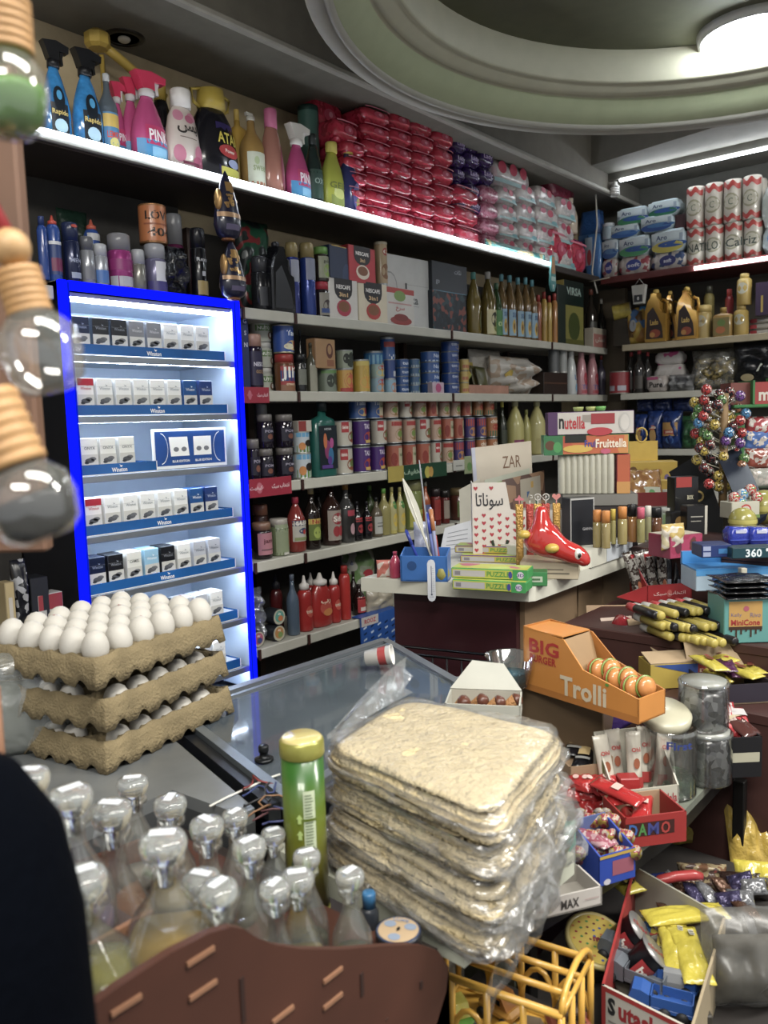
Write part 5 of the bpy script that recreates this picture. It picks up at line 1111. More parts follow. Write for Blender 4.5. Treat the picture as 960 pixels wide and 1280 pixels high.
for ci,(a,b,tp,n,o) in enumerate([(494,511,448,4,tuna),(510,525,448,4,dict(lab='#35587e',items=[('r',-1,.0,1,.3,'#8a9aa0'),('e',.4,.6,.4,.25,'#5f7f4a')])),(525,549,438,4,dict(lab='#28508f',items=[('t','Nax',0,.6,.6,.4,'#b9c6dc'),('r',-1,0,1,.15,'#9fb0c4')])),(551,574,425,5,dict(lab='#1c3f80',items=[('e',.3,.45,.5,.3,'#8a7a62'),('t','ton',-.3,.7,.4,.3,'#b9c3d6')]))]):
    stack('can','L',a,b,tp,Z3,n,lambda i: f'blue fish tin, {UPN[i]} of the {ORD[ci]} tin stack from left',GT,opts=o)
stack('can','L',574,586,448,Z3,3,lambda i: f'small yellow jar, {["top", "middle", "lowest"][i]} beside the open spice carton',G,opts=dict(lab='#b59a4a',lid='#a8a492',items=[('r',-1,.2,1,.5,'#a85a3a')]),name='jar',cat='jar')
goods('L',Z3,G,[('box',541,555,478,'small pink and white box before the blue tins',dict(front='#b9a2b0',side='#a99aa8',d=.03,back=-.02,items=[('e',0,.5,.5,.4,'#b04a78')]))])
# open spice display carton,tilted
a,b = on_x(585,487,LXF),on_x(640,487,LXF); w = b.y-a.y; t = thing('display_carton',(LXF-.02,(a.y+b.y)/2,Z3),radians(90),'open yellow display carton full of dark spice sachets','display box')
ycar = PRINT(('#b3992e','#a88a26','#8f9a34','#b8a240'),12,.5,'NOISE')
MB().box(-w/2,w/2,0,.14,0,.004,ycar).box(-w/2,w/2,0,.003,0,.05,M('#b07f6a',.5,var=.2)).box(-w/2,w/2,.137,.14,0,.18,ycar).prism([(0,0),(.14,0),(.14,.16),(.06,.15),(0,.05)],-w/2,-w/2+.003,ycar,'x').prism([(0,0),(.14,0),(.14,.14),(.0,.05)],w/2-.003,w/2,ycar,'x').build('tray',t)
MB().prism([(-w/2,.05),(-w/2-.02,.16),(-w/2+.06,.10)],-.006,-.003,ycar).build('flap',t)
MB().prism([(w/2,.05),(w/2+.05,.15),(w/2-.05,.11)],-.006,-.003,ycar).build('flap',t)
for i in range(5):
    o = MB(); o.pillow(.09,.12,.016,M(('#4a4a22','#3a3a1c','#5a522a')[i % 3],.3,coat=.3,var=.3),8,8,.06,.4,i); o = o.build('spice_sachet')
    o.location = (LXF-.045-.018*i,(a.y+b.y)/2+.02*(i % 2)-.01,Z3+.085+.004*i); o.rotation_euler = (radians(-14),0,radians(90)); tag(o,f'dark spice sachet, {ORD[i]} from the front in the yellow carton','sachet','spice sachets in the yellow carton')
goods('L',Z3,G,[('bag',596,634,437,'lumpy white plastic bag on the shelf behind the spice carton',dict(col='#b5b0a6',back=.12,wr=1.0,d=.10,gloss=.3,bump=1)),('bag',632,682,445,'white plastic bag of round buns right of the spice carton',dict(col=PRINT(('#b8b3aa','#bdb8b0','#a8937e','#b8b3aa'),9,.3,'NOISE'),wr=1.4,d=.2,gloss=.3)),
 ('box',681,709,466,'dark brown wooden caddy beside the white bag',dict(front='#30221c',side='#2a1e18',d=.1,items=[('r',-1,.5,1,.56,'#55382a')])),
 ('can',685,699,434,'grey lidded jar standing on the dark caddy, left',dict(lab='#55585a',lid='#8f8f8a',z=on_x(692,466,LXF).z)),('can',697,709,434,'white lidded jar standing on the dark caddy, right',dict(lab='#8f9290',lid='#b8b6b0',z=on_x(703,466,LXF).z))])
goods('L',Z3,'detergent bottles at the corner end',[
 ('bottle',706,721,434,'white bottle with pale blue print left of the pink bottles',dict(shape='soft',body='#b9bdbd',cap='#c4c6c2',lab=(.05,.6,None),items=[('t','L',0,.6,.4,.2,'#2f5f9a'),('e',.3,.2,.5,.16,'#6fa8c8')])),
 ('bottle',719,734,435,'pink detergent bottle, left of the two',dict(shape='soft',body='#b87f86',cap='#bd8a8f',lab=(.05,.6,None),items=[('e',0,.55,.5,.25,'#a52c3c'),('t','TOP',0,.25,.8,.18,'#3a4f8f'),('r',-.9,0,.9,.12,'#a8404a')])),
 ('bottle',732,748,436,'pink detergent bottle, right of the two',dict(shape='soft',body='#b87f86',cap='#bd8a8f',lab=(.05,.6,None),items=[('e',0,.55,.5,.25,'#a52c3c'),('t','TOP',0,.25,.8,.18,'#3a4f8f'),('r',-.9,0,.9,.12,'#a8404a')])),
 ('bottle',746,757,444,'slim violet bottle with red cap in the corner',dict(shape='wine',body='#4f4a5c',cap='#9c3a34'))])

# ---- shelf of food cans
G = 'goods on the food can shelf'
dj = dict(shape='jar',body='#1c1622',cap='#6f6a66',gloss=.08,lab=(.2,.6,'#1d1a2c'),items=[('t','POMI',0,.75,.6,.2,'#9a94a6'),('e',.0,.35,.35,.2,'#7a4a3a')])
for ci,(a,b,tp) in enumerate([(306,324,548),(321,342,517),(344,367,517)]):
    stack('bottle','L',a,b,tp,Z4,1 if ci == 0 else 2,lambda i: f'dark preserve jar, {["upper", "lower"][i] if ci else "single"} in the {ORD[ci]} column beside the cabinet','dark preserve jars',0,'jar','jar',dj)
goods('L',Z4,G,[('bottle',321,336,505,'small dark bottle with grey cap behind the dark jars',dict(shape='jar',body='#2a2a2e',cap='#8a8a88',back=.12))])
cow = dict(lab='#b3bcc2',lid='#b8b8b0',items=[('r',-1,.0,1,.34,'#55802f'),('r',-1,.78,1,1,'#5a9cc4'),('e',.1,.45,.35,.18,'#22201f'),('e',.4,.5,.16,.14,'#22201f'),('e',-.5,.3,.3,.2,'#c07a2e')])
goods('L',Z4,G,[('can',367,389,567,'milk tin with a grazing cow picture, lower of two',cow),('can',366,387,540,'milk tin with a grazing cow picture, upper of two',dict(cow,z=on_x(377,567,LXF).z)),
 ('box',373,389,526,'small red and white box standing on the milk tins',dict(front='#8f3430',side='#a9a298',d=.04,z=on_x(381,540,LXF).z,back=.02,items=[('r',.2,.0,1,1,'#b8b2a6')])),
 ('bottle',388,418,502,'large teal bottle with a neon coloured creature print',dict(shape='square',body='#14584f',cap='#1c2a2a',dr=.5,n=4.0,lab=(.10,.68,'#17222b',1.0),items=[('t','NOVA',0,.92,.4,.05,'#b8bcc0'),('e',-.1,.45,.35,.22,'#8a3a6a'),('e',.25,.3,.3,.2,'#2f6f9a'),('e',-.35,.65,.2,.18,'#c06a3a'),('e',.35,.6,.22,.12,'#b04a8a'),('e',.1,.2,.25,.1,'#5a3a8a'),('r',-.8,.02,.4,.1,'#5a3a8a')]))])
FC = [dict(lab='#2a4f8a',items=[('t','Tabas',0,.75,.6,.2,'#c4ccd8'),('e',.2,.3,.6,.22,'#b89a5a'),('e',.4,.35,.2,.16,'#a5303a')]),
      dict(lab='#b5b0a2',items=[('r',-.7,.55,-.1,1,'#a8242c'),('t','delvin',-.4,.78,.24,.2,'#e2dcd2'),('e',.3,.35,.5,.25,'#8a4a2e'),('e',.35,.4,.3,.14,'#5f7a38')]),
      dict(lab='#46246e',items=[('t','TALOR',.3,.78,.5,.22,'#d2cad8'),('e',.3,.3,.55,.25,'#a8402e'),('r',-.1,.05,.8,.18,'#c2a24a')]),
      dict(lab='#a85a44',items=[('r',-.1,.1,.7,.9,'#b3aa8c'),('e',-.5,.4,.3,.3,'#8a3024'),('t','lobia',.3,.6,.3,.15,'#4a6a34')]),
      dict(lab='#b89a86',items=[('e',0,.35,.6,.28,'#8a6a30'),('r',-.9,.75,.9,.95,'#a5302c'),('e',-.1,.38,.3,.15,'#6f8a3a')]),
      dict(lab='#4a3f78',items=[('r',-1,.6,1,.95,'#b0402e'),('e',0,.3,.6,.24,'#b8803a')]),
      dict(lab='#b07040',items=[('r',-1,.0,1,.3,'#3f6a4a'),('t','chitt',0,.8,.6,.2,'#e0d6c0'),('e',.1,.5,.5,.16,'#a8342c')])]
FCN = ['blue','white and red','purple','brown bean','cream','violet and red','orange']
GF = 'stacked food cans on the can shelf'
colsF = [(417,441,(1,1,None)),(441,463,(2,2,0)),(462,481,(2,None,0)),(464,484,(None,1,3)),(482,503,(3,4,4)),(503,520,(3,4,1)),(519,538,(3,1,4)),(537,552,(1,4,3)),(551,567,(4,3,4)),(566,580,(5,3,4)),(580,594,(5,5,3)),(594,608,(6,5,6)),(607,622,(6,6,6))]
lv = [558,528,500]
for ci,(a,b,st) in enumerate(colsF):
    zz_ = Z4
    for r in range(3):
        yt = [0,0,0]; base,w,h,rz = place('L',a,b,lv[r],Z4,.0,True)
        # heights of the three levels from the first column's plane
        lev = [Z4,Z4+.118,Z4+.232][r]; hh = [.114,.110,.095][r]
        if st[r] is None: continue
        t = thing('food_can',(base.x-.02*(r == 2),base.y,lev+.0015),rz+rnd.uniform(-.3,.15),f'{FCN[st[r]]} food can, {["lowest", "middle", "uppermost"][r]} level, {ORD[ci]} place from the teal bottle','can',GF)
        k_can(t,min(w*.98,.083),hh-.0015,**FC[st[r]])
goods('L',Z4,G,[('bottle',622,634,502,'dark olive oil bottle beside the last food cans',dict(shape='wine',body='#22281c',cap='#a9a02e',lab=(.1,.5,'#3a4030'))),
 ('bottle',633,655,500,'round shouldered pale yellow bottle with magenta label, left',dict(shape='pet',body='#b3ab62',cap='#b9b58a',lab=(.05,.3,'#8a3a62'))),('bottle',652,664,512,'pale yellow bottle half hidden between the two larger',dict(shape='pet',body='#a8a258',cap='#8a8a4a',back=.06)),
 ('bottle',660,682,500,'round shouldered pale yellow bottle at the can shelf end',dict(shape='pet',body='#b5ad6c',cap='#b9b58a',lab=(.05,.3,'#a39a5a'))),
 ('bottle',606,622,496,'dark jar with pale label on the right of the food cans',dict(shape='jar',body='#4a4a3a',cap='#5a5a4a',back=.14))])
# green promotional banner on the rail and red shelf tags
def rail_tag(x0,x1,y0,y1,z,label,col,items,name='shelf_tag'):
    a,b = on_x(x0,(y0+y1)/2,XF+.004),on_x(x1,(y0+y1)/2,XF+.004); zt,zb = on_x((x0+x1)/2,y0,XF+.004).z,on_x((x0+x1)/2,y1,XF+.004).z
    t = thing(name,(XF+.0065,(a.y+b.y)/2,zb),radians(90),label,'shelf tag'); w = b.y-a.y; h = zt-zb
    MB().box(-w/2,w/2,-.001,.0025,0,h,M(col,.4),.001).build('card',t); S = flat(-.0012); mb = MB(); art(mb,S,w/2,0,h,items); mb.build('print',t)
tg = [('t',fa('انتخاب سبک'),.45,.5,.42,.3,'#dcb9bf'),('e',-.55,.5,.14,.3,'#b85f70'),('r',-.75,.45,-.35,.55,'#b85f70')]
rail_tag(304,336,484,504,Z3,'crimson shelf tag with white script under the coconut jars','#971f36',tg)
rail_tag(311,364,597,620,Z4,'crimson shelf tag with white script under the dark preserve jars','#971f36',tg+[('t',fa('کیفیت'),-.7,.5,.3,.25,'#dcb9bf')])
rail_tag(484,558,580,599,Z4,'green banner with yellow fruit picture on the can shelf edge','#1f4430',[('r',-1,0,-.5,1,'#a8953a'),('e',.3,.4,.1,.4,'#b3a83a'),('e',.42,.4,.08,.35,'#b38a3a'),('t',fa('تخفیف'),-.2,.5,.3,.4,'#9ab59a')],'banner')
rail_tag(566,580,575,588,Z4,'small white price card at the can shelf edge','#b8b8b0',[('r',-.6,.4,.6,.5,'#6a6a68')])
rail_tag(580,592,570,592,Z4,'small green and yellow card at the can shelf edge','#8f9a72',[('e',0,.4,.5,.25,'#5f8a4a')])

# ---- sauce shelf
G = 'sauce bottles on the sauce shelf'
goods('L',Z5,G,[
 ('bottle',315,340,655,'dark jam jar with a pink label',dict(shape='jar',body='#1b1216',cap='#7a5a46',lab=(.12,.72,'#a8707a'),items=[('t','jam',0,.6,.5,.25,'#5a2a34'),('r',-.7,.2,.7,.26,'#6a4a52')])),
 ('bottle',316,336,632,'dark jar with paper covered lid behind the jam jar',dict(shape='jar',body='#3a2420',cap='#8a5a44',back=.10)),
 ('bottle',337,361,650,'jar with white paper cone before it',dict(shape='jar',body='#5f6a4a',cap='#9a948a',lab=(.02,.9,'#7f8a6a'),items=[('r',-.25,.0,.45,.9,'#b8b6ae'),('e',.6,.5,.2,.3,'#a86a3a')])),
 ('bottle',358,382,623,'red sauce bottle with red cap and white label',dict(shape='pet',body='#7a2a24',cap='#b02c44',gloss=.1,lab=(.2,.58,'#a9a69c'),items=[('r',-1,.75,1,1,'#2c3a5a'),('t','GALOR',0,.87,.7,.16,'#d6d3cb'),('e',.1,.5,.5,.14,'#3f4a6a'),('e',.2,.45,.2,.12,'#a8342c'),('r',-.8,.05,.8,.2,'#7f8a5a')])),
 ('bottle',379,400,611,'dark vinegar bottle with yellow and green label',dict(shape='wine',body='#1d1512',cap='#b0a06a',gloss=.08,lab=(.15,.5,'#5a6a2a'),items=[('r',-1,.75,1,1,'#b5983a'),('t','Naz',0,.87,.6,.2,'#8f2a24'),('e',0,.35,.5,.28,'#8fa040')])),
 ('bottle',401,426,603,'dark syrup bottle with cherry label',dict(shape='wine',body='#2b1712',cap='#3a2a24',gloss=.08,lab=(.08,.55,'#8f847a'),items=[('e',0,.72,.6,.2,'#8f2230'),('t','Sib',0,.72,.5,.18,'#d8ccc2'),('e',-.2,.3,.35,.18,'#8f2a30'),('e',.3,.3,.3,.18,'#a03038')])),
 ('bottle',422,443,606,'clear bottle with narrow red label and gold cap',dict(shape='wine',body='#3a3a3a',cap='#a87a2e',gloss=.08,lab=(.08,.58,'#22201f',.7),items=[('r',-.9,.75,.9,.95,'#9c3444'),('e',0,.3,.5,.2,'#b08a92')])),
 ('bottle',440,453,628,'black pomegranate sauce bottle, left of two',dict(shape='wine',body='#131014',cap='#17151a',gloss=.1,lab=(.15,.6,'#17131a'),items=[('r',-.9,.75,.9,.98,'#a82c30'),('e',0,.35,.6,.25,'#9c3034')])),
 ('bottle',452,465,628,'black pomegranate sauce bottle, right of two',dict(shape='wine',body='#131014',cap='#17151a',gloss=.1,lab=(.15,.6,'#17131a'),items=[('r',-.9,.75,.9,.98,'#a82c30'),('e',0,.35,.6,.25,'#9c3034')])),
 ('bottle',463,478,623,'small bottle with dark cap and long white label',dict(shape='wine',body='#5a5040',cap='#17181a',lab=(.08,.52,'#a9aaa4'),items=[('r',-.6,.4,.6,.46,'#4a4a48'),('r',-.6,.6,.6,.64,'#4a4a48')])),
 ('bottle',472,488,612,'lime juice bottle with bright green cap',dict(shape='wine',body='#a39a5a',cap='#5f9a3a',gloss=.15,trans=.3)),
 ('bottle',484,496,610,'lemon juice bottle with lemon picture, left',dict(shape='wine',body='#b0a555',cap='#b5ab62',lab=(.08,.8,'#a9a26a'),items=[('e',0,.75,.5,.12,'#3f7a34'),('e',0,.3,.6,.2,'#c4a82a')])),
 ('bottle',494,506,610,'lemon juice bottle with lemon picture, right',dict(shape='wine',body='#b0a555',cap='#b5ab62',lab=(.08,.8,'#a9a26a'),items=[('e',0,.75,.5,.12,'#3f7a34'),('e',0,.3,.6,.2,'#c4a82a')])),
 ('bottle',502,528,602,'jar of green pickles with yellow label',dict(shape='jar',body='#6f7a3a',cap='#8a8a5a',gloss=.1,lab=(.05,.4,'#a8a53a'),items=[('t','PICK',0,.6,.7,.3,'#5a6a1f')])),
 ('bottle',526,538,603,'orange hot sauce bottle with silver cap',dict(shape='wine',body='#9a4a24',cap='#8a8a80',lab=(.1,.5,'#5a5f8a'))),
 ('bottle',538,551,612,'red paste jar with dark lid, left',dict(shape='jar',body='#6a1f1c',cap='#2a2224',lab=(.15,.7,'#8f2a26'))),('bottle',550,562,614,'red paste jar with dark lid, right',dict(shape='jar',body='#5a1c1a',cap='#22201f',lab=(.15,.7,'#8f8276'))),
 ('bottle',562,586,612,'large jar of red pickles behind the paper stack',dict(shape='jar',body='#4f2a20',cap='#6a5a3a',lab=(.1,.6,'#5a6a38'))),
 ('bottle',428,446,618,'brown bottle behind the black sauce bottles',dict(shape='wine',body='#2a1c16',cap='#3a3028',back=.10)),('bottle',455,470,608,'green bottle behind the small white labelled bottle',dict(shape='wine',body='#3a4a22',cap='#4f7a34',back=.10)),
 ('bottle',388,408,610,'dark bottle in the back row behind the vinegar',dict(shape='wine',body='#1a1614',cap='#2a2422',back=.11)),
])
# ---- ketchup shelf
G = 'goods on the ketchup shelf'
ket = dict(shape='ketchup',body='#9a1f1c',cap='#c9c4bd',capk='nozzle',gloss=.2,lab=(.15,.5,None),items=[('e',0,.6,.5,.3,'#b84a3a'),('t','tomato',0,.6,.5,.2,'#d8b8a0')])
goods('L',Z6,G,[
 ('bottle',337,354,720,'dark red sauce bottle at the back of the ketchup shelf',dict(shape='ketchup',body='#4a1618',cap='#33333a',capk='nozzle',back=.1)),
 ('bottle',358,374,720,'grey blue ribbed clear bottle left of the ketchup',dict(shape='wine',body='#4a5a6a',cap='#5a6472',gloss=.1)),
 ('bottle',371,391,722,'ketchup bottle with white nozzle, first on the left',dict(ket)),
 ('bottle',381,397,718,'ketchup bottle with white nozzle in the back row',dict(ket,back=.10)),
 ('bottle',385,416,719,'wide red ketchup squeeze jug at the front',dict(ket,shape='soft',cap='#c9c4bd',dr=.6,lab=(.12,.55,None),items=[('e',0,.55,.5,.3,'#b5483a'),('t',fa('رب'),0,.8,.4,.2,'#e0c9b0'),('e',.1,.35,.4,.16,'#c47a3a')])),
 ('bottle',409,426,717,'ketchup bottle with white nozzle and embossed tomato',dict(ket)),
 ('bottle',424,438,709,'tall plain red bottle right of the ketchup',dict(shape='tallround',body='#a3231d',cap='#8f1f1a')),
 ('bottle',441,457,733,'small soy sauce bottle with red label',dict(shape='wine',body='#241412',cap='#2c2422',gloss=.1,lab=(.1,.6,'#9c2a2c'),items=[('r',-.6,.1,.6,.35,'#c2b5a8')])),
 ('bottle',436,448,716,'dark bottle behind the small soy sauce',dict(shape='wine',body='#1f1614',cap='#2c2422',back=.08)),
 ('bag',440,478,688,'green and white bag lying behind the soy bottle',dict(col=PRINT(('#7f8a72','#5f7f4a','#a9a9a0','#4a4f7a'),9,.35,'NOISE'),back=.12,d=.12,items=[('e',0,.6,.4,.1,'#9c2a34')])),
 ('bag',314,342,738,'crumpled clear bag at the ketchup shelf left end',dict(col=FILM('#aab2c4',.4,.15,.9,24,.7),wr=1.5,d=.12)),
])
for i,(cx,cy,z_) in enumerate(((349,765,None),(349,788,Z6),(323,793,Z6))):
    P = on_x(cx,cy,LXF); Rr = .032; zc_ = Z6+Rr if z_ else Z6+Rr*3
    t = thing('round_tin',(LXF-.02,P.y,zc_),radians(90),['round tin with a colourful lid lying on top of another tin','round tin with an orange lid lying under the other tin','round tin with a pink lid lying beside the cabinet'][i],'tin','round tins lying on the ketchup shelf')
    mb = MB(); mb.T = Matrix.Rotation(radians(90),4,'X'); mb.lathe([(Rr*.95,-.045),(Rr,-.04),(Rr,.018),(Rr*.96,.02)],M('#2c3034',.3,metal=.4),24); mb.build('tin_body',t)
    S = lambda x,z,k: (x,-.0202-EPS*k,z); mb = MB().disc(S,0,0,Rr*.93,Rr*.93,0,M('#a9a58f',.4),24).disc(S,0,.002,Rr*.7,Rr*.7,1,M(('#4f8f82','#a8753a','#a8506a')[i],.4),20).disc(S,.005,-.006,Rr*.4,Rr*.35,2,M(('#b3693a','#6f8a4a','#3f4a7a')[i],.4),14)
    mb.text(S,'dip',0,.012,.03,.012,2,M('#e0dcd0',.4),.02); mb.build('printed_lid',t)
loc,w,h,rz = place('L',446,492,768,Z6-.2,-.02,False)
t = thing('blue_package',(XF+.012,loc.y,Z6-.16),radians(90),'blue patterned sachet strip hanging over the ketchup shelf edge','package')
mb = MB().box(-w*.5,w*.5,-.004,.004,0,.17,M('#1f4f9a',.35),.001); S = flat(-.0042)
for q in range(5):
    for r in range(5): mb.poly(S,[(-w*.45+q*w*.19+.02*(r % 2)*.3,.012+r*.026),(-w*.45+q*w*.19+.022,.018+r*.026),(-w*.45+q*w*.19+.022,.026+r*.026),(-w*.45+q*w*.19,.02+r*.026)],1,M('#12264f',.4) if (q+r) % 2 else M('#a9bcd6',.4))
mb.patch(S,-w*.5,-w*.05,.13,.17,2,M('#b0aaa8',.4),2,1); mb.text(S,'ROOZ',-w*.27,.15,w*.3,.02,3,M('#a8323a',.4),.03); mb.build('strip',t)
MB().box(-w*.5,w*.5,.0,.05,.166,.17,M('#1f4f9a',.35)).build('fold',t)
goods('L',Z6,G,[('bag',464,496,735,'folded beige paper bag at the ketchup shelf end',dict(col='#9a927f',d=.05,back=-.02,wr=.8,bump=.3))])
# ------------------------------------------------------------ back wall shelves
G = 'paper goods on the dark red top shelf'
RZ = 2.593
tis = lambda a,b: dict(col='#a9bcc4',d=.12,items=[('r',-1,.55,1,.95,'#b5c4c8'),('e',0,.18,1.0,.3,a),('e',.3,.3,.9,.16,b),('t','Aro',-.35,.68,.35,.26,'#3a4a6a'),('r',.75,.4,.95,.8,'#8a9aa8')],gloss=.3,name='tissue_pack',cat='tissue')
flo = lambda c,o_: dict(col=PRINT(('#a8a29c','#b5b0aa',c,'#9c9890','#b8b3ac'),40,.35),d=.12,items=[('e',0,.5,.5,.35,o_),('t','soft',0,.5,.4,.25,'#c4c6d0')],name='tissue_pack',cat='tissue')
def rz_at(px,py,back=0): return on_y(px,py,RYF+back).z
goods('R',RZ,G,[
 ('pack',722,750,264,'tall blue pack standing in the corner of the red shelf',dict(col='#2a5a9a',d=.1,back=.08,items=[('r',-1,.5,1,.7,'#3f73b0')])),
 ('pack',730,751,293,'blue and white pack before the tall blue pack',dict(col='#3f78b5',d=.08,items=[('r',-1,.3,0,1,'#9fb3c4'),('e',-.4,.5,.3,.2,'#a8464a')])),
 ('pack',751,771,323,'small floral tissue pack at the corner end',flo('#8f4a50','#2f3f86')),
 ('pack',751,772,299,'blue and white tissue pack on the small floral pack',dict(tis('#2f5a94','#4a7aa8'),z=rz_at(760,323))),
 ('bottle',753,769,278,'small white jar on top of the blue and white tissue pack',dict(shape='jar',body='#8fa0a8',cap='#b5bcc0',z=rz_at(760,299))),
 ('pack',772,812,320,'red floral tissue pack with blue oval, bottom row',flo('#8f3a44','#2f3f86')),
 ('pack',812,857,315,'blue floral tissue pack with navy oval, bottom row',flo('#34486f','#2a2f66')),
 ('pack',772,812,295,'green and blue wave tissue pack on the red floral one',dict(tis('#3f8a5a','#2a4f8f'),z=rz_at(790,320))),
 ('pack',812,856,287,'yellow and blue wave tissue pack on the blue floral one',dict(tis('#b3a83a','#2a4f8f'),z=rz_at(832,315))),
 ('pack',762,798,280,'blue wave tissue pack, third row left',dict(tis('#2a5a9a','#3f6fa8'),z=rz_at(782,296),back=.01)),
 ('pack',799,841,269,'white tissue pack with red name and blue wave, third row right',dict(tis('#2a4a86','#3a6a9a'),z=rz_at(820,288),back=.01)),
 ('pack',770,808,259,'green wave tissue pack, top row left',dict(tis('#2f7a50','#2a4f8f'),z=rz_at(788,280),back=.02)),
 ('pack',808,848,250,'dark green wave tissue pack, top row right',dict(tis('#1f6a4a','#2a4f8f'),z=rz_at(828,269),back=.02)),
 ('box',844,857,268,'dark narrow box between tissue packs and toilet paper',dict(front='#4a3236',side='#3a2a2c',d=.1,z=rz_at(850,287),back=.04)),
])
# toilet paper packs: wrapped columns of rolls
GTp = 'toilet paper packs on the dark red top shelf'
def tp_pack(px0,px1,ptop,z,label,name_txt,nroll=2):
    loc,w,h,rz = place('R',px0,px1,ptop,z,0,False)
    t = thing('toilet_paper_pack',loc,rz+rnd.uniform(-.03,.03),label,'toilet paper',GTp)
    mb = MB(); r = w/nroll/2; wm = M('#b9b3a6',.3,coat=.4,bump=.25,bscale=30,var=.08)
    for i in range(nroll):
        for j in (0,1): mb.lathe([(r*.3,.01),(r*.9,0),(r,h*.06),(r*1.0,h*.46),(r*.965,h*.5),(r,h*.54),(r,h*.94),(r*.9,h),(r*.3,h-.01)],wm,22,o=(-w/2+r+2*r*i,r+2*r*j*.92,0))
    mb.build('paper_rolls',t)
    S = lambda x,zz_,k: (x,r-sqrt(max(r*r-((((x+w/2) % (2*r))-r))**2,0))-.0012-EPS*k,zz_)
    m2 = MB(); rd = M('#a93a34',.35,coat=.3); n = 28
    for zc,am,th in ((.86,.045,.13),(.10,.04,.12)):
        v = []
        for i in range(n+1):
            x = -w/2+.002+(w-.004)*i/n; q = h*(zc+am*sin(i*.9)); v += [S(x,q-h*th*.5,1),S(x,q+h*th*.5*(1+.3*cos(i*.9)),1)]
        m2.add(v,[(2*i,2*i+2,2*i+3,2*i+1) for i in range(n)],rd,True)
    for i in range(nroll): m2.disc(S,-w/2+r+2*r*i,h*.48,r*.8,h*.2,.5,M('#8f8c72',.4)).disc(S,-w/2+r+2*r*i,h*.48,r*.62,h*.155,1,M('#b3ae9a',.4))
    if name_txt: m2.text(flat(-.0025),name_txt,0,h*.46,w*.8,h*.22,2,M('#3f4a44',.4),.01)
    else:
        for i in range(nroll): m2.text(S,'C',-w/2+r+2*r*i,h*.48,r*.5,h*.16,2,M('#5a6a5a',.4),.0)
    m2.build('print',t)
tp_pack(855,902,283,RZ,'lower left toilet paper pack with red wavy bands','NATILO')
tp_pack(902,951,275,RZ,'lower right toilet paper pack with red wavy bands','Calriz')
z2 = (rz_at(878,283)+rz_at(926,275))/2
tp_pack(855,901,230,z2,'upper left toilet paper pack with red wavy bands','')
tp_pack(901,949,221,z2,'upper right toilet paper pack with red wavy bands','')
goods('R',RZ,GTp,[('pack',952,990,282,'pale blue wrapped pack at the right edge, lower',dict(col='#9aa6a8',d=.12,items=[('e',-.4,.6,.3,.2,'#4a7aa8')])),('pack',951,990,232,'pale wrapped pack at the right edge, upper',dict(col='#a3aaa4',d=.12,z=rz_at(965,283)))])
G = 'bottles and jugs on the cream shelf'
gj = dict(items=[('t','Lado',-.1,.62,.45,.2,'#c9a23a'),('e',0,.2,.6,.16,'#8a3a1f'),('e',-.3,.15,.3,.1,'#b07a2a')])
goods('R',Z2+.003,G,[
 ('bag',781,808,384,'sunflower patterned bottle bag with bright blue handle',dict(col=PRINT(('#a8852a','#b5962e','#5a3f1c','#a8752a','#3f6a9a'),22,.35),d=.08,items=[('e',-.3,.5,.4,.2,'#8f959a')])),
 ('jug',808,836,362,'golden oil jug, first from left on the cream shelf',gj),('jug',830,848,364,'golden oil jug half hidden behind the first jug',dict(gj,back=.07)),
 ('jug',847,874,359,'golden oil jug, third from left on the cream shelf',gj),
 ('bottle',879,893,357,'clear gold bottle behind the wide golden jar',dict(shape='tallround',body='#7a6f3a',cap='#3f4034',gloss=.1,back=.1)),
 ('bottle',868,890,381,'wide golden jar with round pale label',dict(shape='jar',body='#a08a4a',cap='#b39a52',gloss=.12,lab=(.35,.7,None),items=[('e',0,.5,.6,.5,'#a9a692'),('t','Lado',0,.5,.5,.2,'#6a5a3a')])),
 ('bottle',892,916,384,'short jug with orange and green food picture',dict(shape='square',body='#9a7a3a',cap='#a88a3a',n=4,dr=.6,lab=(.05,.65,'#7a6a34'),items=[('e',0,.7,.5,.2,'#5f7a34'),('e',-.1,.3,.6,.2,'#a8602e')])),
 ('bottle',906,917,361,'red bottle behind the short jug',dict(shape='tallround',body='#8f2a2a',cap='#a5342e',back=.09)),
 ('bottle',917,936,381,'gold jar, lower of two with round pale label',dict(shape='tallround',body='#a88d3f',cap='#b39a52',gloss=.12,lab=(.3,.75,None),items=[('e',0,.5,.7,.4,'#a9a692')])),
 ('bottle',921,940,341,'gold jar, upper of two with round pale label',dict(shape='tallround',body='#a88d3f',cap='#c2a85a',gloss=.12,z=on_y(929,381,RYF).z,lab=(.3,.75,None),items=[('e',0,.5,.7,.4,'#a9a692')])),
])
sb = [o for o in COL.objects if o.get('label','').startswith('sunflower patterned')][0]; MB().tube([(.01,.03,.13),(.012,.03,.19),(.025,.03,.22),(.045,.03,.22),(.06,.03,.19),(.062,.03,.13)],.011,M('#2f7fb8',.35),8).build('handle',sb)
for i,zc in enumerate((0,.032,.064)):
    p = on_y(948,414,RYF); t = thing('wrapped_pack',(p.x+.02,RYF+.08,Z2+.003+zc),0,f'flat white and red pack, {["lowest", "middle", "top"][i]} of the pile at the right end','pack','flat white packs on the cream shelf')
    k_pack(t,.20,.03,.14,'#a9a59c',[('r',-.95,.1,-.55,.9,'#a0303a'),('r',.2,.1,.6,.9,'#a0303a')])
goods('R',Z2+.1,G,[('box',944,962,353,'violet box standing on the flat white pile',dict(front='#3f2f4a',side='#34283c',d=.07,items=[('r',-.2,.1,.1,.6,'#b39a3a')]))])
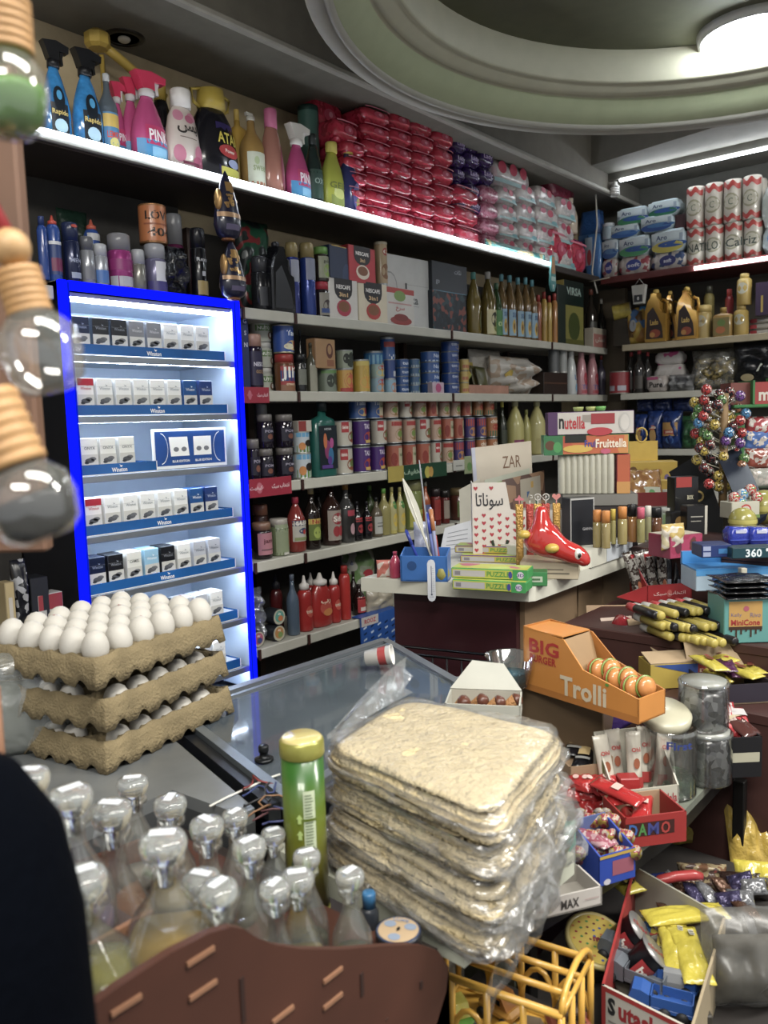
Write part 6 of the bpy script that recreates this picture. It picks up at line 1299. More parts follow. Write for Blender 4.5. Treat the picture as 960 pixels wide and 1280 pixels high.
p = on_y(769,380,4.86); t = thing('food_can',(p.x+.0,4.96,p.z-.035),radians(20),'yellow tin lying on its side on the corner shelf end','can')
mb = MB(); mb.T = Matrix.Rotation(radians(80),4,'Y'); R_ = .045
mb.lathe([(R_*.97,-.055),(R_,-.05),(R_,.05),(R_*.97,.055)],M('#a8962e',.35,var=.3,vscale=30),22).build('can_body',t)
mb = MB(); mb.T = Matrix.Rotation(radians(80),4,'Y'); mb.lathe([(0,.0545),(R_*.9,.0555),(R_,.057),(R_*1.01,.05)],M('#9a988c',.35,metal=.5),22,cap=False).build('lid',t)
t = thing('carton_box',(p.x,4.95,Z2+.001),0,'dark carton under the tipped yellow tin in the corner','box'); k_box(t,.11,max(.02,p.z-.035-R_-Z2-.001),.1,'#332c24')
p = on_y(798,368,4.87); t = thing('hanging_bag',(p.x,4.885,p.z-.055),0,'small white cup shaped bag with black badge hanging under the red shelf','bag')
MB().prism([(-.03,0),(.03,0),(.042,.11),(-.042,.11)],-.018,.018,M('#a9a8a0',.5,var=.1)).build('bag_body',t)
MB().box(-.026,.026,-.0195,-.018,.01,.052,M('#17181c',.4)).text(flat(-.0196),'0',0,.031,.022,.02,1,M('#c9c9c4',.4),.04).build('badge',t)
MB().tube([(-.03,0,.11),(0,0,2.553-p.z+.055),(.03,0,.11)],.002,M('#a9a8a0',.5),5).build('cord',t)
G = 'goods on the white shelf of the back wall'
dk = dict(shape='wine',body='#2a2826',cap='#a02c30',gloss=.1,lab=(.1,.4,'#3f3a34'))
goods('R',Z3+.003,G,[
 ('can',762,789,464,'wide red tin with two pale labels in the corner',dict(lab='#8f2a30',lid='#a09a92',items=[('r',-.7,.1,-.1,.35,'#a9a8b3'),('r',.1,.1,.7,.35,'#a9a8b3')],back=-.01)),
 ('bottle',783,795,440,'dark bottle with red cap, left of three',dict(dk,back=.05)),('bottle',792,806,437,'dark bottle with red cap, middle of three',dk),('bottle',804,815,440,'dark bottle with red cap, right of three',dict(dk,back=.05)),
 ('pack',807,833,470,'white packet with black handwriting style name',dict(col='#a9a09a',d=.1,items=[('t','Pure',0,.45,.7,.4,'#1f1d1c'),('r',-1,.8,.2,1,'#a84a72')],wr=1)),
 ('pack',816,855,456,'white and pink bag, lower of two',dict(col=PRINT(('#a9a39f','#b3aeaa','#a9a39f','#a83a72'),9,.3,'NOISE'),d=.1,back=.08,wr=1.2)),
 ('pack',817,852,440,'white and pink bag, upper of two',dict(col=PRINT(('#a9a39f','#b3aeaa','#a83a72','#a9a39f'),9,.3,'NOISE'),d=.1,back=.08,z=on_y(835,456,RYF+.08).z,wr=1.2)),
 ('bag',833,864,468,'small silver foil bag before the pink bags',dict(col='#77787a',d=.1,gloss=.2,wr=1.6,bump=1)),
])
loc,w,h,rz = place('R',857,921,436,Z3+.003,0,False)
t = thing('candy_bag',loc,0,'large clear bag of gold wrapped sweets on the white shelf','bag',G)
cand = PRINT(('#7a6a34','#4f4524','#a08c4a','#3a331c','#8a7a3f','#5f5a44'),55,.25,coat=.4)
MB().pillow(w*.9,h*.8,.16,M('#6f6034',.35,bump=1,bscale=120,var=.6,vscale=60) if 0 else cand,16,14,.03,.9,4,(0,.1,h*.42)).build('sweets',t)
MB().pillow(w,h,.19,FILM('#e8e8e0',.22,.12,.9,18,.5),16,16,.05,.8,6,(0,.1,h*.5)).build('bag_film',t)
goods('R',Z3+.003,G,[('bag',912,985,425,'black glossy bag with white lettering at the right edge',dict(col='#14161a',d=.12,wr=1.0,gloss=.15,bump=.8,items=[('t','AIL',.35,.4,.45,.2,'#c2c6b8'),('e',-.5,.15,.3,.1,'#a89a72'),('r',.3,.02,.9,.1,'#3f6a34')]))])
G = 'pasta bags on the low back shelf'
pas = dict(col=PRINT(('#162a5a','#1c3570','#12224a'),14,.25,'NOISE'),d=.09,gloss=.2,items=[('e',0,.3,.5,.25,'#b08a4a'),('r',-.4,.5,.3,.65,'#a03a34'),('t','pasta',0,.57,.5,.12,'#d8c9b0')])
goods('R',Z4+.003,G,[('bag',790,808,518,'blue pasta bag, leftmost of three',pas),('bag',806,826,514,'blue pasta bag with a red name, middle of three',pas),
 ('bag',824,850,514,'blue pasta bag with a big tan window, right of three',dict(pas,items=[('r',-.9,.3,.9,.75,'#a8803f'),('r',-.7,.36,.7,.5,'#a03a34'),('t','pasta',0,.43,.7,.1,'#d8c9b0'),('e',0,.15,.5,.12,'#3f6aa8')])),
 ('bag',849,874,520,'green snack bag right of the pasta bags',dict(col=PRINT(('#1f4a2a','#2a5a34','#17381f','#3f6a4a'),14,.3,'NOISE'),d=.09))]
 + [('bag',a,b,497,f'dark blue bag lying on the pasta bags, {nth(i, 3)}',dict(col='#17244a',d=.08,z=on_y((a+b)/2,516,RYF).z,back=.03)) for i,(a,b) in enumerate([(792,815),(814,838),(838,866)])])

# ------------------------------------------------------------ white toy counter
WZ = 1.32
wA,wB,wC,wD = (-1.50,1.69),(-1.03,1.815),(-1.03,2.86),(-1.50,2.86)
t = thing('white_toy_counter',(-1.25,2.3,0),0,'white topped counter with toys over a dark maroon base','counter')
loc_ = lambda p: (p[0]+1.25,p[1]-2.3)
q = [loc_(p) for p in (wA,(-1.04,1.813),(-1.03,1.83),wC,wD)]
whm = M('#bdbcae',.4,var=.06)
MB().prism(q,WZ-.038,WZ,whm,'z').build('worktop',t)
MB().prism([loc_(p) for p in ((-1.44,1.76),(-1.10,1.85),(-1.10,2.84),(-1.44,2.84))],0,WZ-.038,M('#35171d',.3,coat=.3),'z').build('base',t)
for y0,y1 in ((1.87,2.17),(2.18,2.34),(2.35,2.55),(2.56,2.83)): MB().box(.15,.165,y0-2.3,y1-2.3,.3,WZ-.04,M('#7a6246',.6,var=.12,vscale=4)).build('side_panel',t)
t = thing('white_platform',(-1.2,2.5,WZ),0,'raised white platform with perfume testers on the toy counter','platform')
y0 = on_x(733,700,-1.03).y
MB().prism([(-.2,y0-2.5+.02),(.12,y0-2.5-.05),(.175,y0-2.5+.02),(.175,.37),(-.2,.37)],0,.05,whm,'z').build('platform_top',t)
PZ = WZ+.05
a,b = on_x(759,695,-1.023),on_x(791,690,-1.023)
t = thing('paper_sign',(-1.0245,(a.y+b.y)/2,WZ+.002),radians(90),'small handwritten paper label taped to the white platform edge','sign')
w = b.y-a.y; S = flat(-.0008); MB().box(-w/2,w/2,-.0008,0,0,.055,M('#b5bcc4',.5)).build('paper',t)
MB().text(S,fa('مینیاتوری'),0,.038,w*.75,.014,1,M('#2a2c38',.5),.015).text(S,fa('سری'),w*.1,.012,w*.35,.01,1,M('#2a2c38',.5),.015).build('writing',t)

def put(kind,px0,px1,ptop,pbase,z,label,group=None,rz=YAW,rot=None,d=None,name=None,cat=None,opts=None,hk=1.0,wk=1.0):
    c = on_z((px0+px1)/2,pbase,z); dep = depth(c); w = (px1-px0)*dep/FPX*wk; h = (pbase-ptop)*dep/FPX*hk
    t = thing(name or NAME[kind],(c.x,c.y,z),rz,label,cat or CATN[kind],group)
    if rot: t.rotation_euler = rot
    o = dict(opts or {})
    if d and kind in ('box','pack','bag'): o['d'] = d
    KIND[kind][0](t,w,h,**o); return t,w,h
# perfume testers
GV = 'perfume testers on the white platform'
for i,(x0,x1,tp,bs,body,cap) in enumerate([(741,752,637,684,'#9a8a52','#c07a2c'),(752,763,638,685,'#a08f58','#c07a2c'),(763,770,636,680,'#a39a5a','#c2a82e'),(772,784,633,680,'#a8985a','#c07a2c'),(784,796,630,677,'#9a6a34','#17171a'),(796,806,634,678,'#9a945a','#c2546e'),(806,814,632,675,'#8f8c62','#c9c6ba'),(814,827,634,673,'#6a4226','#17171a')]):
    put('bottle',x0,x1,tp,bs,PZ,f'small perfume tester with {["orange", "orange", "yellow", "orange", "black", "pink", "white", "black"][i]} cap, {nth(i, 8)} in the front row',GV,name='perfume_tester',cat='perfume bottle',opts=dict(shape='vial',body=body,cap=cap,gloss=.06,trans=.35))
for i,(x0,x1,tp,bs) in enumerate([(744,752,634,676),(754,761,633,676)]):
    put('bottle',x0,x1,tp-2,bs-6,PZ,f'perfume tester with dark red cap, {["left", "right"][i]} one in the back row',GV,name='perfume_tester',cat='perfume bottle',opts=dict(shape='vial',body='#8f6a3a',cap='#8f3a26',gloss=.06,trans=.3))
# stack: grey tray,white tubes,drink box,spread box
c0_ = on_z(735,690,WZ)
sp = at(735,650,depth(c0_)+.18)
BX,BY = -1.30,2.42
def pz(px,py,X,Y):   # height of the pixel's ray at the plan distance of X, Y
    d = ray(px,py); s = sqrt((X*X+Y*Y)/(d.x*d.x+d.y*d.y)); return CAM_Z+d.z*s
rzs = radians(33)
P_ = lambda px: (lambda d,s: (d.x*s,d.y*s))(ray(px,600),2.62/sqrt(ray(px,600).x**2+ray(px,600).y**2))
GS = 'boxes stacked on the toy counter'
def box_at(pxc,wpx,zt,zb,label,d,front,side,items=(),name='carton_box',sitems=(),top=None,rz=rzs,pb=600,cat='box',group=GS):
    X,Y = P_(pxc); dep = depth((X,Y,zb)); w = wpx*dep/FPX
    t = thing(name,(X,Y,zb),rz,label,cat,group); k_box(t,w,zt-zb,d,front,side,items,sitems,top); return t,w,(X,Y)
z_ = lambda px,py: pz(px,py,*P_(px))
zn0,zn1,zf1,zt1,zg1 = z_(740,514),z_(740,543),z_(740,568),z_(735,618),z_(735,633)
gt,w,xy = box_at(748,96,zg1,WZ+.001,'dark carton supporting the grey tray on the toy counter',.14,'#2a2426','#241f20')
box_at(750,92,zt1,zg1+.001,'grey tray under the bundle of white tubes',.14,'#6f6d68','#5f5d58',name='tray',cat='tray')
for i in range(9):
    X,Y = P_(702+i*7.6); o = MB().lathe([(.011,0),(.0115,.003),(.0115,zf1-zt1-.004),(.010,zf1-zt1-.001),(0,zf1-zt1-.001)],M('#a5a393',.35,var=.12),14,n=3).build('white_tube')
    o.location = (X-.008,Y+.018,zt1+.001); tag(o,f'white paper tube, {nth(i, 9)} of the bundle under the drink carton','tube','white tubes under the drink carton')
X,Y = P_(776); t = thing('carton_box',(X,Y+.02,zt1+.001),rzs,'narrow orange carton at the right of the white tubes','box',GS); k_box(t,.04,zf1-zt1-.003,.06,'#a8502a','#8f2a3a',[('r',-1,.0,1,.3,'#b3803a')])
box_at(733,104,zn1-.001,zf1,'orange and green fruit drink carton under the spread box',.13,PRINT(('#a8452a','#b0582e','#b87a34','#a8452a'),7,.35,'NOISE'),'#2f7a44',
  [('r',-1,0,-.55,1,'#2c6a40'),('e',-.85,.5,.12,.25,'#5a3a26'),('e',-.68,.4,.1,.28,'#3f8a4a'),('r',-.5,.62,.0,1,'#1d201c'),('e',-.2,.3,.35,.2,'#c2a03a'),('t','Fruit',.12,.55,.16,.35,'#3a3f8a'),('t','Fruittella',.58,.55,.36,.45,'#d8cdb8'),('e',.45,.15,.12,.14,'#b3506a')],sitems=[('e',0,.5,.5,.3,'#4f8a5a')])
box_at(739,105,zn0,zn1,'long white and red chocolate spread box on top of the stack',.12,'#b3aea8','#4a2f5a',
  [('r',-1,0,-.78,1,'#4a2c56'),('t','n',-.69,.5,.06,.45,'#1d1a1a'),('t','utella',-.38,.52,.24,.55,'#a8242c'),('r',-.2,.55,.3,.85,'#8a8279'),('r',.0,.45,.55,.9,'#8f2a30'),('e',.2,.12,.3,.18,'#a8303a'),('e',.78,.5,.13,.42,'#a9a6a2'),('e',.78,.5,.10,.33,'#b8b4ae')],top='#a8a39c')
for i,(x,c) in enumerate(((716,'#8f9a52'),(732,'#9aa35a'),(744,'#5fa04a'))):
    X,Y = P_(x); o = MB().lathe([(.013,0),(.016,.008),(.0165,.009),(.0165,.014),(0,.0145)],M(c,.4),16).build('dip_pot'); o.location = (X-.01,Y+.06,zn0+.0005); tag(o,f'small green dip pot on the spread box, {nth(i, 3)}','pot','dip pots on the spread box')
put('box',711,745,622,682,WZ+.05,'black perfume box with pale edges beside the testers',None,rz=radians(58),d=.05,name='perfume_box',opts=dict(front='#17191f',side='#1d1f26',items=[('r',-1,0,-.92,1,'#9a9a98'),('r',.92,0,1,1,'#9a9a98'),('r',-1,.96,1,1,'#9a9a98'),('t','GANNAU',.6,.35,.6,.06,'#8f8f92')]))
# pen holder with pens
c = on_z(530,727,WZ); dep = depth(c); s = dep/FPX
t = thing('pen_holder',(c.x,c.y,WZ),radians(25),'blue wedge shaped pen holder with a round hole on the white counter','pen holder')
bl = M('#2a62a8',.35,coat=.2); w,h = 60*s,38*s
ph = MB(); ph.box(-w/2,w/2,0,.004,0,h*.85,bl,.001).box(-w/2,w/2,.05,.054,0,h*1.05,bl,.001).prism([(0,0),(.054,0),(.054,h*1.05),(0,h*.85)],-w/2,-w/2+.004,bl,'x').prism([(0,0),(.054,0),(.054,h*1.05),(0,h*.85)],w/2-.004,w/2,bl,'x').box(-w/2,w/2,0,.054,0,.004,bl); ph.build('holder',t)
S = flat(-.0003); MB().disc(S,-w*.25,h*.52,.013,.013,1,M('#1c4377',.4),20).build('finger_hole',t)
def pen(px0,py0,px1,py1,col,r,label,cap=None,name='pen',off=.02):
    a = at(px0,py0,dep+off); b = at(px1,py1,dep+off+.01); t = thing(name,a,0,label,name.replace('_',' '),'pens in the blue holder')
    v = b-a; MB().tube([(0,0,0),tuple(v*.94),tuple(v)],[r,r,r*.5],M(col,.35),8).build('barrel',t)
    if cap: MB().tube([tuple(v*.62),tuple(v*.97)],r*1.25,M(cap,.35),8).build('pen_cap',t)
pen(528,712,507,662,'#2a3f9a',.004,'blue ballpoint pen leaning left in the blue holder','#24358a')
pen(545,712,533,640,'#6a78b5',.0045,'pale violet pen standing in the blue holder','#2a3a9a')
pen(548,712,538,634,'#9aa0c4',.005,'clear tube pen with orange top in the blue holder','#a8683a')
pen(551,712,543,668,'#a03a34',.004,'red pen on the right in the blue holder','#b0443a')
pen(540,712,524,575,'#8f9298',.0022,'tall thin grey rod standing in the blue holder',None,'rod')
a,b = at(540,700,dep+.02),at(503,598,dep+.03)
t = thing('feather_pen',a,0,'white feather shaped pen standing tall in the blue holder','pen','pens in the blue holder'); v = b-a; sd = Vector((cos(YAW),sin(YAW),0))
mb = MB(); pts = [(0,.002),(.35,.003),(.45,.010),(.65,.014),(.85,.010),(1,.001)]
vv = [tuple(v*k+sd*wd*(.4) if 0 else v*k+sd*wd) for k,wd in pts]+[tuple(v*k-sd*wd*.7) for k,wd in pts]; n = len(pts)
vv2 = [(x+.001,y+.002,z) for x,y,z in vv]
mb.add(vv+vv2,[(i,i+1,n+i+1,n+i) for i in range(n-1)]+[(2*n+i,3*n+i,3*n+i+1,2*n+i+1) for i in range(n-1)],M('#b5b3a6',.6),True); mb.build('plume',t)
MB().tube([(0,0,0),tuple(v*.98)],.0018,M('#c2c0b4',.5),6).build('quill',t)
put('bag',518,546,652,700,WZ+.03,'pale crumpled paper cone standing in the blue holder','pens in the blue holder',d=.02,name='paper_cone',cat='paper',opts=dict(col='#9aa0b8',wr=1.2))
c = on_z(538,748,WZ-.03); dep2 = depth(c)
t = thing('thermometer',at(540,752,dep-.035),YAW,'white room thermometer leaning on the counter edge below the pen holder','thermometer'); hh = 54*dep2/FPX; w = .0105
MB().prism([(-w,w),(-w*.7,w*.3),(0,0),(w*.7,w*.3),(w,w),(w,hh-w),(w*.7,hh-w*.3),(0,hh),(-w*.7,hh-w*.3),(-w,hh-w)],0,.004,M('#b9bcc4',.4)).build('board',t)
S = flat(-.0003); mb = MB().patch(S,-.0008,.0008,hh*.2,hh*.85,1,M('#4a4f6a',.4),1,1)
for k in range(12): mb.patch(S,.002,.006 if k % 3 else .008,hh*(.24+k*.05),hh*(.245+k*.05),1,M('#5a5f6f',.4),1,1)
mb.disc(S,0,hh*.17,.0025,.0025,1,M('#3f4458',.4)).text(S,'LUX',0,hh*.11,.010,.003,1,M('#4a4f6a',.4),.01).build('scale',t)
put('bottle',487,502,689,722,WZ,'small crimson bottle at the white counter left end',opts=dict(shape='pet',body='#a02c4a',cap='#9a2a48'))
put('bag',471,490,700,722,WZ,'small white and pink packet at the counter left end',d=.012,name='packet',cat='packet',opts=dict(col=PRINT(('#b5aaa0','#a8584a','#b5aaa0','#b08a8a'),40,.4),wr=.6))
# soft yellow green toy behind the thermometer
c = on_z(553,726,WZ); dp = depth(c); sc_ = dp/FPX
t = thing('duck_toy',(c.x,c.y,WZ),YAW,'small yellow green bird shaped toy right of the pen holder','toy')
MB().lathe([(0,0),(7*sc_,1*sc_),(9.5*sc_,8*sc_),(8*sc_,16*sc_),(5*sc_,20*sc_),(5.5*sc_,24*sc_),(4*sc_,28*sc_),(0,30*sc_)],M('#8f8a3a',.5,var=.2),18).build('toy_body',t)
MB().lathe([(2*sc_,0),(0,4*sc_)],M('#b08a3a',.5),8,o=(-5*sc_,-3*sc_,22*sc_)).build('beak',t)
# papers and magazines
pap = lambda c: dict(front=c,side='#a9a79c')
def sheet(pts,dep_,th,mat,name,label,cat,extra=None,group='papers on the white counter'):
    V_ = [at(x,y,d) for (x,y),d in zip(pts,dep_)]; o = V_[0]; n = (V_[1]-V_[0]).cross(V_[3]-V_[0]).normalized()
    if n.dot(CAMP-o) < 0: n = -n
    t = thing(name,o,0,label,cat,group); mb = MB(); L = [v-o for v in V_]; B_ = lambda u,v_,k: tuple((L[0]*(1-u)+L[1]*u)*(1-v_)+(L[3]*(1-u)+L[2]*u)*v_-n*th*k); mb.patch(B_,0,1,0,1,0,mat,6,6).patch(B_,0,1,0,1,1,mat,6,6).add([tuple(v) for v in L]+[tuple(v-n*th) for v in L],[(0,4,5,1),(1,5,6,2),(2,6,7,3),(3,7,4,0)],mat); mb.build('sheet',t)
    S = lambda u,v_,k: tuple((L[0]*(1-u)+L[1]*u)*(1-v_)+(L[3]*(1-u)+L[2]*u)*v_+n*(.0008+EPS*k))
    if extra: mb = MB(); extra(mb,S); mb.build('print',t)
    return t
d0 = depth(on_z(620,690,WZ))
sheet([(598,690),(668,690),(664,551),(589,560)],[d0+.16,d0+.19,d0+.2,d0+.2],.006,M('#b5aa98',.5,var=.05),'poster_board','tall cream board with brown lettering behind the magazines','board',lambda mb,S: mb.text(S,'ZAR',.66,.83,.5,.11,1,M('#6a4a30',.5),0).patch(S,0,.06,0,1,1,M('#a3a6b8',.5),1,1))
sheet([(612,690),(664,690),(662,585),(606,600)],[d0+.12,d0+.15,d0+.16,d0+.15],.003,M('#a9ae9c',.5),'magazine','pale green magazine leaning before the cream board','magazine',lambda mb,S: mb.patch(S,.1,.9,.85,.93,1,M('#7f9a5a',.5),1,1))
sheet([(630,692),(684,692),(680,588),(628,600)],[d0+.09,d0+.11,d0+.13,d0+.12],.004,PRINT(('#5a3a2a','#6a4632','#8f6a4a','#4f2f24'),26,.4),'magazine','brown food magazine leaning in front of the pale magazine','magazine',lambda mb,S: [mb.patch(S,.42,.9,.5,.95,1,M('#a59c8a',.5),1,1)]+[mb.patch(S,.47+.1*q,.53+.1*q,.58+.12*(q % 3),.66+.12*(q % 3),2,M(('#8f2f2a','#3a5a8a','#b5903a','#3f6a4a')[q],.5),1,1) for q in range(4)])
sheet([(548,700),(590,700),(590,650),(556,660)],[d0+.02,d0+.05,d0+.1,d0+.08],.002,M('#a8aab0',.6),'paper_sheet','folded white paper sheet standing behind the kit boxes','paper',lambda mb,S: [mb.patch(S,.15,.85,.3+.12*q,.32+.12*q,1,M('#6f7278',.6),1,1) for q in range(5)])
sheet([(576,690),(600,690),(600,598),(574,612)],[d0+.13,d0+.13,d0+.17,d0+.15],.003,M('#b3afa0',.6),'paper_sheet','cream paper sheet standing left of the magazines','paper')
# heart patterned candy box
c = on_z(640,692,WZ+.052); dp = depth(c); sc_ = dp/FPX
t = thing('heart_box',(*on_z(648,700,WZ).xy,WZ),radians(36),'white candy display box covered in red hearts with black script','display box')
w = 122*sc_; hl = pz(600,610,c.x,c.y)-WZ; hr = pz(680,648,c.x,c.y)-WZ
prof_ = [(-w/2,0),(w/2,0),(w/2,hr),(-w*.02,hr),(-w*.08,hr+.006),(-w*.13,hl),(-w/2,hl)]
wm = M('#bdb6ae',.45,var=.04); MB().prism(prof_,0,.003,wm).box(-w/2,w/2,.085,.088,0,hr*.9,wm).box(-w/2,-w/2+.003,.003,.085,0,hl,wm).box(w/2-.003,w/2,.003,.085,0,hr,M('#8a6a4a',.6)).box(-w/2,w/2,.003,.085,0,.004,wm).build('carton',t)
S = flat(-.0003); mb = MB(); hm = M('#a02c3a',.5)
def heart(mb,S,x,z,s,k,m): mb.poly(S,[(x,z-s),(x+s*.75,z-.15*s),(x+s*.85,z+.35*s),(x+s*.5,z+.7*s),(x,z+.35*s),(x-s*.5,z+.7*s),(x-s*.85,z+.35*s),(x-s*.75,z-.15*s)],k,m)
st_ = .0235
for i in range(int(w/st_)):
    for j in range(int(hl/st_)+1):
        x,zq = -w/2+.011+i*st_,.010+j*st_+(.5*st_ if i % 2 else 0)
        if zq > (hl if x < -w*.14 else hr)-.009: continue
        if x > w/2-.009 or -w*.16 < x < -w*.05 and zq > hr-.01 or abs(x+w*.3) < w*.19 and hl*.62 < zq < hl*.9: continue
        heart(mb,S,x,zq,.0075,1,hm)
mb.text(S,fa('سوناتا'),-w*.31,hl*.76,w*.30,hl*.22,2,M('#2a2a30',.5),.01)
for s_ in (-1,1): mb.poly(S,[(-w*.2+s_*.006,hl*.05),(-w*.2+s_*.012,hl*.05),(-w*.2+s_*.028,hl*.25),(-w*.2+s_*.02,hl*.27)],3,M('#22301f',.5))
mb.build('print',t)
GL = 'novelty sweets in the heart box'
for i,(x,cc,sh_) in enumerate([(651,'#b5606a','arrow'),(664,'#b3b0a8','P'),(674,'#b0aca6','ring'),(684,'#b0aca6','ring'),(697,'#b5706a','heart')]):
    X = c.x+(x-648)*sc_*cos(radians(36)); Y = c.y+(x-648)*sc_*sin(radians(36))+.03; zb = WZ+.006
    t = thing('novelty_sweet',(X,Y,zb),YAW,f'wrapped sweet with {["pink arrow", "white letter", "first white ring", "second white ring", "pink heart"][i]} topper in the heart box','sweet',GL)
    zt = hr+.002; MB().pillow(.022,zt+.03,.014,M('#a8802c',.2,metal=.5,bump=.6,bscale=200) if i % 2 == 0 else M('#9a2f24',.25,metal=.3,bump=.6,bscale=200),8,10,.06,.5,i,(0,0,(zt+.03)/2)).build('wrapper',t)
    tm = M(cc,.45); z1 = zt+.04
    mb = MB(); mb.tube([(0,0,zt+.02),(0,0,z1)],.0015,tm,6)
    if sh_ == 'arrow': mb.prism([(-.012,z1),(.012,z1),(.012,z1+.006),(.006,z1+.006),(0,z1+.016),(-.006,z1+.006),(-.012,z1+.006)],-.001,.001,tm)
    elif sh_ == 'P': mb.tube([(0,0,z1),(0,0,z1+.014),(.007,0,z1+.013),(.008,0,z1+.007),(0,0,z1+.005)],.0018,tm,6)
    elif sh_ == 'ring': mb.tube([(.009*cos(a_*.524),0,z1+.008+.009*sin(a_*.524)) for a_ in range(12)],.0018,tm,6,True); mb.tube([(.003*cos(a_*.785),0,z1+.008+.003*sin(a_*.785)) for a_ in range(8)],.0014,tm,6,True)
    else: mb.prism([(0,z1-.002),(.012,z1+.008),(.011,z1+.015),(.005,z1+.017),(0,z1+.013),(-.005,z1+.017),(-.011,z1+.015),(-.012,z1+.008)],-.001,.001,tm)
    mb.build('topper',t)
# kit boxes
GK = 'small boxed kits on the white counter'
def kit(pxl,pxr,py_front,z,hz,d,ca,cb,label,rz=radians(20)):
    c = on_z((pxl+pxr)/2,py_front,z); dp = depth(c); w = (pxr-pxl)*dp/FPX
    t = thing('kit_box',(c.x,c.y,z),rz,label,'box',GK)
    k_box(t,w,hz,d,ca,cb,[('r',-.95,.2,-.1,.8,'#a9a6a8'),('r',-.9,.3,-.75,.7,'#77737a'),('t','PUZZLE',.25,.52,.3,.5,'#4f8a3a'),('r',.62,.0,1,1,cb),('e',.56,.5,.05,.35,'#3a3f8a'),('e',.82,.5,.09,.35,'#b9b4c2'),('t','3D',.82,.5,.09,.3,'#4a3a7a')],top=PRINT((ca,ca,'#a8506a','#a3b84a',ca),22,.4)); return t,w
zk = WZ; hk_ = .0215
kit(574,672,704,zk,hk_,.07,'#b0a22e','#5a2f80','yellow and purple kit box, lower of the purple pair'); kit(567,664,692,zk+hk_+.001,hk_,.07,'#b0a22e','#5a2f80','yellow and purple kit box, upper of the purple pair')
zg = WZ; kit(563,658,739,zg,.026,.07,'#a8ac2e','#2f8a44','yellow and green kit box, lower of the green pair',radians(16)); kit(562,660,724,zg+.027,.026,.07,'#a8ac2e','#2f8a44','yellow and green kit box, upper of the green pair',radians(18))
put('box',655,684,715,733,WZ,'small plain green box in front of the beige box',GK,rz=radians(28),d=.05,name='kit_box',opts=dict(front='#2f7a42',side='#2a6a3a',items=[('r',-.5,.3,.6,.7,'#a9b5a0'),('r',-.3,.42,.4,.56,'#4a6a4a')]))
put('box',650,722,703,724,WZ,'flat beige box under the red animal toy',None,rz=radians(24),d=.12,opts=dict(front='#b3a68c',side='#a3967c',items=[('r',-.2,.3,.7,.4,'#6f6858'),('r',-.2,.55,.5,.62,'#6f6858')]))
# red animal toy lying on the beige box
zt_ = on_z(690,724,WZ); dp = depth(zt_); sc_ = dp/FPX
zb0 = WZ+.055
redt = M('#b01a16',.12,coat=.9,var=.02)
tp_ = [(652,668,20),(664,660,24),(672,668,27),(684,672,24),(698,680,19),(712,688,16),(724,694,15),(734,698,10)]
base_ = at(690,700,dp-.02)
t = thing('animal_toy',base_,0,'glossy red plastic animal toy with yellow patches lying head down on the counter','toy')
rel = lambda px,py,dd=0: at(px,py,dp-.02+dd)-base_
bm_ = bpy.data.meshes.new('body'); vs_ = []; es_ = []; rs_ = []
def chain(pts,start=None):
    prev = start
    for px,py,r,dd in pts:
        vs_.append(tuple(rel(px,py,dd))); rs_.append(r*sc_)
        if prev is not None: es_.append((prev,len(vs_)-1))
        prev = len(vs_)-1
    return prev
chain([(680,676,21,0),(698,684,17,0),(711,690,14,-.01),(722,694,14,-.015),(731,700,10,-.02),(733,708,6,-.02)])
chain([(668,672,20,.01),(656,666,12,.015)],0)
chain([(677,655,13,0),(677,640,9,0),(675,632,6,0)],0)
chain([(690,664,11,.03),(695,656,6,.03)],0)
bm_.from_pydata(vs_,es_,[]); o = bpy.data.objects.new('toy_body',bm_); COL.objects.link(o); o.parent = t; bm_.materials.append(redt)
sk = o.modifiers.new('skin','SKIN'); sk.use_smooth_shade = True
for i,v_ in enumerate(bm_.skin_vertices[0].data if bm_.skin_vertices else []): v_.radius = (rs_[i],rs_[i]); v_.use_root = (i == 0)
if not bm_.skin_vertices:
    import bmesh as _b
    b_ = _b.new(); b_.from_mesh(bm_); L_ = b_.verts.layers.skin.verify()
    b_.verts.ensure_lookup_table()
    for i,v_ in enumerate(b_.verts): v_[L_].radius = (rs_[i],rs_[i]); v_[L_].use_root = (i == 0)
    b_.to_mesh(bm_); b_.free()
ss = o.modifiers.new('sub','SUBSURF'); ss.levels = 2; ss.render_levels = 2
e_ = rel(722,693,-.031); MB().sphere(tuple(e_),6.0*sc_,M('#c9c4bc',.2,coat=.5),14,8,sz=1.3).build('eye',t)
e_ = rel(723.5,694,-.038); MB().sphere(tuple(e_),3.2*sc_,M('#15130f',.1,coat=.8),12,8,sz=1.3).build('pupil',t)
for i,(x,y,rr,dd) in enumerate([(655,668,8,-.012),(690,685,9,-.028)]): MB().sphere(tuple(rel(x,y,dd)),rr*sc_,M('#b89a2a',.3),12,8,sz=.7).build('patch',t)
MB().sphere(tuple(rel(714,682,-.018)),4*sc_,M('#a32a6a',.3),10,6,sz=.7).build('nostril_patch',t)

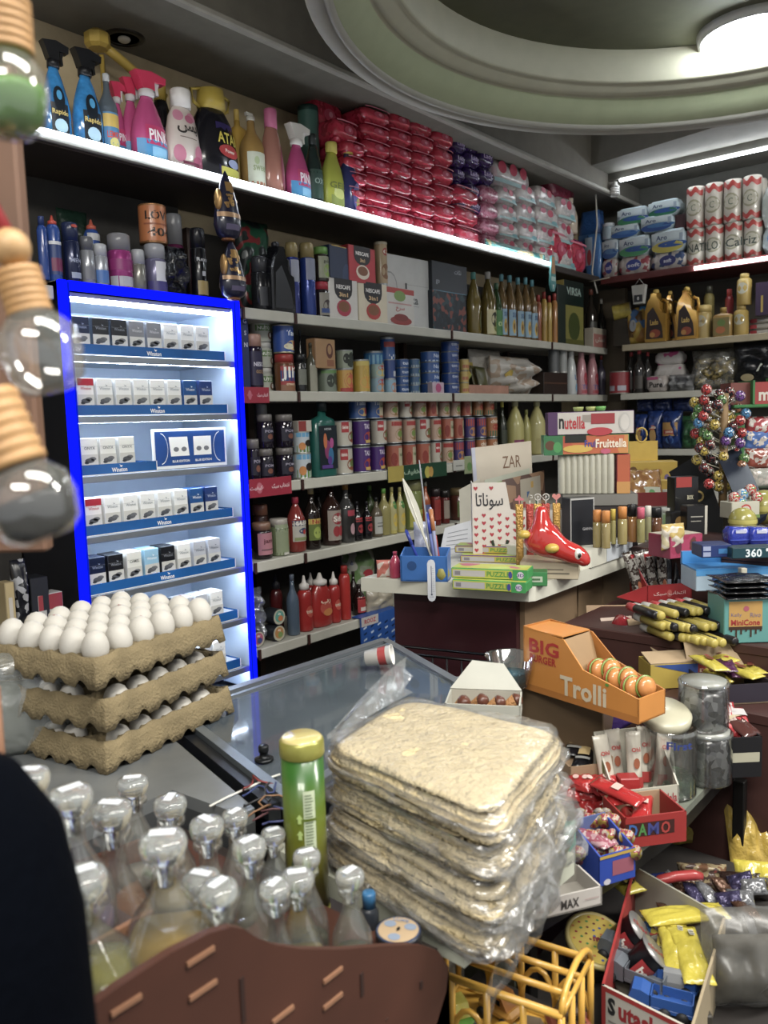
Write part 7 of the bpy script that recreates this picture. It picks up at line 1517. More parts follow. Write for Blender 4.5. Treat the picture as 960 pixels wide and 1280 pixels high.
# ------------------------------------------------------------ stepped candy rack along the aisle
rackm = M('#3f2420',.5,var=.2); gtop = M('#6f7468',.2,coat=.5,var=.15,vscale=6)
t = thing('candy_table',(-.75,1.40,0),0,'glass topped table with black metal legs full of sweets boxes','table')
MB().prism([(-.105,-.36),(.155,-.36),(.195,-.16),(.222,.05),(.222,.41),(-.105,.41)],.985,1.0,gtop,'z').build('tabletop',t)
fm = M('#141312',.45,metal=.4); MB().box(-.105,.228,.375,.412,.955,.985,fm).prism([(.13,-.36),(.152,-.36),(.192,-.16),(.219,.05),(.219,.375),(.197,.375),(.197,.05),(.17,-.16)],.955,.985,fm,'z').box(-.105,-.08,-.36,.375,.955,.985,fm).build('frame',t)
MB().box(-.10,.12,-.36,-.35,.5,.955,M('#7f8272',.6)).build('end_panel',t)
for x,y in ((.236,.395),(.135,-.345),(-.09,.395),(-.09,-.345)): MB().box(x-.012,x+.012,y-.012,y+.012,0,.955,fm,.002).build('leg',t)
t = thing('stepped_rack',(-.74,2.4,0),0,'dark red stepped rack holding sweets boxes behind the candy table','rack')
for (x0,x1,y0,y1,zt) in ((-1.02,-.70,1.82,1.95,1.10),(-.70,-.44,1.82,2.0,1.10),(-1.02,-.70,1.95,2.40,1.20),(-.70,-.44,2.0,2.13,1.20),(-.70,-.44,2.13,2.24,1.29),(-.70,-.44,2.24,3.05,1.38),(-1.02,-.70,2.40,3.05,1.345)):
    MB().box(x0+.74,x1+.74,y0-2.4,y1-2.4,zt-.025,zt,rackm,.003).box(x0+.74,x1+.74,y0-2.4+.003,y0-2.4+.015,(zt-.16 if zt > 1.1 else .2),zt-.025,rackm).build('step',t)
MB().box(.27,.28,-.395,.65,0,1.07,M('#22201f',.6)).build('side_panel',t)
MB().box(-.27,.265,-.3,.65,.0,1.0,M('#2a2422',.6)).build('back_box',t)
t = thing('back_counter',(-1.2,3.3,0),0,'grey counter behind the testers carrying dark chocolate boxes','counter')
MB().box(-.3,.14,-.43,.5,0,1.38,M('#6a665e',.6)).build('body',t); MB().box(-.31,.15,-.435,.51,1.38,1.41,M('#8a877c',.5),.003).build('worktop',t)
BZ = 1.411
G = 'boxes on the grey back counter'
ym = '#b8982a'
t,w,h = put('box',783,845,577,622,BZ,'yellow carton with brown ovals on the back counter',G,rz=radians(30),d=.11,opts=dict(front=ym,side='#a88a26',items=[('e',-.7,.75,.16,.12,'#6a4a24'),('e',-.2,.72,.12,.1,'#a8762a'),('e',.3,.7,.12,.1,'#a8762a'),('e',.1,.2,.22,.25,'#5a4a1f'),('e',.6,.55,.1,.1,'#6f5f8a')]))
MB().box(-w/2,w*.2,.105,.109,h,h*1.55,M(ym,.45)).build('back_flap',t)
mb = MB(); mb.tube([(w*-.12+.022*cos(a*.52),.107,h*1.72+.03*sin(a*.52)) for a in range(12)],.004,M(ym,.45),6,True); mb.build('hang_loop',t)
put('box',825,850,600,625,BZ,'small yellow carton pressed against the larger yellow one',G,rz=radians(40),d=.05,opts=dict(front='#b3922a',side=ym))
c = on_z(806,652,PZ); dp = depth(c)
t = thing('snack_tray',(c.x-.05,c.y+.12,PZ+.001),radians(38),'dark red tray holding a bag of nuts behind the testers','tray')
MB().box(-.1,.1,0,.004,0,.09,M('#7a1f24',.5)).box(-.1,.1,0,.14,0,.004,M('#7a1f24',.5)).box(-.1,-.096,0,.14,0,.12,M('#7a1f24',.5)).box(.096,.1,0,.14,0,.07,M('#7a1f24',.5)).build('tray_body',t)
t = thing('nut_bag',(c.x-.04,c.y+.14,PZ+.05),radians(38),'clear bag of almonds with green and white label in the red tray','bag')
t.rotation_euler = (radians(-35),0,radians(38)); k_bag(t,.14,.16,.05,PRINT(('#a3743a','#8f5f2e','#b08548','#9a6a34'),45,.25,coat=.4),[('r',-.2,.05,.9,.4,'#b5b8a4'),('e',.3,.22,.2,.1,'#4f8a4a')])
for i,(x0,x1,tp,bs) in enumerate([(812,826,618,645),(826,841,612,642),(826,846,634,662)]):
    put('bottle',x0,x1,tp,bs,PZ,f'small white capped jar among the dark boxes, {["left", "middle", "lowest"][i]}','small white capped jars',name='jar',cat='jar',opts=dict(shape='jar',body='#8f9a8a',cap='#b8bab2',lab=(.1,.7,'#7f9a6a')))
blk = M('#131316',.3,coat=.3)
GB = 'dark chocolate boxes behind the testers'
put('box',842,874,596,660,PZ+.01,'black coffee pouch with pale lettering and red corner',GB,rz=radians(50),d=.05,opts=dict(front=blk,side=blk,items=[('t','BOX',.3,.6,.25,.35,'#a9a48a'),('r',-.8,.1,-.2,.3,'#a03a34'),('r',-.9,.8,.4,1,'#8f2a26'),('e',.3,.2,.3,.08,'#8a7a4a')]))
put('box',858,884,632,668,PZ+.005,'small black box with fine pale print before the black slab',GB,rz=radians(42),d=.05,opts=dict(front='#17171a',side=blk,items=[('r',-.6,.6+.0,.6,.64,'#8f8c84'),('r',-.6,.45,.4,.48,'#8f8c84'),('r',.75,0,1,1,'#a9a59a')]))
put('box',838,860,640,666,PZ+.005,'small black box with gold ornament left of the other small black box',GB,rz=radians(46),d=.04,opts=dict(front='#1b1917',side=blk,items=[('e',0,.5,.5,.3,'#8a6a34')]))
sheet([(884,690),(918,690),(876,566),(836,590)],[2.75,2.70,2.95,3.0],.03,blk,'chocolate_box','big black box leaning diagonally beside the lollipop tree','box',lambda mb,S: mb.disc(S,.5,.6,.18,.06,1,M('#8a7436',.4)).disc(S,.5,.6,.12,.04,1.5,blk).text(S,'gold',.5,.15,.3,.03,1,M('#8a7436',.4),.01),group=GB)
sheet([(935,660),(962,640),(925,560),(895,566)],[2.6,2.6,2.85,2.85],.02,M('#1b2230',.4),'display_stand','dark display board standing right of the lollipop tree','board',group=GB)
t,w,h = put('box',832,884,668,697,1.346,'pink patterned shallow tray at the end of the white platform',None,rz=radians(62),d=.09,name='candy_tray',cat='tray',opts=dict(front=PRINT(('#8f2a4a','#9a3456','#7a2240'),24,.4,'NOISE'),side='#7a2440',items=[('e',-.5,.5,.2,.3,'#5a2a3a'),('e',.4,.55,.2,.3,'#5a3a34')],top='#a8a08f'))
put('bag',828,862,655,688,PZ,'gold and white foil packet leaning at the platform end',None,rz=radians(60),d=.03,name='packet',cat='packet',opts=dict(col=PRINT(('#b0a682','#b8b0a0','#a8904a','#b0a88f'),12,.25,'NOISE'),wr=.8))
# ---- lollipop tree
c = on_z(903,660,1.346); dp = depth(c); sc_ = dp/FPX
t = thing('lollipop_stand',(c.x,c.y,1.346),0,'wooden post stand stuck full of wrapped lollipops','stand')
hs = pz(897,492,c.x,c.y)-1.346
MB().tube([(0,0,0),(0,0,hs)],.014,M('#7a5f38',.7,var=.2,vscale=30),10).build('post',t)
MB().lathe([(.07,0),(.07,.02),(.03,.03)],M('#3a2a20',.6),20).build('foot',t)
wraps = [('#a82c2a','red'),('#b39a2c','yellow'),('#1f1f24','black'),('#6a3f8a','violet'),('#3f7fb0','blue'),('#4f7a3a','green'),('#8a5a3a','brown')]
spots = [(883,487,0,'topmost'),(868,503,1,''),(880,500,0,''),(899,493,2,''),(912,490,2,''),(925,495,3,''),(930,490,1,''),(873,512,5,''),(884,512,2,''),(897,506,2,''),(909,509,3,''),(922,510,6,''),(928,508,1,''),(870,521,5,''),(879,520,0,''),(886,517,1,''),(893,519,1,''),(911,519,1,''),(921,522,1,''),(932,517,4,''),(873,529,4,''),(883,533,6,''),(893,531,1,''),(908,530,1,''),(925,526,0,''),(869,542,0,''),(879,541,5,''),(911,541,4,''),(927,541,0,''),(877,552,1,''),(907,551,3,''),(925,554,3,''),(887,556,2,''),(880,563,1,''),(904,571,1,''),(920,566,0,''),(930,573,5,''),(871,575,1,''),(880,585,2,''),(908,586,1,''),(921,588,1,''),(928,596,0,''),(898,595,1,''),(909,596,1,''),(920,610,1,''),(898,608,1,''),(909,607,1,''),(886,605,0,''),(889,572,2,''),(884,545,5,''),(927,582,6,''),(875,560,2,''),(887,590,2,''),(916,533,2,''),(902,500,5,'')]
cnt = {}
for i,(px,py,ci,_) in enumerate(sorted(spots,key=lambda s: s[1])):
    cnt[ci] = cnt.get(ci,0)+1; dd = dp+rnd.uniform(-.07,.01)-.02*(1-abs(px-900)/40); P = at(px,py,dd)
    axis = Vector((c.x,c.y,P.z-.035)); v = axis-P
    t = thing('lollipop',P,0,f'wrapped {wraps[ci][1]} lollipop, {ORD[min(cnt[ci]-1, 19)]} {wraps[ci][1]} one from the top of the lollipop stand','lollipop','lollipops on the wooden post stand')
    m = PRINT((wraps[ci][0],wraps[ci][0],'#1d1c1e' if ci != 2 else '#7a2a26',wraps[ci][0],'#a89a8a'),70,.2,'NOISE',.5)
    MB().sphere((0,0,0),.0185,m,14,8).build('candy',t)
    vv = v.normalized()*.02; MB().tube([tuple(vv*.6),tuple(vv),tuple(vv*1.45)],[.004,.007,.010],FILM('#d8d4cc',.5,.2,.6,80,.7),8).build('wrapper_twist',t)
    MB().tube([tuple(vv*.7),tuple(v)],.0018,M('#a9a590',.5),6).build('stick',t)
t,w,h = put('box',912,952,627,648,1.42,'small white tray of lollipops with a red badge at the rack',None,rz=radians(52),d=.06,name='candy_tray',cat='tray',opts=dict(front='#a8a696',side='#9a9888',items=[('e',0,.5,.4,.35,'#a02c2c'),('e',0,.5,.3,.25,'#b3aea0'),('r',-1,0,1,.2,'#5f7a3a')]))
t2 = thing('carton_box',(t.location.x,t.location.y,1.381),radians(52),'dark carton under the small white lollipop tray','box'); k_box(t2,w*.9,.038,.05,'#2a2a24')
for i,(px,py,ci) in enumerate([(918,622,0),(928,618,4),(938,612,0),(946,622,0),(926,628,4)]):
    P = at(px,py,depth(t.location)+.02); o = thing('lollipop',P,0,f'loose {wraps[ci][1]} lollipop, {nth(i, 5)} in the small white tray','lollipop','lollipops in the small tray'); MB().sphere((0,0,0),.018,PRINT((wraps[ci][0],'#b3aca0',wraps[ci][0],'#5a7a3a'),60,.2,'NOISE',.5),12,8).build('candy',o); MB().tube([(0,0,-.016),(0,.004,-.05)],.002,M('#a9a590',.5),6).build('stick',o)
GE = 'chocolate eggs on the rack'
for i,(px,py,r_) in enumerate([(928,668,17),(955,656,22)]):
    c_ = on_z(px,py,1.381); s_ = depth(c_)/FPX; o = thing('candy_egg',(c_.x,c_.y,1.381),0,f'yellow green wrapped candy egg, {["left", "right"][i]} of two beneath the lollipops','sweet',GE)
    MB().sphere((0,0,r_*s_),r_*s_,M('#8f8a3a',.25,coat=.4,var=.2),18,10).build('shell',o); MB().lathe([(r_*s_*1.0,r_*s_*.85),(r_*s_*1.015,r_*s_),(r_*s_*1.0,r_*s_*1.15)],M('#a8a04a',.3),18,cap=False).build('band',o)
# green stand with red sign and sweets bags at the right edge
P = on_z(930,700,1.2); gX,gY = -.80,3.02
dgs = hypot(gX,gY); zt = pz(936,478,gX,gY); zm = pz(936,510,gX,gY)
rg = ray(936,500); k_ = dgs/hypot(rg.x,rg.y); gx,gy = rg.x*k_,rg.y*k_
t = thing('candy_dispenser',(gx,gy,1.381),YAW,'green candy stand with a red panel and white letter at the right edge','stand')
gr = M('#2a6a34',.4); MB().box(-.045,-.01,0,.04,0,zm-1.381,gr,.006).build('post',t); MB().box(-.06,.16,-.02,.10,zm-1.381,zm-1.381+.012,gr,.003).build('shelf',t)
MB().box(-.062,.005,.0,.09,zm-1.369,zt-1.381,M('#6a342c',.5)).box(.005,.012,-.02,.1,zm-1.369,zt-1.375,gr).box(.012,.16,-.015,.09,zm-1.369,zt-1.381,M('#8f2f2c',.4)).build('header',t)
MB().text(flat(-.0155),'mini',.072,(zm+zt)/2-1.381,.09,.04,1,M('#b8b4a8',.4),.03).build('lettering',t)
MB().box(-.06,.14,-.02,.08,0,.02,gr,.003).build('base',t)
for i,(px,py,col) in enumerate([(950,535,'#8f2f34'),(948,552,'#3f5f9a'),(955,600,'#8f8f88'),(950,575,'#7f3a2a')]):
    P = at(px,py,depth((gx,gy,1.5))+.0); o = thing('sweets_bag',(P.x,P.y,P.z-.03),YAW,f'{["red", "blue", "grey", "brown"][i]} sweets bag hanging on the green stand at the right edge','bag','bags on the green stand'); k_bag(o,.09,.07,.03,PRINT((col,col,'#a8a098',col),30,.25,'NOISE'))
# ---- upper rack goods
G = 'gum and sweets boxes on the stepped rack'
for i,(x0,x1) in enumerate([(912,940),(938,966)]):
    t_ = put('pack',x0,x1,660,683,1.381,f'blue glossy gum pack, {["left", "right"][i]} of the pair on the rack',G,rz=YAW,d=.06,name='gum_pack',cat='gum',opts=dict(col='#22349a',items=[('r',-.5,.75,.5,.95,'#a8adc4'),('r',-1,.3,1,.36,'#3a4fb5')]))
t,w,h = put('box',915,975,684,698,1.381,'dark teal gum box with large white numerals',G,rz=YAW,d=.05,name='gum_box',opts=dict(front='#123a44',side='#0f2f38',items=[('t','360',-.1,.5,.55,.75,'#c4ccd0'),('e',.45,.75,.05,.15,'#c4ccd0')]))
put('box',877,915,681,697,1.381,'dark blue gum box with pale label lines',G,rz=YAW,d=.07,name='gum_box',opts=dict(front='#1a2f66',side='#1a2a55',items=[('r',-.9,.1,-.4,.9,'#8a94b3'),('r',-.9,.45,-.4,.55,'#1a2f66'),('r',.1,.3,.9,.7,'#2a6aa0')]))
c = on_z(922,738,1.291); dp = depth(c)
t = thing('gum_box',(c.x,c.y,1.291),YAW,'pale blue gum display box with dark blue lettering','box',G)
w = 130*dp/FPX; h = 26*dp/FPX; MB().box(-w*.4,w*.6,0,.11,0,h,M('#9ab0c2',.4),.002).build('carton',t)
MB().box(-w*.4,w*.6,.0,.11,h,h+.004,M('#2f7fc0',.35)).box(-w*.4,w*.6,.10,.112,h,h+.035,M('#2f7fc0',.35)).build('lid',t)
S = flat(-.0003); MB().patch(S,-w*.4,w*.6,h*.75,h,.5,M('#3f8ac4',.4),1,1).text(S,'TRIDENT',w*.05,h*.45,w*.6,h*.42,1,M('#1d2a6a',.4),.04,.2).text(S,'cool',w*.26,h*.14,w*.1,h*.16,1,M('#a02f34',.4),.03).build('front_print',t)
put('box',872,914,712,748,1.201,'blue and orange gum box beneath the pale blue gum box',G,rz=radians(50),d=.12,name='gum_box',opts=dict(front='#23489a',side='#1f4088',items=[('t','fresh',.3,.5,.3,.3,'#b3bcd0'),('r',-.9,.35,-.2,.65,'#8f9cc0')],top=PRINT(('#a86a44','#a8a49c','#a85a3a','#b0a89c'),14,.4,'NOISE')))
put('box',926,934,710,742,1.291,'small white sachet box in front of the pale blue gum box',G,rz=YAW,d=.02,opts=dict(front='#a9a696',side='#9a978a'))
# red tray of chocolate bars
c = on_z(847,757,1.201); dp = depth(c); s_ = dp/FPX
t = thing('bar_tray',(c.x-.05,c.y-.0,1.201),radians(50),'bright red display tray with white script full of chocolate bars','display box')
rm = M('#8f1a1e',.4,var=.08); w = 62*s_
MB().box(-w*.3,w*.7,0,.004,0,.055,rm).box(-w*.3,w*.7,.1,.104,0,.13,rm).prism([(0,0),(.104,0),(.104,.13),(0,.055)],-w*.3,-w*.3+.004,rm,'x').prism([(0,0),(.104,0),(.104,.13),(0,.055)],w*.7-.004,w*.7,rm,'x').prism([(-w*.3,0),(-w*.3,.055),(-w*.95,.028)],.0,.004,rm).box(-w*.3,w*.7,0,.104,0,.003,rm).build('carton',t)
MB().text(flat(-.0003),fa('انتخاب سبک'),w*.2,.028,w*.7,.013,1,M('#c9a8a4',.5),.01).disc(flat(-.0003),w*.2,.028,.008,.011,.5,M('#a8504a',.4)).build('lettering',t)
tm_ = t.matrix_basis.copy(); tm_ = Matrix.Translation(t.location) @ Matrix.Rotation(radians(50),4,'Z')
for i in range(12):
    x = -w*.26+i*w*.08; back = i % 2
    P = tm_ @ Vector((x,.03+.03*back+.01*(i % 3),.006))
    o = thing('chocolate_bar',P,0,f'{"black" if i > 6 else "silver and dark"} chocolate bar standing in the red tray, {nth(i, 12)}','chocolate bar','chocolate bars in the red tray'); o.rotation_euler = (radians(-8-6*back),radians((i-6)*2.2),radians(50))
    k_bag(o,.03,.125+.015*back,.012,'#15161b' if i > 6 else PRINT(('#77746e','#8f8c86','#3a2f2a','#6a675f'),40,.2,'NOISE'),[('r',-.5,.2,.5,.4,'#7f8290' if i > 6 else '#5a4a3a')] if i % 3 else [('e',0,.3,.5,.15,'#a05a3a')])
put('bag',797,818,722,750,1.201,'dark blue chocolate bar leaning left of the red tray','chocolate bars in the red tray',rz=radians(60),d=.015,name='chocolate_bar',cat='chocolate bar',opts=dict(col='#22232f',items=[('r',-.6,.3,.6,.6,'#9a9aa4'),('r',-1,.0,1,.2,'#6f4a3a')]))
put('box',782,798,744,777,1.101,'small cream card box standing beside the brown panels',None,rz=radians(55),d=.015,opts=dict(front='#a89c78',side='#9a8e6c',items=[('t','Cafe',0,.3,.6,.15,'#6f6450'),('r',-.4,.55,.4,.57,'#6f6450')]))
# wafer rolls
GWf = 'wafer rolls piled on the rack'
for i in range(30):
    yel = i % 3 != 1; row = i // 11; px = 770+(i % 11)*10.5+row*6; py = 792-row*9-(i % 11)*1.2
    P = on_z(px,py+8,1.213); o = thing('wafer_roll',(P.x,max(P.y,1.985),1.2+.0135+row*.024),0,f'{"yellow and grey" if yel else "black and red"} wafer roll, {nth(i % 11)} in the {["lower", "middle", "upper"][row]} layer','wafer',GWf)
    o.rotation_euler = (0,0,radians(62+rnd.uniform(-7,7))); L = .12
    cm = M('#a8983a' if yel else '#1b1a1c',.3,var=.15); mb = MB(); mb.T = Matrix.Rotation(radians(90),4,'X'); mb.lathe([(.008,0),(.0108,.004),(.0108,L*.28)],M('#8f8d88' if yel else '#8f2a2c',.3),12).lathe([(.0108,L*.28),(.0108,L-.004),(.008,L)],cm,12); mb.build('wrapper',o)
# minicone
c = on_z(932,804,1.201); dp = depth(c); s_ = dp/FPX
t = thing('cone_box',(c.x,c.y,1.201),YAW,'teal box with orange label and dripping chocolate','box',G)
w,h = 72*s_,58*s_; MB().box(-w*.38,w*.9,0,.1,0,h,M('#4f8a86',.4,var=.05),.002).build('carton',t)
S = flat(-.0003); mb = MB().patch(S,-w*.3,w*.28,h*.32,h*.92,1,M('#a8813a',.4),1,1).text(S,'MiniCone',-.01*w,h*.46,w*.5,h*.13,2,M('#8f2222',.4),.03).text(S,'Kelly',-w*.17,h*.62,w*.18,h*.1,2,M('#6a5f7a',.4),.0).text(S,'Rivo',w*.16,h*.62,w*.18,h*.1,2,M('#6a5f7a',.4),.0).disc(S,0,h*.76,w*.05,h*.06,2,M('#9a4a5a',.4)).patch(S,-w*.3,w*.28,h*.30,h*.37,2,M('#3a2417',.4),1,1)
for k in range(7): x = -w*.27+k*w*.085; mb.patch(S,x,x+w*.03,h*(.31-.05-.06*((k*5) % 3)),h*.31,2,M('#3a2417',.4),1,1)
mb.build('front_print',t)
for i in range(4):
    o = thing('black_pouch',(c.x-.0+.02*cos(YAW),c.y+.05,1.201+h+.001+i*.013),YAW,f'flat glossy black pouch, {["lowest", "second", "third", "top"][i]} of the pile on the teal box','pouch','black pouches on the teal box'); o.rotation_euler = (radians(-90),0,YAW+rnd.uniform(-.1,.1)); o.location.z += .004; o.location.y -= .05
    k_bag(o,w*.95,.11,.012,'#101114',gloss=.12,bump=.8)
# ---- open cartons on the candy table
card = M('#93785a',.75,var=.12,vscale=8); cardl = M('#a68e6c',.7,var=.1)
def open_box(px,py,z,w,d,h,rz,label,outer,inner=cardl,front=None,flaps=(1,1),hf=None,name='open_carton',cat='carton',group='open cartons of sweets',fitems=()):
    c = on_z(px,py,z); t = thing(name,(c.x,c.y,z),rz,label,cat,group); hf = hf or h; th = .003
    o = M(outer,.5,var=.08) if isinstance(outer,str) else outer
    mb = MB().box(-w/2,w/2,0,d,0,th,inner).box(-w/2,w/2,0,th,0,hf,o).box(-w/2,w/2,d-th,d,0,h,inner)
    for x in (-w/2,w/2-th): mb.prism([(0,0),(d,0),(d,h),(0,hf)],x,x+th,o,'x')
    mb.build('carton',t)
    if flaps[0]: mb = MB(); mb.T = Matrix.Translation((0,d,h)) @ Matrix.Rotation(radians(-25),4,'X'); mb.box(-w/2,w/2,-th,0,0,d*.5,inner); mb.build('flap',t)
    if flaps[1]: mb = MB(); mb.T = Matrix.Translation((0,0,hf)) @ Matrix.Rotation(radians(115),4,'X'); mb.box(-w/2,w/2,0,th,0,d*.4,inner); mb.build('flap',t)
    if front or fitems:
        S = flat(-.0003); mb = MB()
        if front: mb.patch(S,-w/2,w/2,0,hf,0,M(front,.45) if isinstance(front,str) else front,1,1)
        art(mb,S,w/2,0,hf,fitems); mb.build('front_print',t)
    return t
def pile(t,n,w,d,z0,dz,mk,label,name,cat,group,tilt=8,sp=1.0):
    mtx = Matrix.Translation(t.location) @ Matrix.Rotation(t.rotation_euler.z,4,'Z'); rz = t.rotation_euler.z
    for i in range(n):
        P = mtx @ Vector((rnd.uniform(-w/2,w/2)*sp,rnd.uniform(.12*d,.88*d),z0+dz*i)); o = thing(name,P,0,label(i),cat,group)
        o.rotation_euler = (radians(-90+rnd.uniform(-tilt,tilt)),radians(rnd.uniform(-tilt,tilt)),rz+rnd.uniform(-.7,.7)); mk(o,i)
GO = 'open cartons of sweets'
TZ1 = 1.001
t = open_box(838,838,1.101,.13,.085,.075,radians(52),'open brown carton with crumpled green and white sachets','#4a3a2c')
pile(t,4,.10,.09,.03,.012,lambda o,i: k_bag(o,.06,.09,.014,('#1c1c20','#8a9a2a','#a8a298','#17181c')[i],[('e',0,.6,.5,.2,('#a8a298','#4f6a1f','#a03a34','#7a9a3a')[i]),('r',-.6,.2,.6,.3,'#77726a')]),lambda i: f'{["black", "lime green", "white and red", "black and green"][i]} sachet in the open brown carton','sachet','sachet','sachets in the open brown carton')
c = on_z(850,860,1.101)
t = thing('yellow_carton',(c.x,c.y,1.101),radians(44),'open lidded carton with yellow, blue and red band at the front','carton',GO); w = 76*depth(c)/FPX
MB().box(-w/2,w/2,0,.075,0,.06,M('#a8902a',.45),.001).build('carton',t); S = flat(-.0003); MB().poly(S,[(-w*.45,.058),(w*.3,.03),(w*.3,.058)],1,M('#2f4a8a',.4)).patch(S,w*.3,w*.5,.02,.058,1,M('#8f2f2a',.4),1,1).text(S,'Kish',w*.4,.04,w*.14,.012,2,M('#c9b8a0',.4)).build('front_print',t)
mb = MB(); mb.T = Matrix.Translation((0,0,.06)) @ Matrix.Rotation(radians(12),4,'X'); mb.box(-w*.5,w*.5,0,.06,0,.003,cardl); mb.build('lid',t)
t = open_box(768,812,1.101,.12,.09,.06,radians(35),'open grey brown carton between burger box and stepped rack','#7a6a52',card,flaps=(1,1))
pile(t,3,.06,.09,.02,.012,lambda o,i: k_bag(o,.05,.08,.014,('#8f2f34','#a8a298','#4a3a2c')[i]),lambda i: f'{["dark red", "white", "brown"][i]} sachet in the grey brown open carton','sachet','sachet','sachets in the grey brown carton')
t = open_box(900,842,1.101,.12,.09,.05,radians(44),'open pale carton behind the yellow banded carton','#9a8462',cardl,flaps=(1,0))
pile(t,4,.08,.09,.02,.010,lambda o,i: k_bag(o,.045,.09,.016,('#8f9a2a','#a33a2a','#a8983a','#5a3a2c')[i]),lambda i: f'{["lime", "red", "yellow", "brown"][i]} sachet in the open pale carton','sachet','sachet','sachets in the open pale carton')
# red lidded jar toys left of the cartons
c = on_z(786,820,1.12)
t = thing('red_sweets_blister',(c.x,c.y,1.101),radians(50),'clear blister of dark red jelly sweets leaning behind the burger box','blister',GO)
t.rotation_euler = (radians(-35),0,radians(50)); MB().box(-.045,.045,0,.004,0,.13,M('#a08a7a',.5)).build('card',t); MB().lathe([(.02,0),(.032,.02),(.03,.10),(.01,.12)],M('#7a1620',.12,coat=.6),16,o=(0,-.02,.005)).build('blister_shell',t)
o = thing('jelly_cup',(*on_z(806,832,1.101).xy,1.101),0,'round dark red jelly cup beside the burger box corner','jelly cup',GO); MB().lathe([(.022,0),(.03,.035),(.031,.04)],M('#8f1f2c',.12,coat=.6),20).build('cup',o); MB().lathe([(0,.0405),(.030,.0405),(.031,.043),(.02,.045),(0,.045)],M('#9a4a50',.15,coat=.5),20).build('lid',o)
# jars of foil sweets and the open clear jar
GJ = 'clear jars on the candy table'
clr = CLEAR('#dfe4de',.28)
def jar(px,py,z,wpx,hpx,label,content,lid=True,fillh=.85,zig=False):
    c = on_z(px,py,z); s = depth(c)/FPX; R = wpx*s/2; h = hpx*s
    t = thing('clear_jar',(c.x,c.y,z),0,label,'jar',GJ)
    pr = [(0,0),(R*.85,0),(R,h*.05),(R,h*.42),(R*.93,h*.48),(R,h*.54),(R,h*.86),(R*.85,h*.95)] if zig else [(0,0),(R*.9,0),(R,h*.04),(R,h*.92),(R*1.03,h*.93),(R*1.03,h*.96),(R*.97,h)]
    MB().lathe(pr,clr,26,cap=False).build('jar_wall',t)
    if content: MB().lathe([(0,.004),(R*.86,.004),(R*.93,h*.06),(R*.92,h*fillh*.7),(R*.8,h*fillh),(R*.3,h*fillh*1.04),(0,h*fillh*1.03)],content,20).build('sweets',t)
    if lid: MB().lathe([(R*.88,h*.93),(R*.9,h),(0,h)],M('#8a8c86',.3),24).build('lid',t)
    return t,R,h
foil = PRINT(('#8a8c90','#4f5054','#b8babc','#3a3a3e','#9a9c9e','#6a6b70'),75,.2,coat=.5); foil2 = PRINT(('#3a3a40','#1f1f24','#7f8186','#2a2a2e','#55565c','#9a9c9e'),75,.2,coat=.5)
jar(884,975,TZ1,58,66,'clear jar of dark foil sweets, lower of two at the table corner',foil2,zig=False,fillh=.9)
c = on_z(884,975,TZ1); zj = TZ1+66*depth(c)/FPX+.001
t,R,h = jar(876,975,TZ1,60,60,'clear jar of silver foil sweets, upper of two at the table corner',foil,fillh=.8)
t.location = (c.x-.012,c.y+.008,zj)
t,R,h = jar(838,990,TZ1,62,86,'open clear jar with a few sweets left of the foil jars',M('#4f6f54',.3,bump=.8,bscale=70,var=.7,vscale=40),lid=False,fillh=.28)
zj2 = TZ1+h; P = t.location
MB().text(cyl(R*1.04),'First',.0,h*.84,.05,.016,1,M('#2a3a7a',.4),.03).build('lettering',t); t.rotation_euler.z = YAW
mb = MB(); mb.T = Matrix.Translation((.0,.03,h+.012)) @ Matrix.Rotation(radians(20),4,'X'); mb.lathe([(R*.98,-.012),(R*1.02,-.01),(R*1.02,.004),(R*.9,.009),(0,.011)],M('#a9a58c',.3),28).build('lid',t)
# burger box on a support carton
c = on_z(745,905,1.19); s_ = depth(c)/FPX
t0 = thing('support_carton',(-.80,1.50,TZ1),radians(10),'brown carton hidden under the orange burger sweets box','carton'); k_box(t0,.20,.178,.14,'#5f4c36')
pA,pB = on_z(655,858,1.185),on_z(798,903,1.185); rzb = atan2(pB.y-pA.y,pB.x-pA.x); w = hypot(pB.x-pA.x,pB.y-pA.y)
t = thing('burger_sweets_box',((pA.x+pB.x)/2,(pA.y+pB.y)/2,1.181),rzb,'orange display box of burger shaped gummies with bold red lettering','display box')
om = M('#c07a1e',.35,coat=.2,var=.05); omd = M('#a8681c',.4); dd = .085
dpm = depth(t.location); hA = (858-775)*dpm/FPX*1.03; hB = 30*dpm/FPX
side = [(-w/2,0),(w/2,0),(w/2,hB),(w*.05,hA*.55),(-w*.12,hA*.93),(-w/2+.004,hA)]
MB().prism(side,0,.003,om).prism(side[:3]+[(w*.1,hA*.6),(-w*.1,hA*.95),(-w/2+.004,hA)],dd-.003,dd,omd).box(-w/2,w/2,0,dd,0,.003,omd).box(-w/2,-w/2+.003,0,dd,0,hA,omd).box(w/2-.003,w/2,0,dd,0,hB,om).box(-w/2,-w*.13,0,dd,hA*.955,hA*.975,om).build('carton',t)
mb = MB(); mb.add([(-w*.12,0.003,hA*.93),(-w*.12,dd,hA*.95),(w*.02,dd*.8,hA*.35),(w*.02,.02,hA*.3)],[(0,1,2,3)],M('#8f7048',.6)); mb.build('inner_flap',t)
S = flat(-.0003); mb = MB().patch(S,-w/2,w/2,0,hA*.10,1,omd,1,1).text(S,'BIG',-w*.30,hA*.73,w*.28,hA*.22,2,M('#a3201c',.4),.03).text(S,'BURGER',-w*.31,hA*.54,w*.25,hA*.12,2,M('#a3201c',.4),.03).text(S,'Trolli',w*.05,hA*.24,w*.40,hA*.30,2,M('#c4b69a',.4),.03)
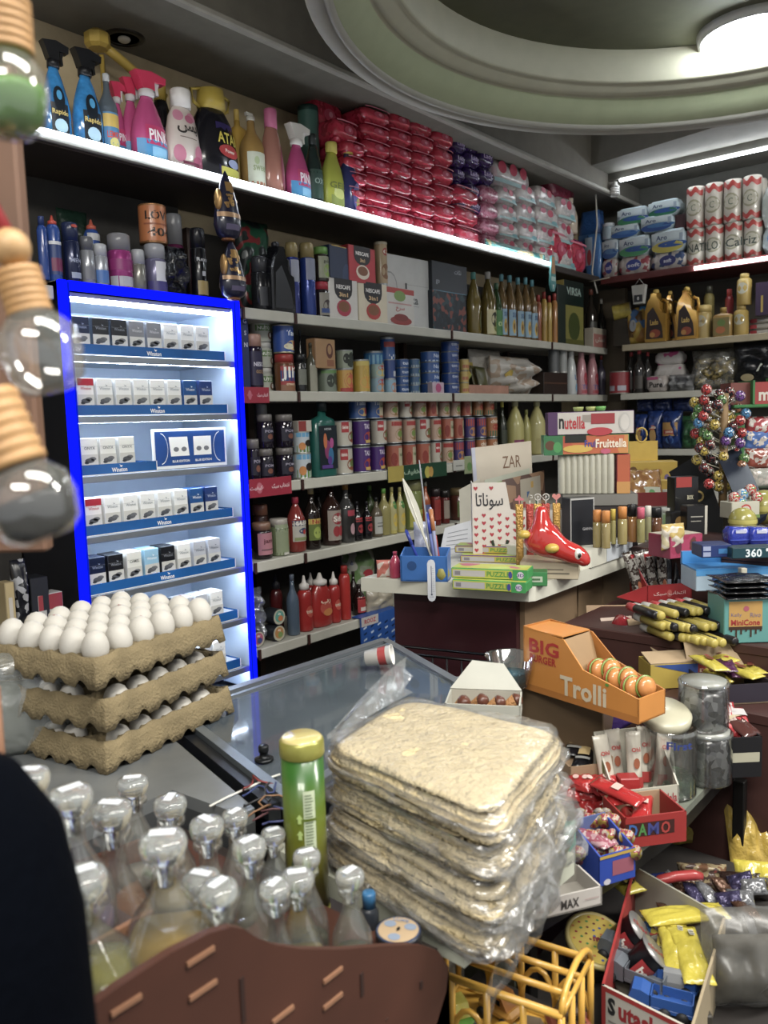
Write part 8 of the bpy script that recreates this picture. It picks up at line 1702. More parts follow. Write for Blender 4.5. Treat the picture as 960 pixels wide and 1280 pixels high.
mb.disc(S,w*.255,hA*.43,w*.016,hA*.022,2,M('#4f8a34',.4)); mb.build('lettering',t)
GG = 'burger gummies in the orange box'; mtx = Matrix.Translation(t.location) @ Matrix.Rotation(rzb,4,'Z')
for i in range(6):
    P = mtx @ Vector((w*.05+i*w*.07,.045+.012*(i % 2),hB*.75+.030-i*.004+ (.006 if i % 2 else 0))); o = thing('burger_gummy',P,rzb+radians(80),f'wrapped burger shaped gummy, {nth(i, 6)} in the orange box','sweet',GG); o.rotation_euler = (radians(80),0,rzb+radians(75))
    MB().lathe([(0,-.014),(.018,-.012),(.021,-.006),(.020,-.004)],M('#b07a3a',.3,coat=.3),18).build('bottom_bun',o); MB().lathe([(.021,-.004),(.023,-.001),(.021,.002)],M('#a83a24',.3),18,cap=True).lathe([(.022,.002),(.0235,.004),(.022,.006)],M('#6f8a2e',.3),18).build('filling',o); MB().lathe([(.021,.006),(.020,.012),(.013,.018),(0,.020)],M('#c07a2e',.3,coat=.3),18).build('top_bun',o)
o = thing('plush_sweet',mtx @ Vector((-w*.02,.05,hA*.40)),rzb,'white spotted round sweet at the top of the orange box','sweet',GG); MB().sphere((0,0,0),.02,M('#b3aca4',.4),14,8).build('candy',o)
for k in range(4): MB().sphere((.011*cos(k*1.7),-.016,.008*sin(k*2.2)),.0035,M('#3a2a26',.4),8,6).build('spot',o)
# clear tub with blue sweets behind
c = on_z(632,856,1.205); t = thing('plastic_tub',(c.x,c.y+.02,1.2),0,'clear plastic tub with blue sweets left of the orange box','tub'); MB().lathe([(0,0),(.035,0),(.05,.06),(.053,.062)],CLEAR('#d8e2e0',.4),24,cap=False).build('tub_wall',t); MB().lathe([(0,.003),(.033,.003),(.04,.025),(0,.03)],M('#2f6a7f',.3,bump=.8,bscale=80,var=.5),18).build('sweets',t)
# cone box
c = on_z(600,886,1.21); rzc = radians(28)
t = open_box(603,905,1.206,.135,.085,.035,rzc,'open white box with small ice cream cone sweets on the glass counter','#a9a99e',M('#a39f92',.6),flaps=(0,0))
mb = MB(); mb.T = Matrix.Translation((-.0675,.085,.035)) @ Matrix.Rotation(radians(-30),4,'X'); mb.prism([(0,0),(.135,0),(.10,.05),(.04,.055)],-.003,0,M('#a9a99e',.5)); mb.build('flap',t)
mtx = Matrix.Translation(t.location) @ Matrix.Rotation(rzc,4,'Z')
for i in range(4):
    o = thing('cone_sweet',mtx @ Vector((-.045+.03*i,.045+.01*(i % 2),.02)),0,f'small cone shaped sweet, {nth(i, 4)} in the open white box','sweet','cone sweets in the white box'); o.rotation_euler = (radians(65),0,rzc+radians(40+20*i))
    MB().lathe([(0,-.028),(.013,.012),(.012,.014)],M('#a8743a',.6,bump=.6,bscale=200),14).build('cone',o); MB().lathe([(.013,.012),(.014,.016),(.008,.024),(0,.027)],M('#5a3020',.35),14).build('topping',o)
# long diagonal cardboard tray with wafers and bars
a_,b_ = on_z(628,870,1.09),on_z(712,950,1.09); L = hypot(b_.x-a_.x,b_.y-a_.y); rzd = atan2(b_.y-a_.y,b_.x-a_.x)
t = thing('cardboard_tray',((a_.x+b_.x)/2,(a_.y+b_.y)/2,1.0+.045),rzd,'long brown cardboard tray lying diagonally between flatbread and burger box','tray',GO)
MB().box(-L/2,L/2,0,.09,0,.003,card).box(-L/2,L/2,0,.003,0,.03,card).box(-L/2,L/2,.087,.09,0,.042,card).box(-L/2,-L/2+.003,0,.09,0,.05,card).box(L/2-.003,L/2,0,.09,0,.03,card).build('carton',t)
t3 = thing('support_carton',((a_.x+b_.x)/2+.02,(a_.y+b_.y)/2+.01,TZ1),rzd,'flat carton beneath the long brown cardboard tray','carton'); k_box(t3,L*.8,.043,.08,'#4a3c2c')
mtx = Matrix.Translation(t.location) @ Matrix.Rotation(rzd,4,'Z')
for i in range(9):
    o = thing('wafer_bar',mtx @ Vector((-L*.42+i*L*.1,.045,.012+.008*(i % 2))),0,f'{"cream faced" if i % 3 == 0 else "black wrapped"} wafer bar, {nth(i, 9)} along the brown tray','chocolate bar','wafer bars in the brown tray'); o.rotation_euler = (radians(-80),0,rzd+radians(70+rnd.uniform(-15,15)))
    k_bag(o,.04,.09,.014,'#17161a' if i % 3 else '#a8966a',[('r',-.7,.3,.7,.7,'#b39a66' if i % 3 else '#3a2c20'),('r',-.9,.1,.9,.2,'#8a8a86')])
P = at(722,905,depth(t.location)-.02); o = thing('chocolate_bar',P,0,'purple chocolate bar with white script leaning on the brown tray','chocolate bar'); o.rotation_euler = (radians(-40),radians(38),rzd+radians(10)); k_bag(o,.045,.14,.014,'#3f2a72',[('t','Dairy',0,.55,.8,.2,'#c4bcd4'),('r',-.5,.2,.5,.35,'#9a3a4a')])
o.location = (P.x,P.y,P.z-.045)
# yellow jelly tubes below the burger box
for i,(px,py) in enumerate([(726,925),(735,932),(745,930),(754,928),(722,908)]):
    P = on_z(px,py,TZ1+.05); o = thing('jelly_tube',(P.x+.0,P.y,P.z-.045),0,f'{"green" if i == 4 else "yellow"} jelly sweet tube, {nth(i, 5)} hanging below the orange box','sweet','jelly tubes below the orange box'); o.rotation_euler = (radians(-12),radians(-14+rnd.uniform(-6,6)),YAW)
    MB().lathe([(.004,0),(.008,.006),(.0085,.08),(.011,.086),(.011,.092),(0,.093)],M('#3f8a3a' if i == 4 else '#b3922a',.25,coat=.4),14).build('tube',o)
# white bar box
c = on_z(808,1014,TZ1); s_ = depth(c)/FPX; rzo = radians(50)
t = thing('bar_box',(c.x,c.y,TZ1),rzo,'white and green display box with upright chocolate bars and red script','display box',GO)
w = 88*s_; wm = M('#a8a596',.45,var=.05); MB().box(-w/2,w/2,0,.003,0,.045,wm).box(-w/2,w/2,.085,.088,0,.13,wm).prism([(0,0),(.088,0),(.088,.13),(0,.045)],-w/2,-w/2+.003,wm,'x').prism([(0,0),(.088,0),(.088,.13),(0,.045)],w/2-.003,w/2,wm,'x').box(-w/2,w/2,0,.088,0,.003,wm).build('carton',t)
S = flat(-.0003); MB().text(S,'Ohlala',w*.32,.022,w*.3,.018,1,M('#8f2430',.4),.02).text(S,'banana',-w*.15,.015,w*.3,.009,1,M('#77726a',.4),.01).build('front_print',t)
S2 = side_l(-w/2); MB().poly(lambda y,z,k: (-w/2-EPS*k,y,z),[(.02,.03),(.075,.03),(.075,.11),(.04,.08)],1,M('#6f7a3a',.5)).build('side_print',t)
mtx = Matrix.Translation(t.location) @ Matrix.Rotation(rzo,4,'Z')
for i in range(5):
    o = thing('chocolate_bar',mtx @ Vector((-w*.38+i*w*.19,.035+.02*(i % 2),.006)),0,f'white and red chocolate bar, {nth(i, 5)} upright in the white display box','chocolate bar','bars in the white display box'); o.rotation_euler = (radians(-10),radians(-6+4*i),rzo)
    k_bag(o,.032,.13,.014,M('#b8b2a2',.3,coat=.3),[('t','Ohl',0,.8,.7,.08,'#a8302c'),('e',0,.55,.5,.1,'#8a4a2a'),('r',-1,.1,1,.3,'#9a2f2c')])
o = thing('candy_label',mtx @ Vector((-w*.62,.0,.0)),rzo,'oval red sign with white script beside the white display box','sign'); MB().prism([(.026*cos(a*.35),.055+.016*sin(a*.35)) for a in range(18)],-.0015,.0015,M('#8f1f24',.4)).box(-.004,.004,-.001,.001,0,.045,M('#8f1f24',.4)).build('card',o); MB().text(flat(-.0017),'Ohlala',0,.055,.038,.014,1,M('#c9b8ae',.4),.02).build('lettering',o)
# red wrapped candies and the red box
GR2 = 'red wrapped candies on the candy table'
c1_ = on_z(735,1000,TZ1+.03)
for i in range(16):
    P = on_z(712+(i % 6)*16+rnd.uniform(-4,4),1008-(i // 6)*14,TZ1+.012+.02*(i // 6)); o = thing('red_candy',P,0,f'shiny red wrapped candy, {nth(i % 6)} in the {["lower", "middle", "upper"][i // 6]} row of the red heap','candy',GR2); o.rotation_euler = (radians(-70),0,YAW+rnd.uniform(-.9,.9)); k_bag(o,.05,.035,.022,M('#a3181a',.15,coat=.6,bump=.5,bscale=80),[('e',0,.5,.3,.2,'#c9a8a0')])
put('box',775,800,972,1012,TZ1,'upright bright red packet with white label beside the red heap',None,rz=YAW,d=.03,name='packet',cat='packet',opts=dict(front='#a01a1c',side='#8f1618',items=[('r',-.4,.1,.3,.5,'#b8a8a0')]))
t = open_box(820,1056,TZ1,.115,.09,.055,radians(50),'red open box with multicoloured letters holding red wafers','#8f1f1c',card,front='#8f1f1c',flaps=(0,0),fitems=[('r',-1,.35,.6,.8,'#3a1a16'),('t','D',-.75,.57,.14,.4,'#2f5a9a'),('t','A',-.45,.57,.14,.4,'#3f7a3a'),('t','M',-.1,.57,.18,.4,'#3a3f7a'),('t','O',.3,.57,.15,.4,'#9a2f2a')])
pile(t,4,.07,.09,.03,.012,lambda o,i: k_bag(o,.035,.1,.014,M('#a3181a',.15,coat=.6),[('r',-.7,.4,.7,.6,'#c4a59a')]),lambda i: f'red wafer bar, {["lowest", "second", "third", "top"][i]} in the red open box','wafer_bar','chocolate bar','bars in the red open box')
for i in range(14):
    P = on_z(722+(i % 5)*14+rnd.uniform(-3,3),1062-(i // 5)*20,TZ1+.03+.012*(i // 5)); o = thing('candy_roll',P,0,f'cellophane candy roll, {nth(i % 5)} in the {["front", "middle", "back"][i // 5]} of the candy roll heap','candy','candy rolls by the blue box'); o.rotation_euler = (radians(70),radians(20),rnd.uniform(.2,1.2))
    MB().lathe([(.012,-.036),(.004,-.03),(.009,-.024),(.009,.024),(.004,.03),(.012,.036)],PRINT(('#a8503f','#a89a8a','#8f3a4a','#a8962e','#b0a59a'),60,.2,'NOISE',.4),12).build('wrapper',o)
t0 = thing('support_carton',(*on_z(742,1075,TZ1).xy,TZ1),YAW,'low carton under the heap of candy rolls','carton'); k_box(t0,.07,.025,.09,'#3f3428')
t = open_box(772,1102,TZ1,.07,.08,.075,radians(62),'blue open candy box with pink print at the table edge','#1f3f9a',M('#4a5a8a',.5),front='#1f3f9a',flaps=(0,0),hf=.05,fitems=[('r',-.3,.25,.9,.75,'#8a4a5a'),('e',-.6,.1,.2,.1,'#b3b0b8'),('r',-1,.9,1,1,'#a88a2a')])
pile(t,5,.05,.08,.02,.011,lambda o,i: k_bag(o,.03,.075,.018,PRINT(('#a8848a','#8f4a5a','#a89a9a'),50,.2,'NOISE'),[]),lambda i: f'pink foil sweet, {ORD[i]} layer up in the blue open box','foil_sweet','sweet','sweets in the blue open box')
t = open_box(708,1142,TZ1-.0,.125,.07,.03,radians(58),'flat white tray with black lettering hanging over the table corner','#b0aaa4',M('#8a857c',.6),flaps=(0,0),name='white_tray',cat='tray',fitems=[('t','MAX',.1,.5,.25,.5,'#3a3634'),('r',-.9,.4,-.4,.45,'#a8908c'),('r',.5,.5,.9,.55,'#a8908c')])
mtx = Matrix.Translation(t.location) @ Matrix.Rotation(radians(58),4,'Z')
o = thing('packet',mtx @ Vector((.01,.05,.02)),radians(58),'clear and teal packet standing in the flat white tray','packet'); k_bag(o,.10,.085,.04,PRINT(('#8a8c80','#9a9c92','#4f8f7c','#8a8c84'),10,.2,'NOISE'),[('t','NOOD',.2,.5,.5,.15,'#3a4a44')])
o = thing('packet',mtx @ Vector((-.04,.035,.006)),radians(58),'small brown packet lying at the front of the flat white tray','packet'); k_bag(o,.05,.045,.02,'#4a3a2c',[('e',0,.5,.5,.2,'#8a7a5a')])
# black box with red candies,yellow packets at the right edge
t = open_box(922,972,TZ1,.10,.12,.085,radians(42),'black open box with a pale band full of red sweets','#141316',M('#2a2422',.6),flaps=(0,0),front='#131215',name='black_open_box',fitems=[('r',-1,.38,.9,.62,'#a09c86')])
mtx = Matrix.Translation(t.location) @ Matrix.Rotation(radians(42),4,'Z')
MB().box(-.045,.045,.005,.115,.003,.06,M('#1d1a1a',.7)).build('false_bottom',t)
for i in range(7):
    o = thing('red_packet',mtx @ Vector((-.035+.022*(i % 4),.02+.045*(i // 4),.078+.006*(i % 3))),0,f'{"silver topped" if i % 3 == 0 else "glossy red"} packet, {nth(i % 4)} in the {["front", "back"][i // 4]} row of the black box','packet','red packets in the black box'); o.rotation_euler = (radians(-60+rnd.uniform(-15,15)),radians(rnd.uniform(-15,15)),radians(30)+rnd.uniform(-.5,.5)); k_bag(o,.05,.075,.018,M('#a3262c',.15,coat=.5,bump=.5,bscale=80),[('r',-1,.7,1,1,'#a8a4a4'),('t','mini',0,.4,.5,.2,'#c9b5ae')])
o = thing('packet',mtx @ Vector((.04,.01,.09)),0,'dark foil bar with cream label at the corner of the black box','packet'); o.rotation_euler = (radians(-70),0,radians(70)); k_bag(o,.05,.09,.016,M('#4a2a26',.15,coat=.6),[('r',-1,.55,1,1,'#a8997a')])
t = open_box(930,880,1.101,.14,.13,.045,radians(44),'shallow open carton with yellow and violet chocolate bars','#2a2430',cardl,flaps=(1,0))
pile(t,9,.12,.12,.03,.006,lambda o,i: k_bag(o,.042,.10,.016,M('#b0a21e',.2,coat=.4,bump=.4,bscale=70) if i % 3 else M('#4a1f44',.2,coat=.4,bump=.4),[('e',0,.5,.5,.15,'#6a3a24' if i % 3 else '#b0a22e'),('r',.0,.65,.6,.8,'#8f2f34')]),lambda i: f'{"yellow" if i % 3 else "violet"} chocolate bar, {ORD[i]} up in the shallow open carton','chocolate_bar','chocolate bar','bars in the shallow open carton')
# ---- below: big open carton with toys and bars
SZ = .775
t = thing('low_shelf',(-.2,1.45,0),0,'low dark shelf under the candy table edge holding an open carton','shelf')
MB().box(-.50,.06,-.35,.32,SZ-.03,SZ,M('#2a2624',.6)).build('board',t); MB().box(-.48,.04,-.33,.30,0,SZ-.03,M('#1a1817',.7)).build('base',t)
rim = [on_z(x,y-4,.88) for x,y in ((752,1235),(866,1292),(907,1150),(792,1085))]   # front-left,front-right,back-right,back-left
o_ = sum(rim,Vector())/4; t = thing('open_carton',(o_.x,o_.y,SZ),0,'large open white carton with red edges and dark red lettering','carton',GO)
L = [v-Vector((o_.x,o_.y,SZ)) for v in rim]; mb = MB(); gm_ = M('#8f8d80',.6,var=.08); wmm = M('#aca79c',.5); rdm = M('#9a2a28',.45)
def wall(mb,a,b,m,th=.004,zz0=0,zz1=1):
    d = (b-a); n = Vector((-d.y,d.x,0)).normalized()*th; H = a.z
    P = [(a.x,a.y,H*zz0),(b.x,b.y,H*zz0),(b.x,b.y,H*zz1),(a.x,a.y,H*zz1)]; mb.add(P+[(x+n.x,y+n.y,z) for x,y,z in P],[(0,1,2,3),(7,6,5,4),(0,4,5,1),(1,5,6,2),(2,6,7,3),(3,7,4,0)],m)
wall(mb,L[0],L[1],wmm); wall(mb,L[1],L[2],M('#9a8a6c',.6)); wall(mb,L[2],L[3],gm_); wall(mb,L[3],L[0],rdm); mb.prism([(v.x,v.y) for v in L],0,.003,gm_,'z'); mb.build('carton',t)
f = L[0].lerp(L[1],1); ex = (L[1]-L[0]); H = L[0].z; nrm = Vector((ex.y,-ex.x,0)).normalized()
S = lambda u,v_,k: tuple(Vector((L[0].x,L[0].y,0))+Vector((ex.x,ex.y,0))*u+Vector((0,0,H*v_))+nrm*(.0004+EPS*k))
MB().text(S,'S',.12,.74,.09,.30,1,M('#2a2a2c',.4),.05).text(S,'utash',.42,.74,.44,.32,1,M('#8f2428',.4),.04).patch(S,.08,.8,.48,.51,1,M('#77706a',.5),1,1).patch(S,0,.05,0,1,.5,rdm,1,1).patch(S,.05,1,.93,1,.5,rdm,1,1).build('front_print',t)
ex2 = L[2]-L[3]; S3 = lambda u,v_,k: tuple(Vector((L[3].x,L[3].y,0))+Vector((ex2.x,ex2.y,0))*u+Vector((0,0,H*v_))-Vector((-ex2.y,ex2.x,0)).normalized()*(.0005+EPS*k))
MB().patch(S3,.62,1,.55,1.0,1,rdm,1,1).build('corner_print',t)
CZB = SZ+.004
def flatp(px,py,z,w,h,d,rz,label,col,items,name='candy_bar',cat='candy',group=None,rx=-90,ry=0):
    P = on_z(px,py,z); o = thing(name,P,0,label,cat,group); o.rotation_euler = (radians(rx),radians(ry),rz)
    k_bag(o,w,h,d,col,items); return o
yb = M('#b3a414',.2,coat=.4,bump=.35,bscale=60,var=.06)
bc = [('r',.35,.78,.8,.92,'#a9a698'),('r',.4,.8,.75,.82,'#3a3a34'),('r',.4,.85,.75,.87,'#3a3a34')]
GY = 'yellow packets in the open carton'
flatp(806,1142,.868,.048,.15,.018,YAW-radians(84),'long yellow chocolate packet lying across the top of the carton',yb,bc,group=GY)
flatp(850,1212,.86,.05,.14,.018,YAW-radians(14),'yellow chocolate packet, left of the upright pair in the carton',yb,bc,group=GY)
flatp(876,1224,.865,.05,.15,.018,YAW-radians(8),'yellow chocolate packet, right of the upright pair in the carton',yb,bc,group=GY)
brn = PRINT(('#a8982a','#5a3420','#a8982a','#8f2f2a','#3f6a3a','#5a3420'),60,.25)
flatp(795,1112,.87,.05,.05,.014,YAW+radians(20),'small yellow sweets packet with black lettering at the carton back',yb,[('e',0,.5,.7,.3,'#2a2418'),('t','M',0,.5,.4,.3,'#b3a43a')],group=GY)
flatp(843,1183,.848,.06,.06,.014,YAW-radians(20),'brown and yellow sweets packet under the upright yellow pair',brn,[],group=GY)
flatp(808,1165,.845,.05,.05,.014,YAW+radians(10),'yellow packet with coloured dots behind the black cups',PRINT(('#a8982a','#a8982a','#8f2f2a','#2f5a8a','#3f7a3a'),60,.25),[],group=GY)
for i,(px,py,ry_) in enumerate([(786,1168,8),(806,1200,25)]):
    P = on_z(px,py,.85); o = thing('sauce_cup',P,0,f'black pudding cup with foil lid and red label, {["rear", "front"][i]} one','cup','black cups in the carton'); o.rotation_euler = (radians(15),radians(50-6*i),YAW+radians(10*i)); o.scale = (1.15,1.15,1.15)
    MB().lathe([(.017,-.035),(.024,.018),(.026,.02)],M('#17151a',.3),22).build('cup',o); MB().lathe([(0,.0205),(.0262,.0205),(.0262,.0215),(0,.0215)],M('#8f8d8c',.3,metal=.5),22).build('foil_lid',o)
    S = lambda x,z,k: ((.0210+.4*(z)*.33+EPS*k+.0004)*sin(x/.022),-(.0210+.4*(z)*.33+EPS*k+.0004)*cos(x/.022),z)
    MB().patch(S,-.02,.02,-.02,.005,1,M('#8f2428',.35),8,2).text(S,'bar',0,-.008,.026,.014,2,M('#c9c2ba',.4),.04).build('label',o); MB().text(flat_top(.0215),'choc',0,.003,.034,.01,1,M('#8f2428',.4),.02).build('lid_print',o)
P = on_z(738,1166,.842); o = thing('candy_tub',(P.x,P.y,SZ+.004),0,'round clear tub with a yellow dotted lid left of the carton','tub'); R = .055
MB().lathe([(0,0),(R*.8,0),(R*.95,.045),(R,.047)],CLEAR('#b5a590',.45),28,cap=False).build('tub_wall',o); MB().lathe([(0,.003),(R*.78,.003),(R*.9,.04),(0,.042)],M('#5a2a1c',.4,bump=.8,bscale=80,var=.5),22).build('sweets',o)
MB().lathe([(R*1.03,.044),(R*1.05,.052),(R*.95,.055),(R*.92,.053),(0,.053)],M('#a8985a',.3),30).build('lid',o); mb = MB(); S = flat_top(.0535); mb.disc(S,0,0,R*.9,R*.9,0,M('#b0982e',.4),26)
for k in range(46): a = k*2.4; r_ = R*.86*sqrt(k/46); mb.disc(S,r_*cos(a),r_*sin(a),.0028,.0022,1,M(('#8f2f2a','#2f4a8f','#3f7a3a','#a8602a','#6a3a24')[k % 5],.4),7)
mb.text(S,'mix',.005,.0,.028,.012,2,M('#7a2430',.4),.04); mb.build('lid_print',o); o.rotation_euler = (radians(18),radians(10),YAW)
o.location.z += .012
# toy trucks
def truck(px,py,z,rz,cab,bed,label,clear=None):
    P = on_z(px,py,z); t = thing('toy_truck',(P.x,P.y,z),rz,label,'toy truck','toy trucks in the open carton'); t.scale = (1.3,1.3,1.3); cm,bm2 = M(cab,.35,var=.05),M(bed,.35,var=.05)
    MB().prism([(-.012,.006),(.012,.006),(.012,.026),(.002,.030),(-.008,.030),(-.012,.020)],-.012,.012,cm,'y').build('cab',t); t_ = MB().box(.013,.062,-.013,.013,.008,.014,bm2,.001)
    for y in (-.013,.0115): t_.box(.013,.062,y,y+.0015,.014,.026,bm2)
    t_.box(.013,.0145,-.013,.013,.014,.026,bm2).box(.0605,.062,-.013,.013,.014,.026,bm2).build('bed',t)
    if clear: MB().box(.016,.059,-.010,.010,.015,.023,PRINT(('#8f3a4a','#3f7a4a','#a8902e','#4a6a9a'),120,.3),.002).build('sweets',t)
    for x in (-.004,.030,.050):
        for y in (-.0135,.0135): mb = MB(); mb.T = Matrix.Translation((x,y,.0075)) @ Matrix.Rotation(radians(90),4,'X'); mb.lathe([(0,-.003),(.0075,-.003),(.0075,.003),(0,.003)],M('#17171a',.6),14); mb.build('wheel',t)
gz,bz = '#5a6068','#234f96'
truck(762,1195,SZ+.045,YAW-radians(35),gz,gz,'grey toy truck, rearmost in the carton'); truck(772,1222,SZ+.045,YAW-radians(38),gz,gz,'grey toy truck, second from the back in the carton')
truck(812,1222,SZ+.045,YAW-radians(38),bz,bz,'blue toy truck loaded with coloured sweets',True); truck(800,1258,SZ+.04,YAW-radians(25),bz,bz,'blue toy truck at the front wall of the carton'); truck(842,1240,SZ+.043,YAW+radians(70),'#77797c','#77797c','pale grey toy truck standing crosswise at the right')
t0 = thing('support_carton',(o_.x,o_.y-.01,SZ+.005),YAW,'plain liner board under the toys in the open carton','carton'); k_box(t0,.13,.035,.16,'#3a362f'); t0.location = (o_.x+.045,o_.y-.08,SZ+.005)
# right lower heap
GH = 'bags heaped under the candy table'
for i,(px,py,w,h,col,it,lab) in enumerate([(862,1050,.12,.13,'#8a7a2a',None,'crumpled dull yellow bag hanging behind the table leg'),(938,1085,.10,.22,'#b0922a',None,'tall crumpled yellow bag right of the table leg'),(952,1106,.09,.07,yb,[('t','Yum',0,.5,.6,.35,'#2a2a1c')],'bright yellow packet with black lettering right of the leg'),(930,1130,.10,.06,'#2a1c18',[('e',0,.5,.5,.2,'#8f7a2a')],'dark brown packet with gold oval below the yellow packet'),
     (872,1118,.10,.06,PRINT(('#6a4a34','#8a7a5a','#4a3a34','#7a3a34'),30,.2,'NOISE'),None,'brown cellophane packet left of the table leg'),(790,1060,.09,.10,'#1c1c20',None,'black glossy bag under the table beside the red box'),(985,1085,.14,.26,'#15171a',None,'black bag at the right edge under the table'),(830,1108,.06,.05,'#1f2a5a',[('r',-.6,.4,.6,.6,'#8a90a8')],'dark blue wrapped sweet by the red handle')]):
    P = on_z(px,py,SZ+.03); o = thing('bag' if w > .095 else 'packet',(P.x-.0,P.y+.06*(w > .095),SZ+.002),YAW+rnd.uniform(-.3,.3),lab,'bag' if w > .095 else 'packet',GH); o.rotation_euler.x = radians(-35); k_bag(o,w,h,.05 if w > .095 else .02,M(col,.2,coat=.4,bump=.9,bscale=35,var=.2) if isinstance(col,str) and w > .095 else col,it or (),wr=1.3)
P = on_z(845,1092,SZ+.09); o = thing('plastic_hook',(P.x,P.y,P.z-.02),YAW,'curved red plastic handle lying on the sweets under the table','hook',GH); MB().tube([(-.05,0,-.012),(-.03,0,.008),(0,0,.014),(.035,0,.016),(.05,0,.012)],[.008,.010,.010,.010,.008],M('#9a2a2a',.35,coat=.3),10).build('handle_bar',o)
for i in range(14):
    P = on_z(848+(i % 7)*16,1112+(i // 7)*24+rnd.uniform(-6,6),SZ+.05); o = thing('foil_sweet',P,0,f'small {["silver", "brown", "violet"][i % 3]} foil sweet, {nth(i % 7, 7)} in the {["upper", "lower"][i // 7]} row under the table','sweet','foil sweets under the table'); o.rotation_euler = (radians(-60),rnd.uniform(-.5,.5),rnd.uniform(0,3)); k_bag(o,.05,.035,.02,M(('#77787c','#5a3f30','#3f3a5a')[i % 3],.15,metal=.4,bump=.8,bscale=60))
P = on_z(925,1262,SZ+.0); o = thing('plastic_bag',(P.x+.02,P.y-.0,SZ+.001),YAW,'large crumpled clear plastic bag at the lower right corner','bag',GH); MB().pillow(.16,.17,.08,FILM('#a8a69c',.10,.35,.3,10,.9),18,18,.05,.7,9,(0,.02,.088)).build('bag_film',o)
MB().pillow(.12,.12,.05,M('#4a4740',.6,var=.3),10,10,.05,.6,3,(0,.02,.066)).build('contents',o)
# ---- yellow plastic basket of toy cars
yp = M('#c9960f',.3,coat=.3,var=.04); BZ0 = .80
cb = Vector((-.568,.912,0))
t = thing('low_stand',(cb.x,cb.y,0),0,'dark low stand under the yellow wire basket','stand'); MB().box(-.11,.14,-.085,.10,0,.884,M('#1f1a18',.6)).build('body',t)
rz_b = radians(9); t = thing('wire_basket',(cb.x,cb.y,.885),rz_b,'bright yellow plastic bar basket full of toy cars','basket')
w2,d2,hb = .102,.062,.115; r_ = .0056
for z in (.006,hb): MB().tube([(-w2,-d2,z),(w2,-d2,z),(w2,d2,z),(-w2,d2,z)],r_,yp,8,True).build('rim',t)
for k in range(5):
    x = -w2+2*w2*k/4
    for y,s_ in ((-d2,-1),(d2,1)):
        MB().tube([(x,y,.006),(x,y,hb)],r_*.85,yp,8).build('bar',t)
        if k < 4: MB().tube([(x+w2/4-w2/4*cos(a*pi/8),y,.02+.055*sin(a*pi/8)) for a in range(9)],r_*.7,yp,8).build('arch',t)
for y in (-d2/3,d2/3):
    for x in (-w2,w2): MB().tube([(x,y,.006),(x,y,hb)],r_*.85,yp,8).build('bar',t)
    MB().tube([(-w2,y,hb),(w2,y,hb)],r_*.8,yp,8).build('bar',t)
for x in (-w2,w2): MB().tube([(x,-d2*cos(a*pi/8),hb+.035*sin(a*pi/8)) for a in range(9)],r_*.8,yp,8).build('arch',t)
MB().box(-w2,w2,-d2,d2,0,.006,yp).build('floor',t)
mtx = Matrix.Translation(t.location) @ Matrix.Rotation(rz_b,4,'Z')
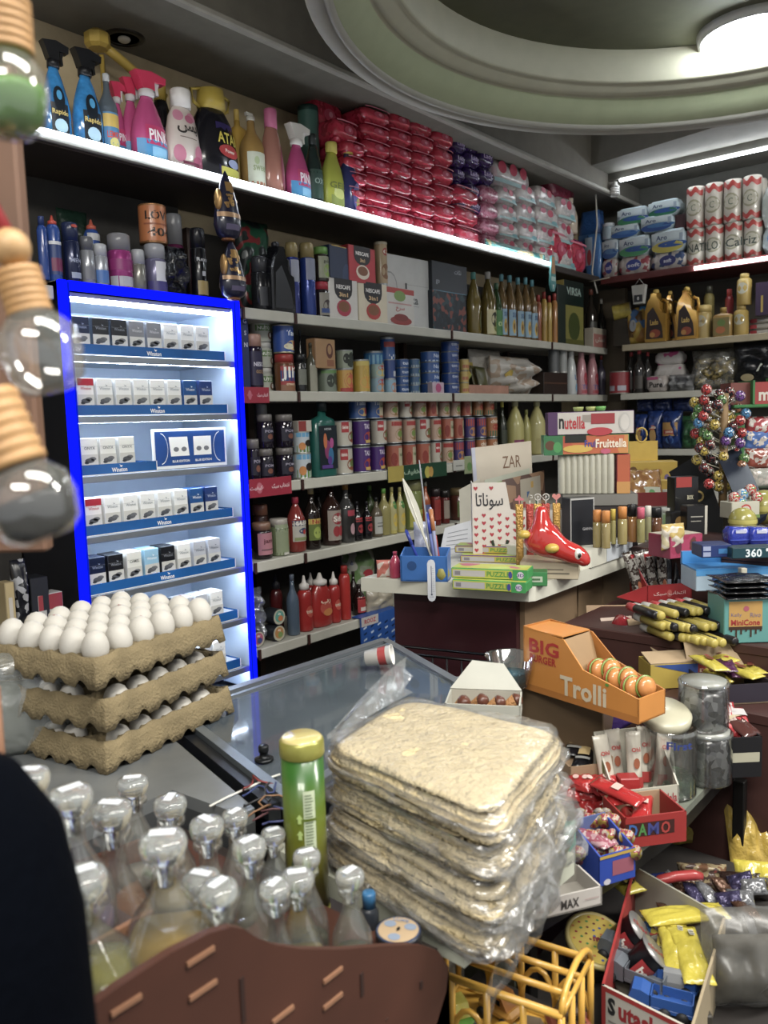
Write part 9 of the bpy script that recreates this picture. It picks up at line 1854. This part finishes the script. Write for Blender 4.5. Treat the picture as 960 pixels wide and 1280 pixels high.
for i,(x,y,col,c2,lab) in enumerate([(-.07,-.015,'#4f8a24','#a8a02e','green and yellow toy car at the left of the yellow basket'),(-.02,.03,'#a8761c','#8f5a1c','orange toy car at the back of the yellow basket'),(.04,-.01,'#8a7a5a','#6a5a44','sand coloured toy jeep in the middle of the yellow basket'),(.075,.045,'#7a3a2c','#5a4a3a','small brown toy car at the right of the yellow basket')]):
    o = thing('toy_car',mtx @ Vector((x,y,.0065)),rz_b+radians(50+i*25),lab,'toy car','toy cars in the yellow basket'); cm = M(col,.25,coat=.5,var=.1)
    MB().box(-.018,.018,-.03,.03,.008,.024,cm,.005).build('car_body',o); MB().prism([(-.022,.024),(.018,.024),(.010,.040),(-.012,.040)],-.014,.014,M(c2,.25,coat=.5),'x').build('cabin',o); MB().box(-.0145,.0145,-.010,.006,.028,.036,M('#16181c',.1,coat=.5)).build('window',o)
    for xx in (-.018,.018):
        for yy in (-.019,.019): mb = MB(); mb.T = Matrix.Translation((xx,yy,.008)) @ Matrix.Rotation(radians(90),4,'Y'); mb.lathe([(0,-.004),(.008,-.004),(.008,.004),(0,.004)],M('#151517',.6),12); mb.build('wheel',o)
# black wire rack behind the glass counter
P = on_z(555,845,1.0); t = thing('wire_rack',(-1.16,1.66,0),radians(14),'black wire rack standing below the white toy counter','rack'); bk = M('#0f0f11',.4,metal=.5)
for z in (.9,1.02,1.16): MB().tube([(-.17,-.03,z),(.14,-.03,z),(.14,.03,z),(-.17,.03,z)],.0035,bk,6,True).build('hoop',t)
for k in range(9): MB().tube([(-.17+.31*k/8,-.03,.0),(-.17+.31*k/8,-.03,1.16)],.0025,bk,6).build('wire',t)
for k in range(5): o = thing('packet',(-1.16+(-.12+.06*k)*cos(radians(14)),1.66+(-.12+.06*k)*sin(radians(14))+.005,.93),radians(14),f'{["pale", "brown", "grey", "white", "dark"][k]} snack packet inside the black wire rack','packet','packets in the black wire rack'); k_bag(o,.055,.17,.02,('#8f8c84','#5a4034','#77777a','#9a958c','#2c2a30')[k])
# small dark rack left of the cabinet
rx_,ry_ = -2.30,1.02
p0_,p1_ = on_x(0,770,-2.33),on_x(90,750,-2.33)
GD = 'snacks on the dark shelf left of the cabinet'
goods('L',1.171,GD,[('box',8,20,728,'small cream sachet box on the dark shelf',dict(front='#a8966a',side='#8f7f5a',d=.05,items=[('r',-.4,.2,.4,.7,'#b3ada4')])),('bag',20,40,700,'black pouch with white blossoms print on the dark shelf',dict(col=PRINT(('#15161c','#15161c','#8f9094','#15161c'),60,.3),d=.05)),('box',40,62,722,'flat dark box on the shelf by the cabinet',dict(front='#22242c',side='#1c1e24',d=.08)),('box',48,80,742,'flat red and white box at the shelf end',dict(front='#8f3038',side='#a9a8a6',d=.06,items=[('r',-1,0,1,.5,'#a5a3a0')]))])
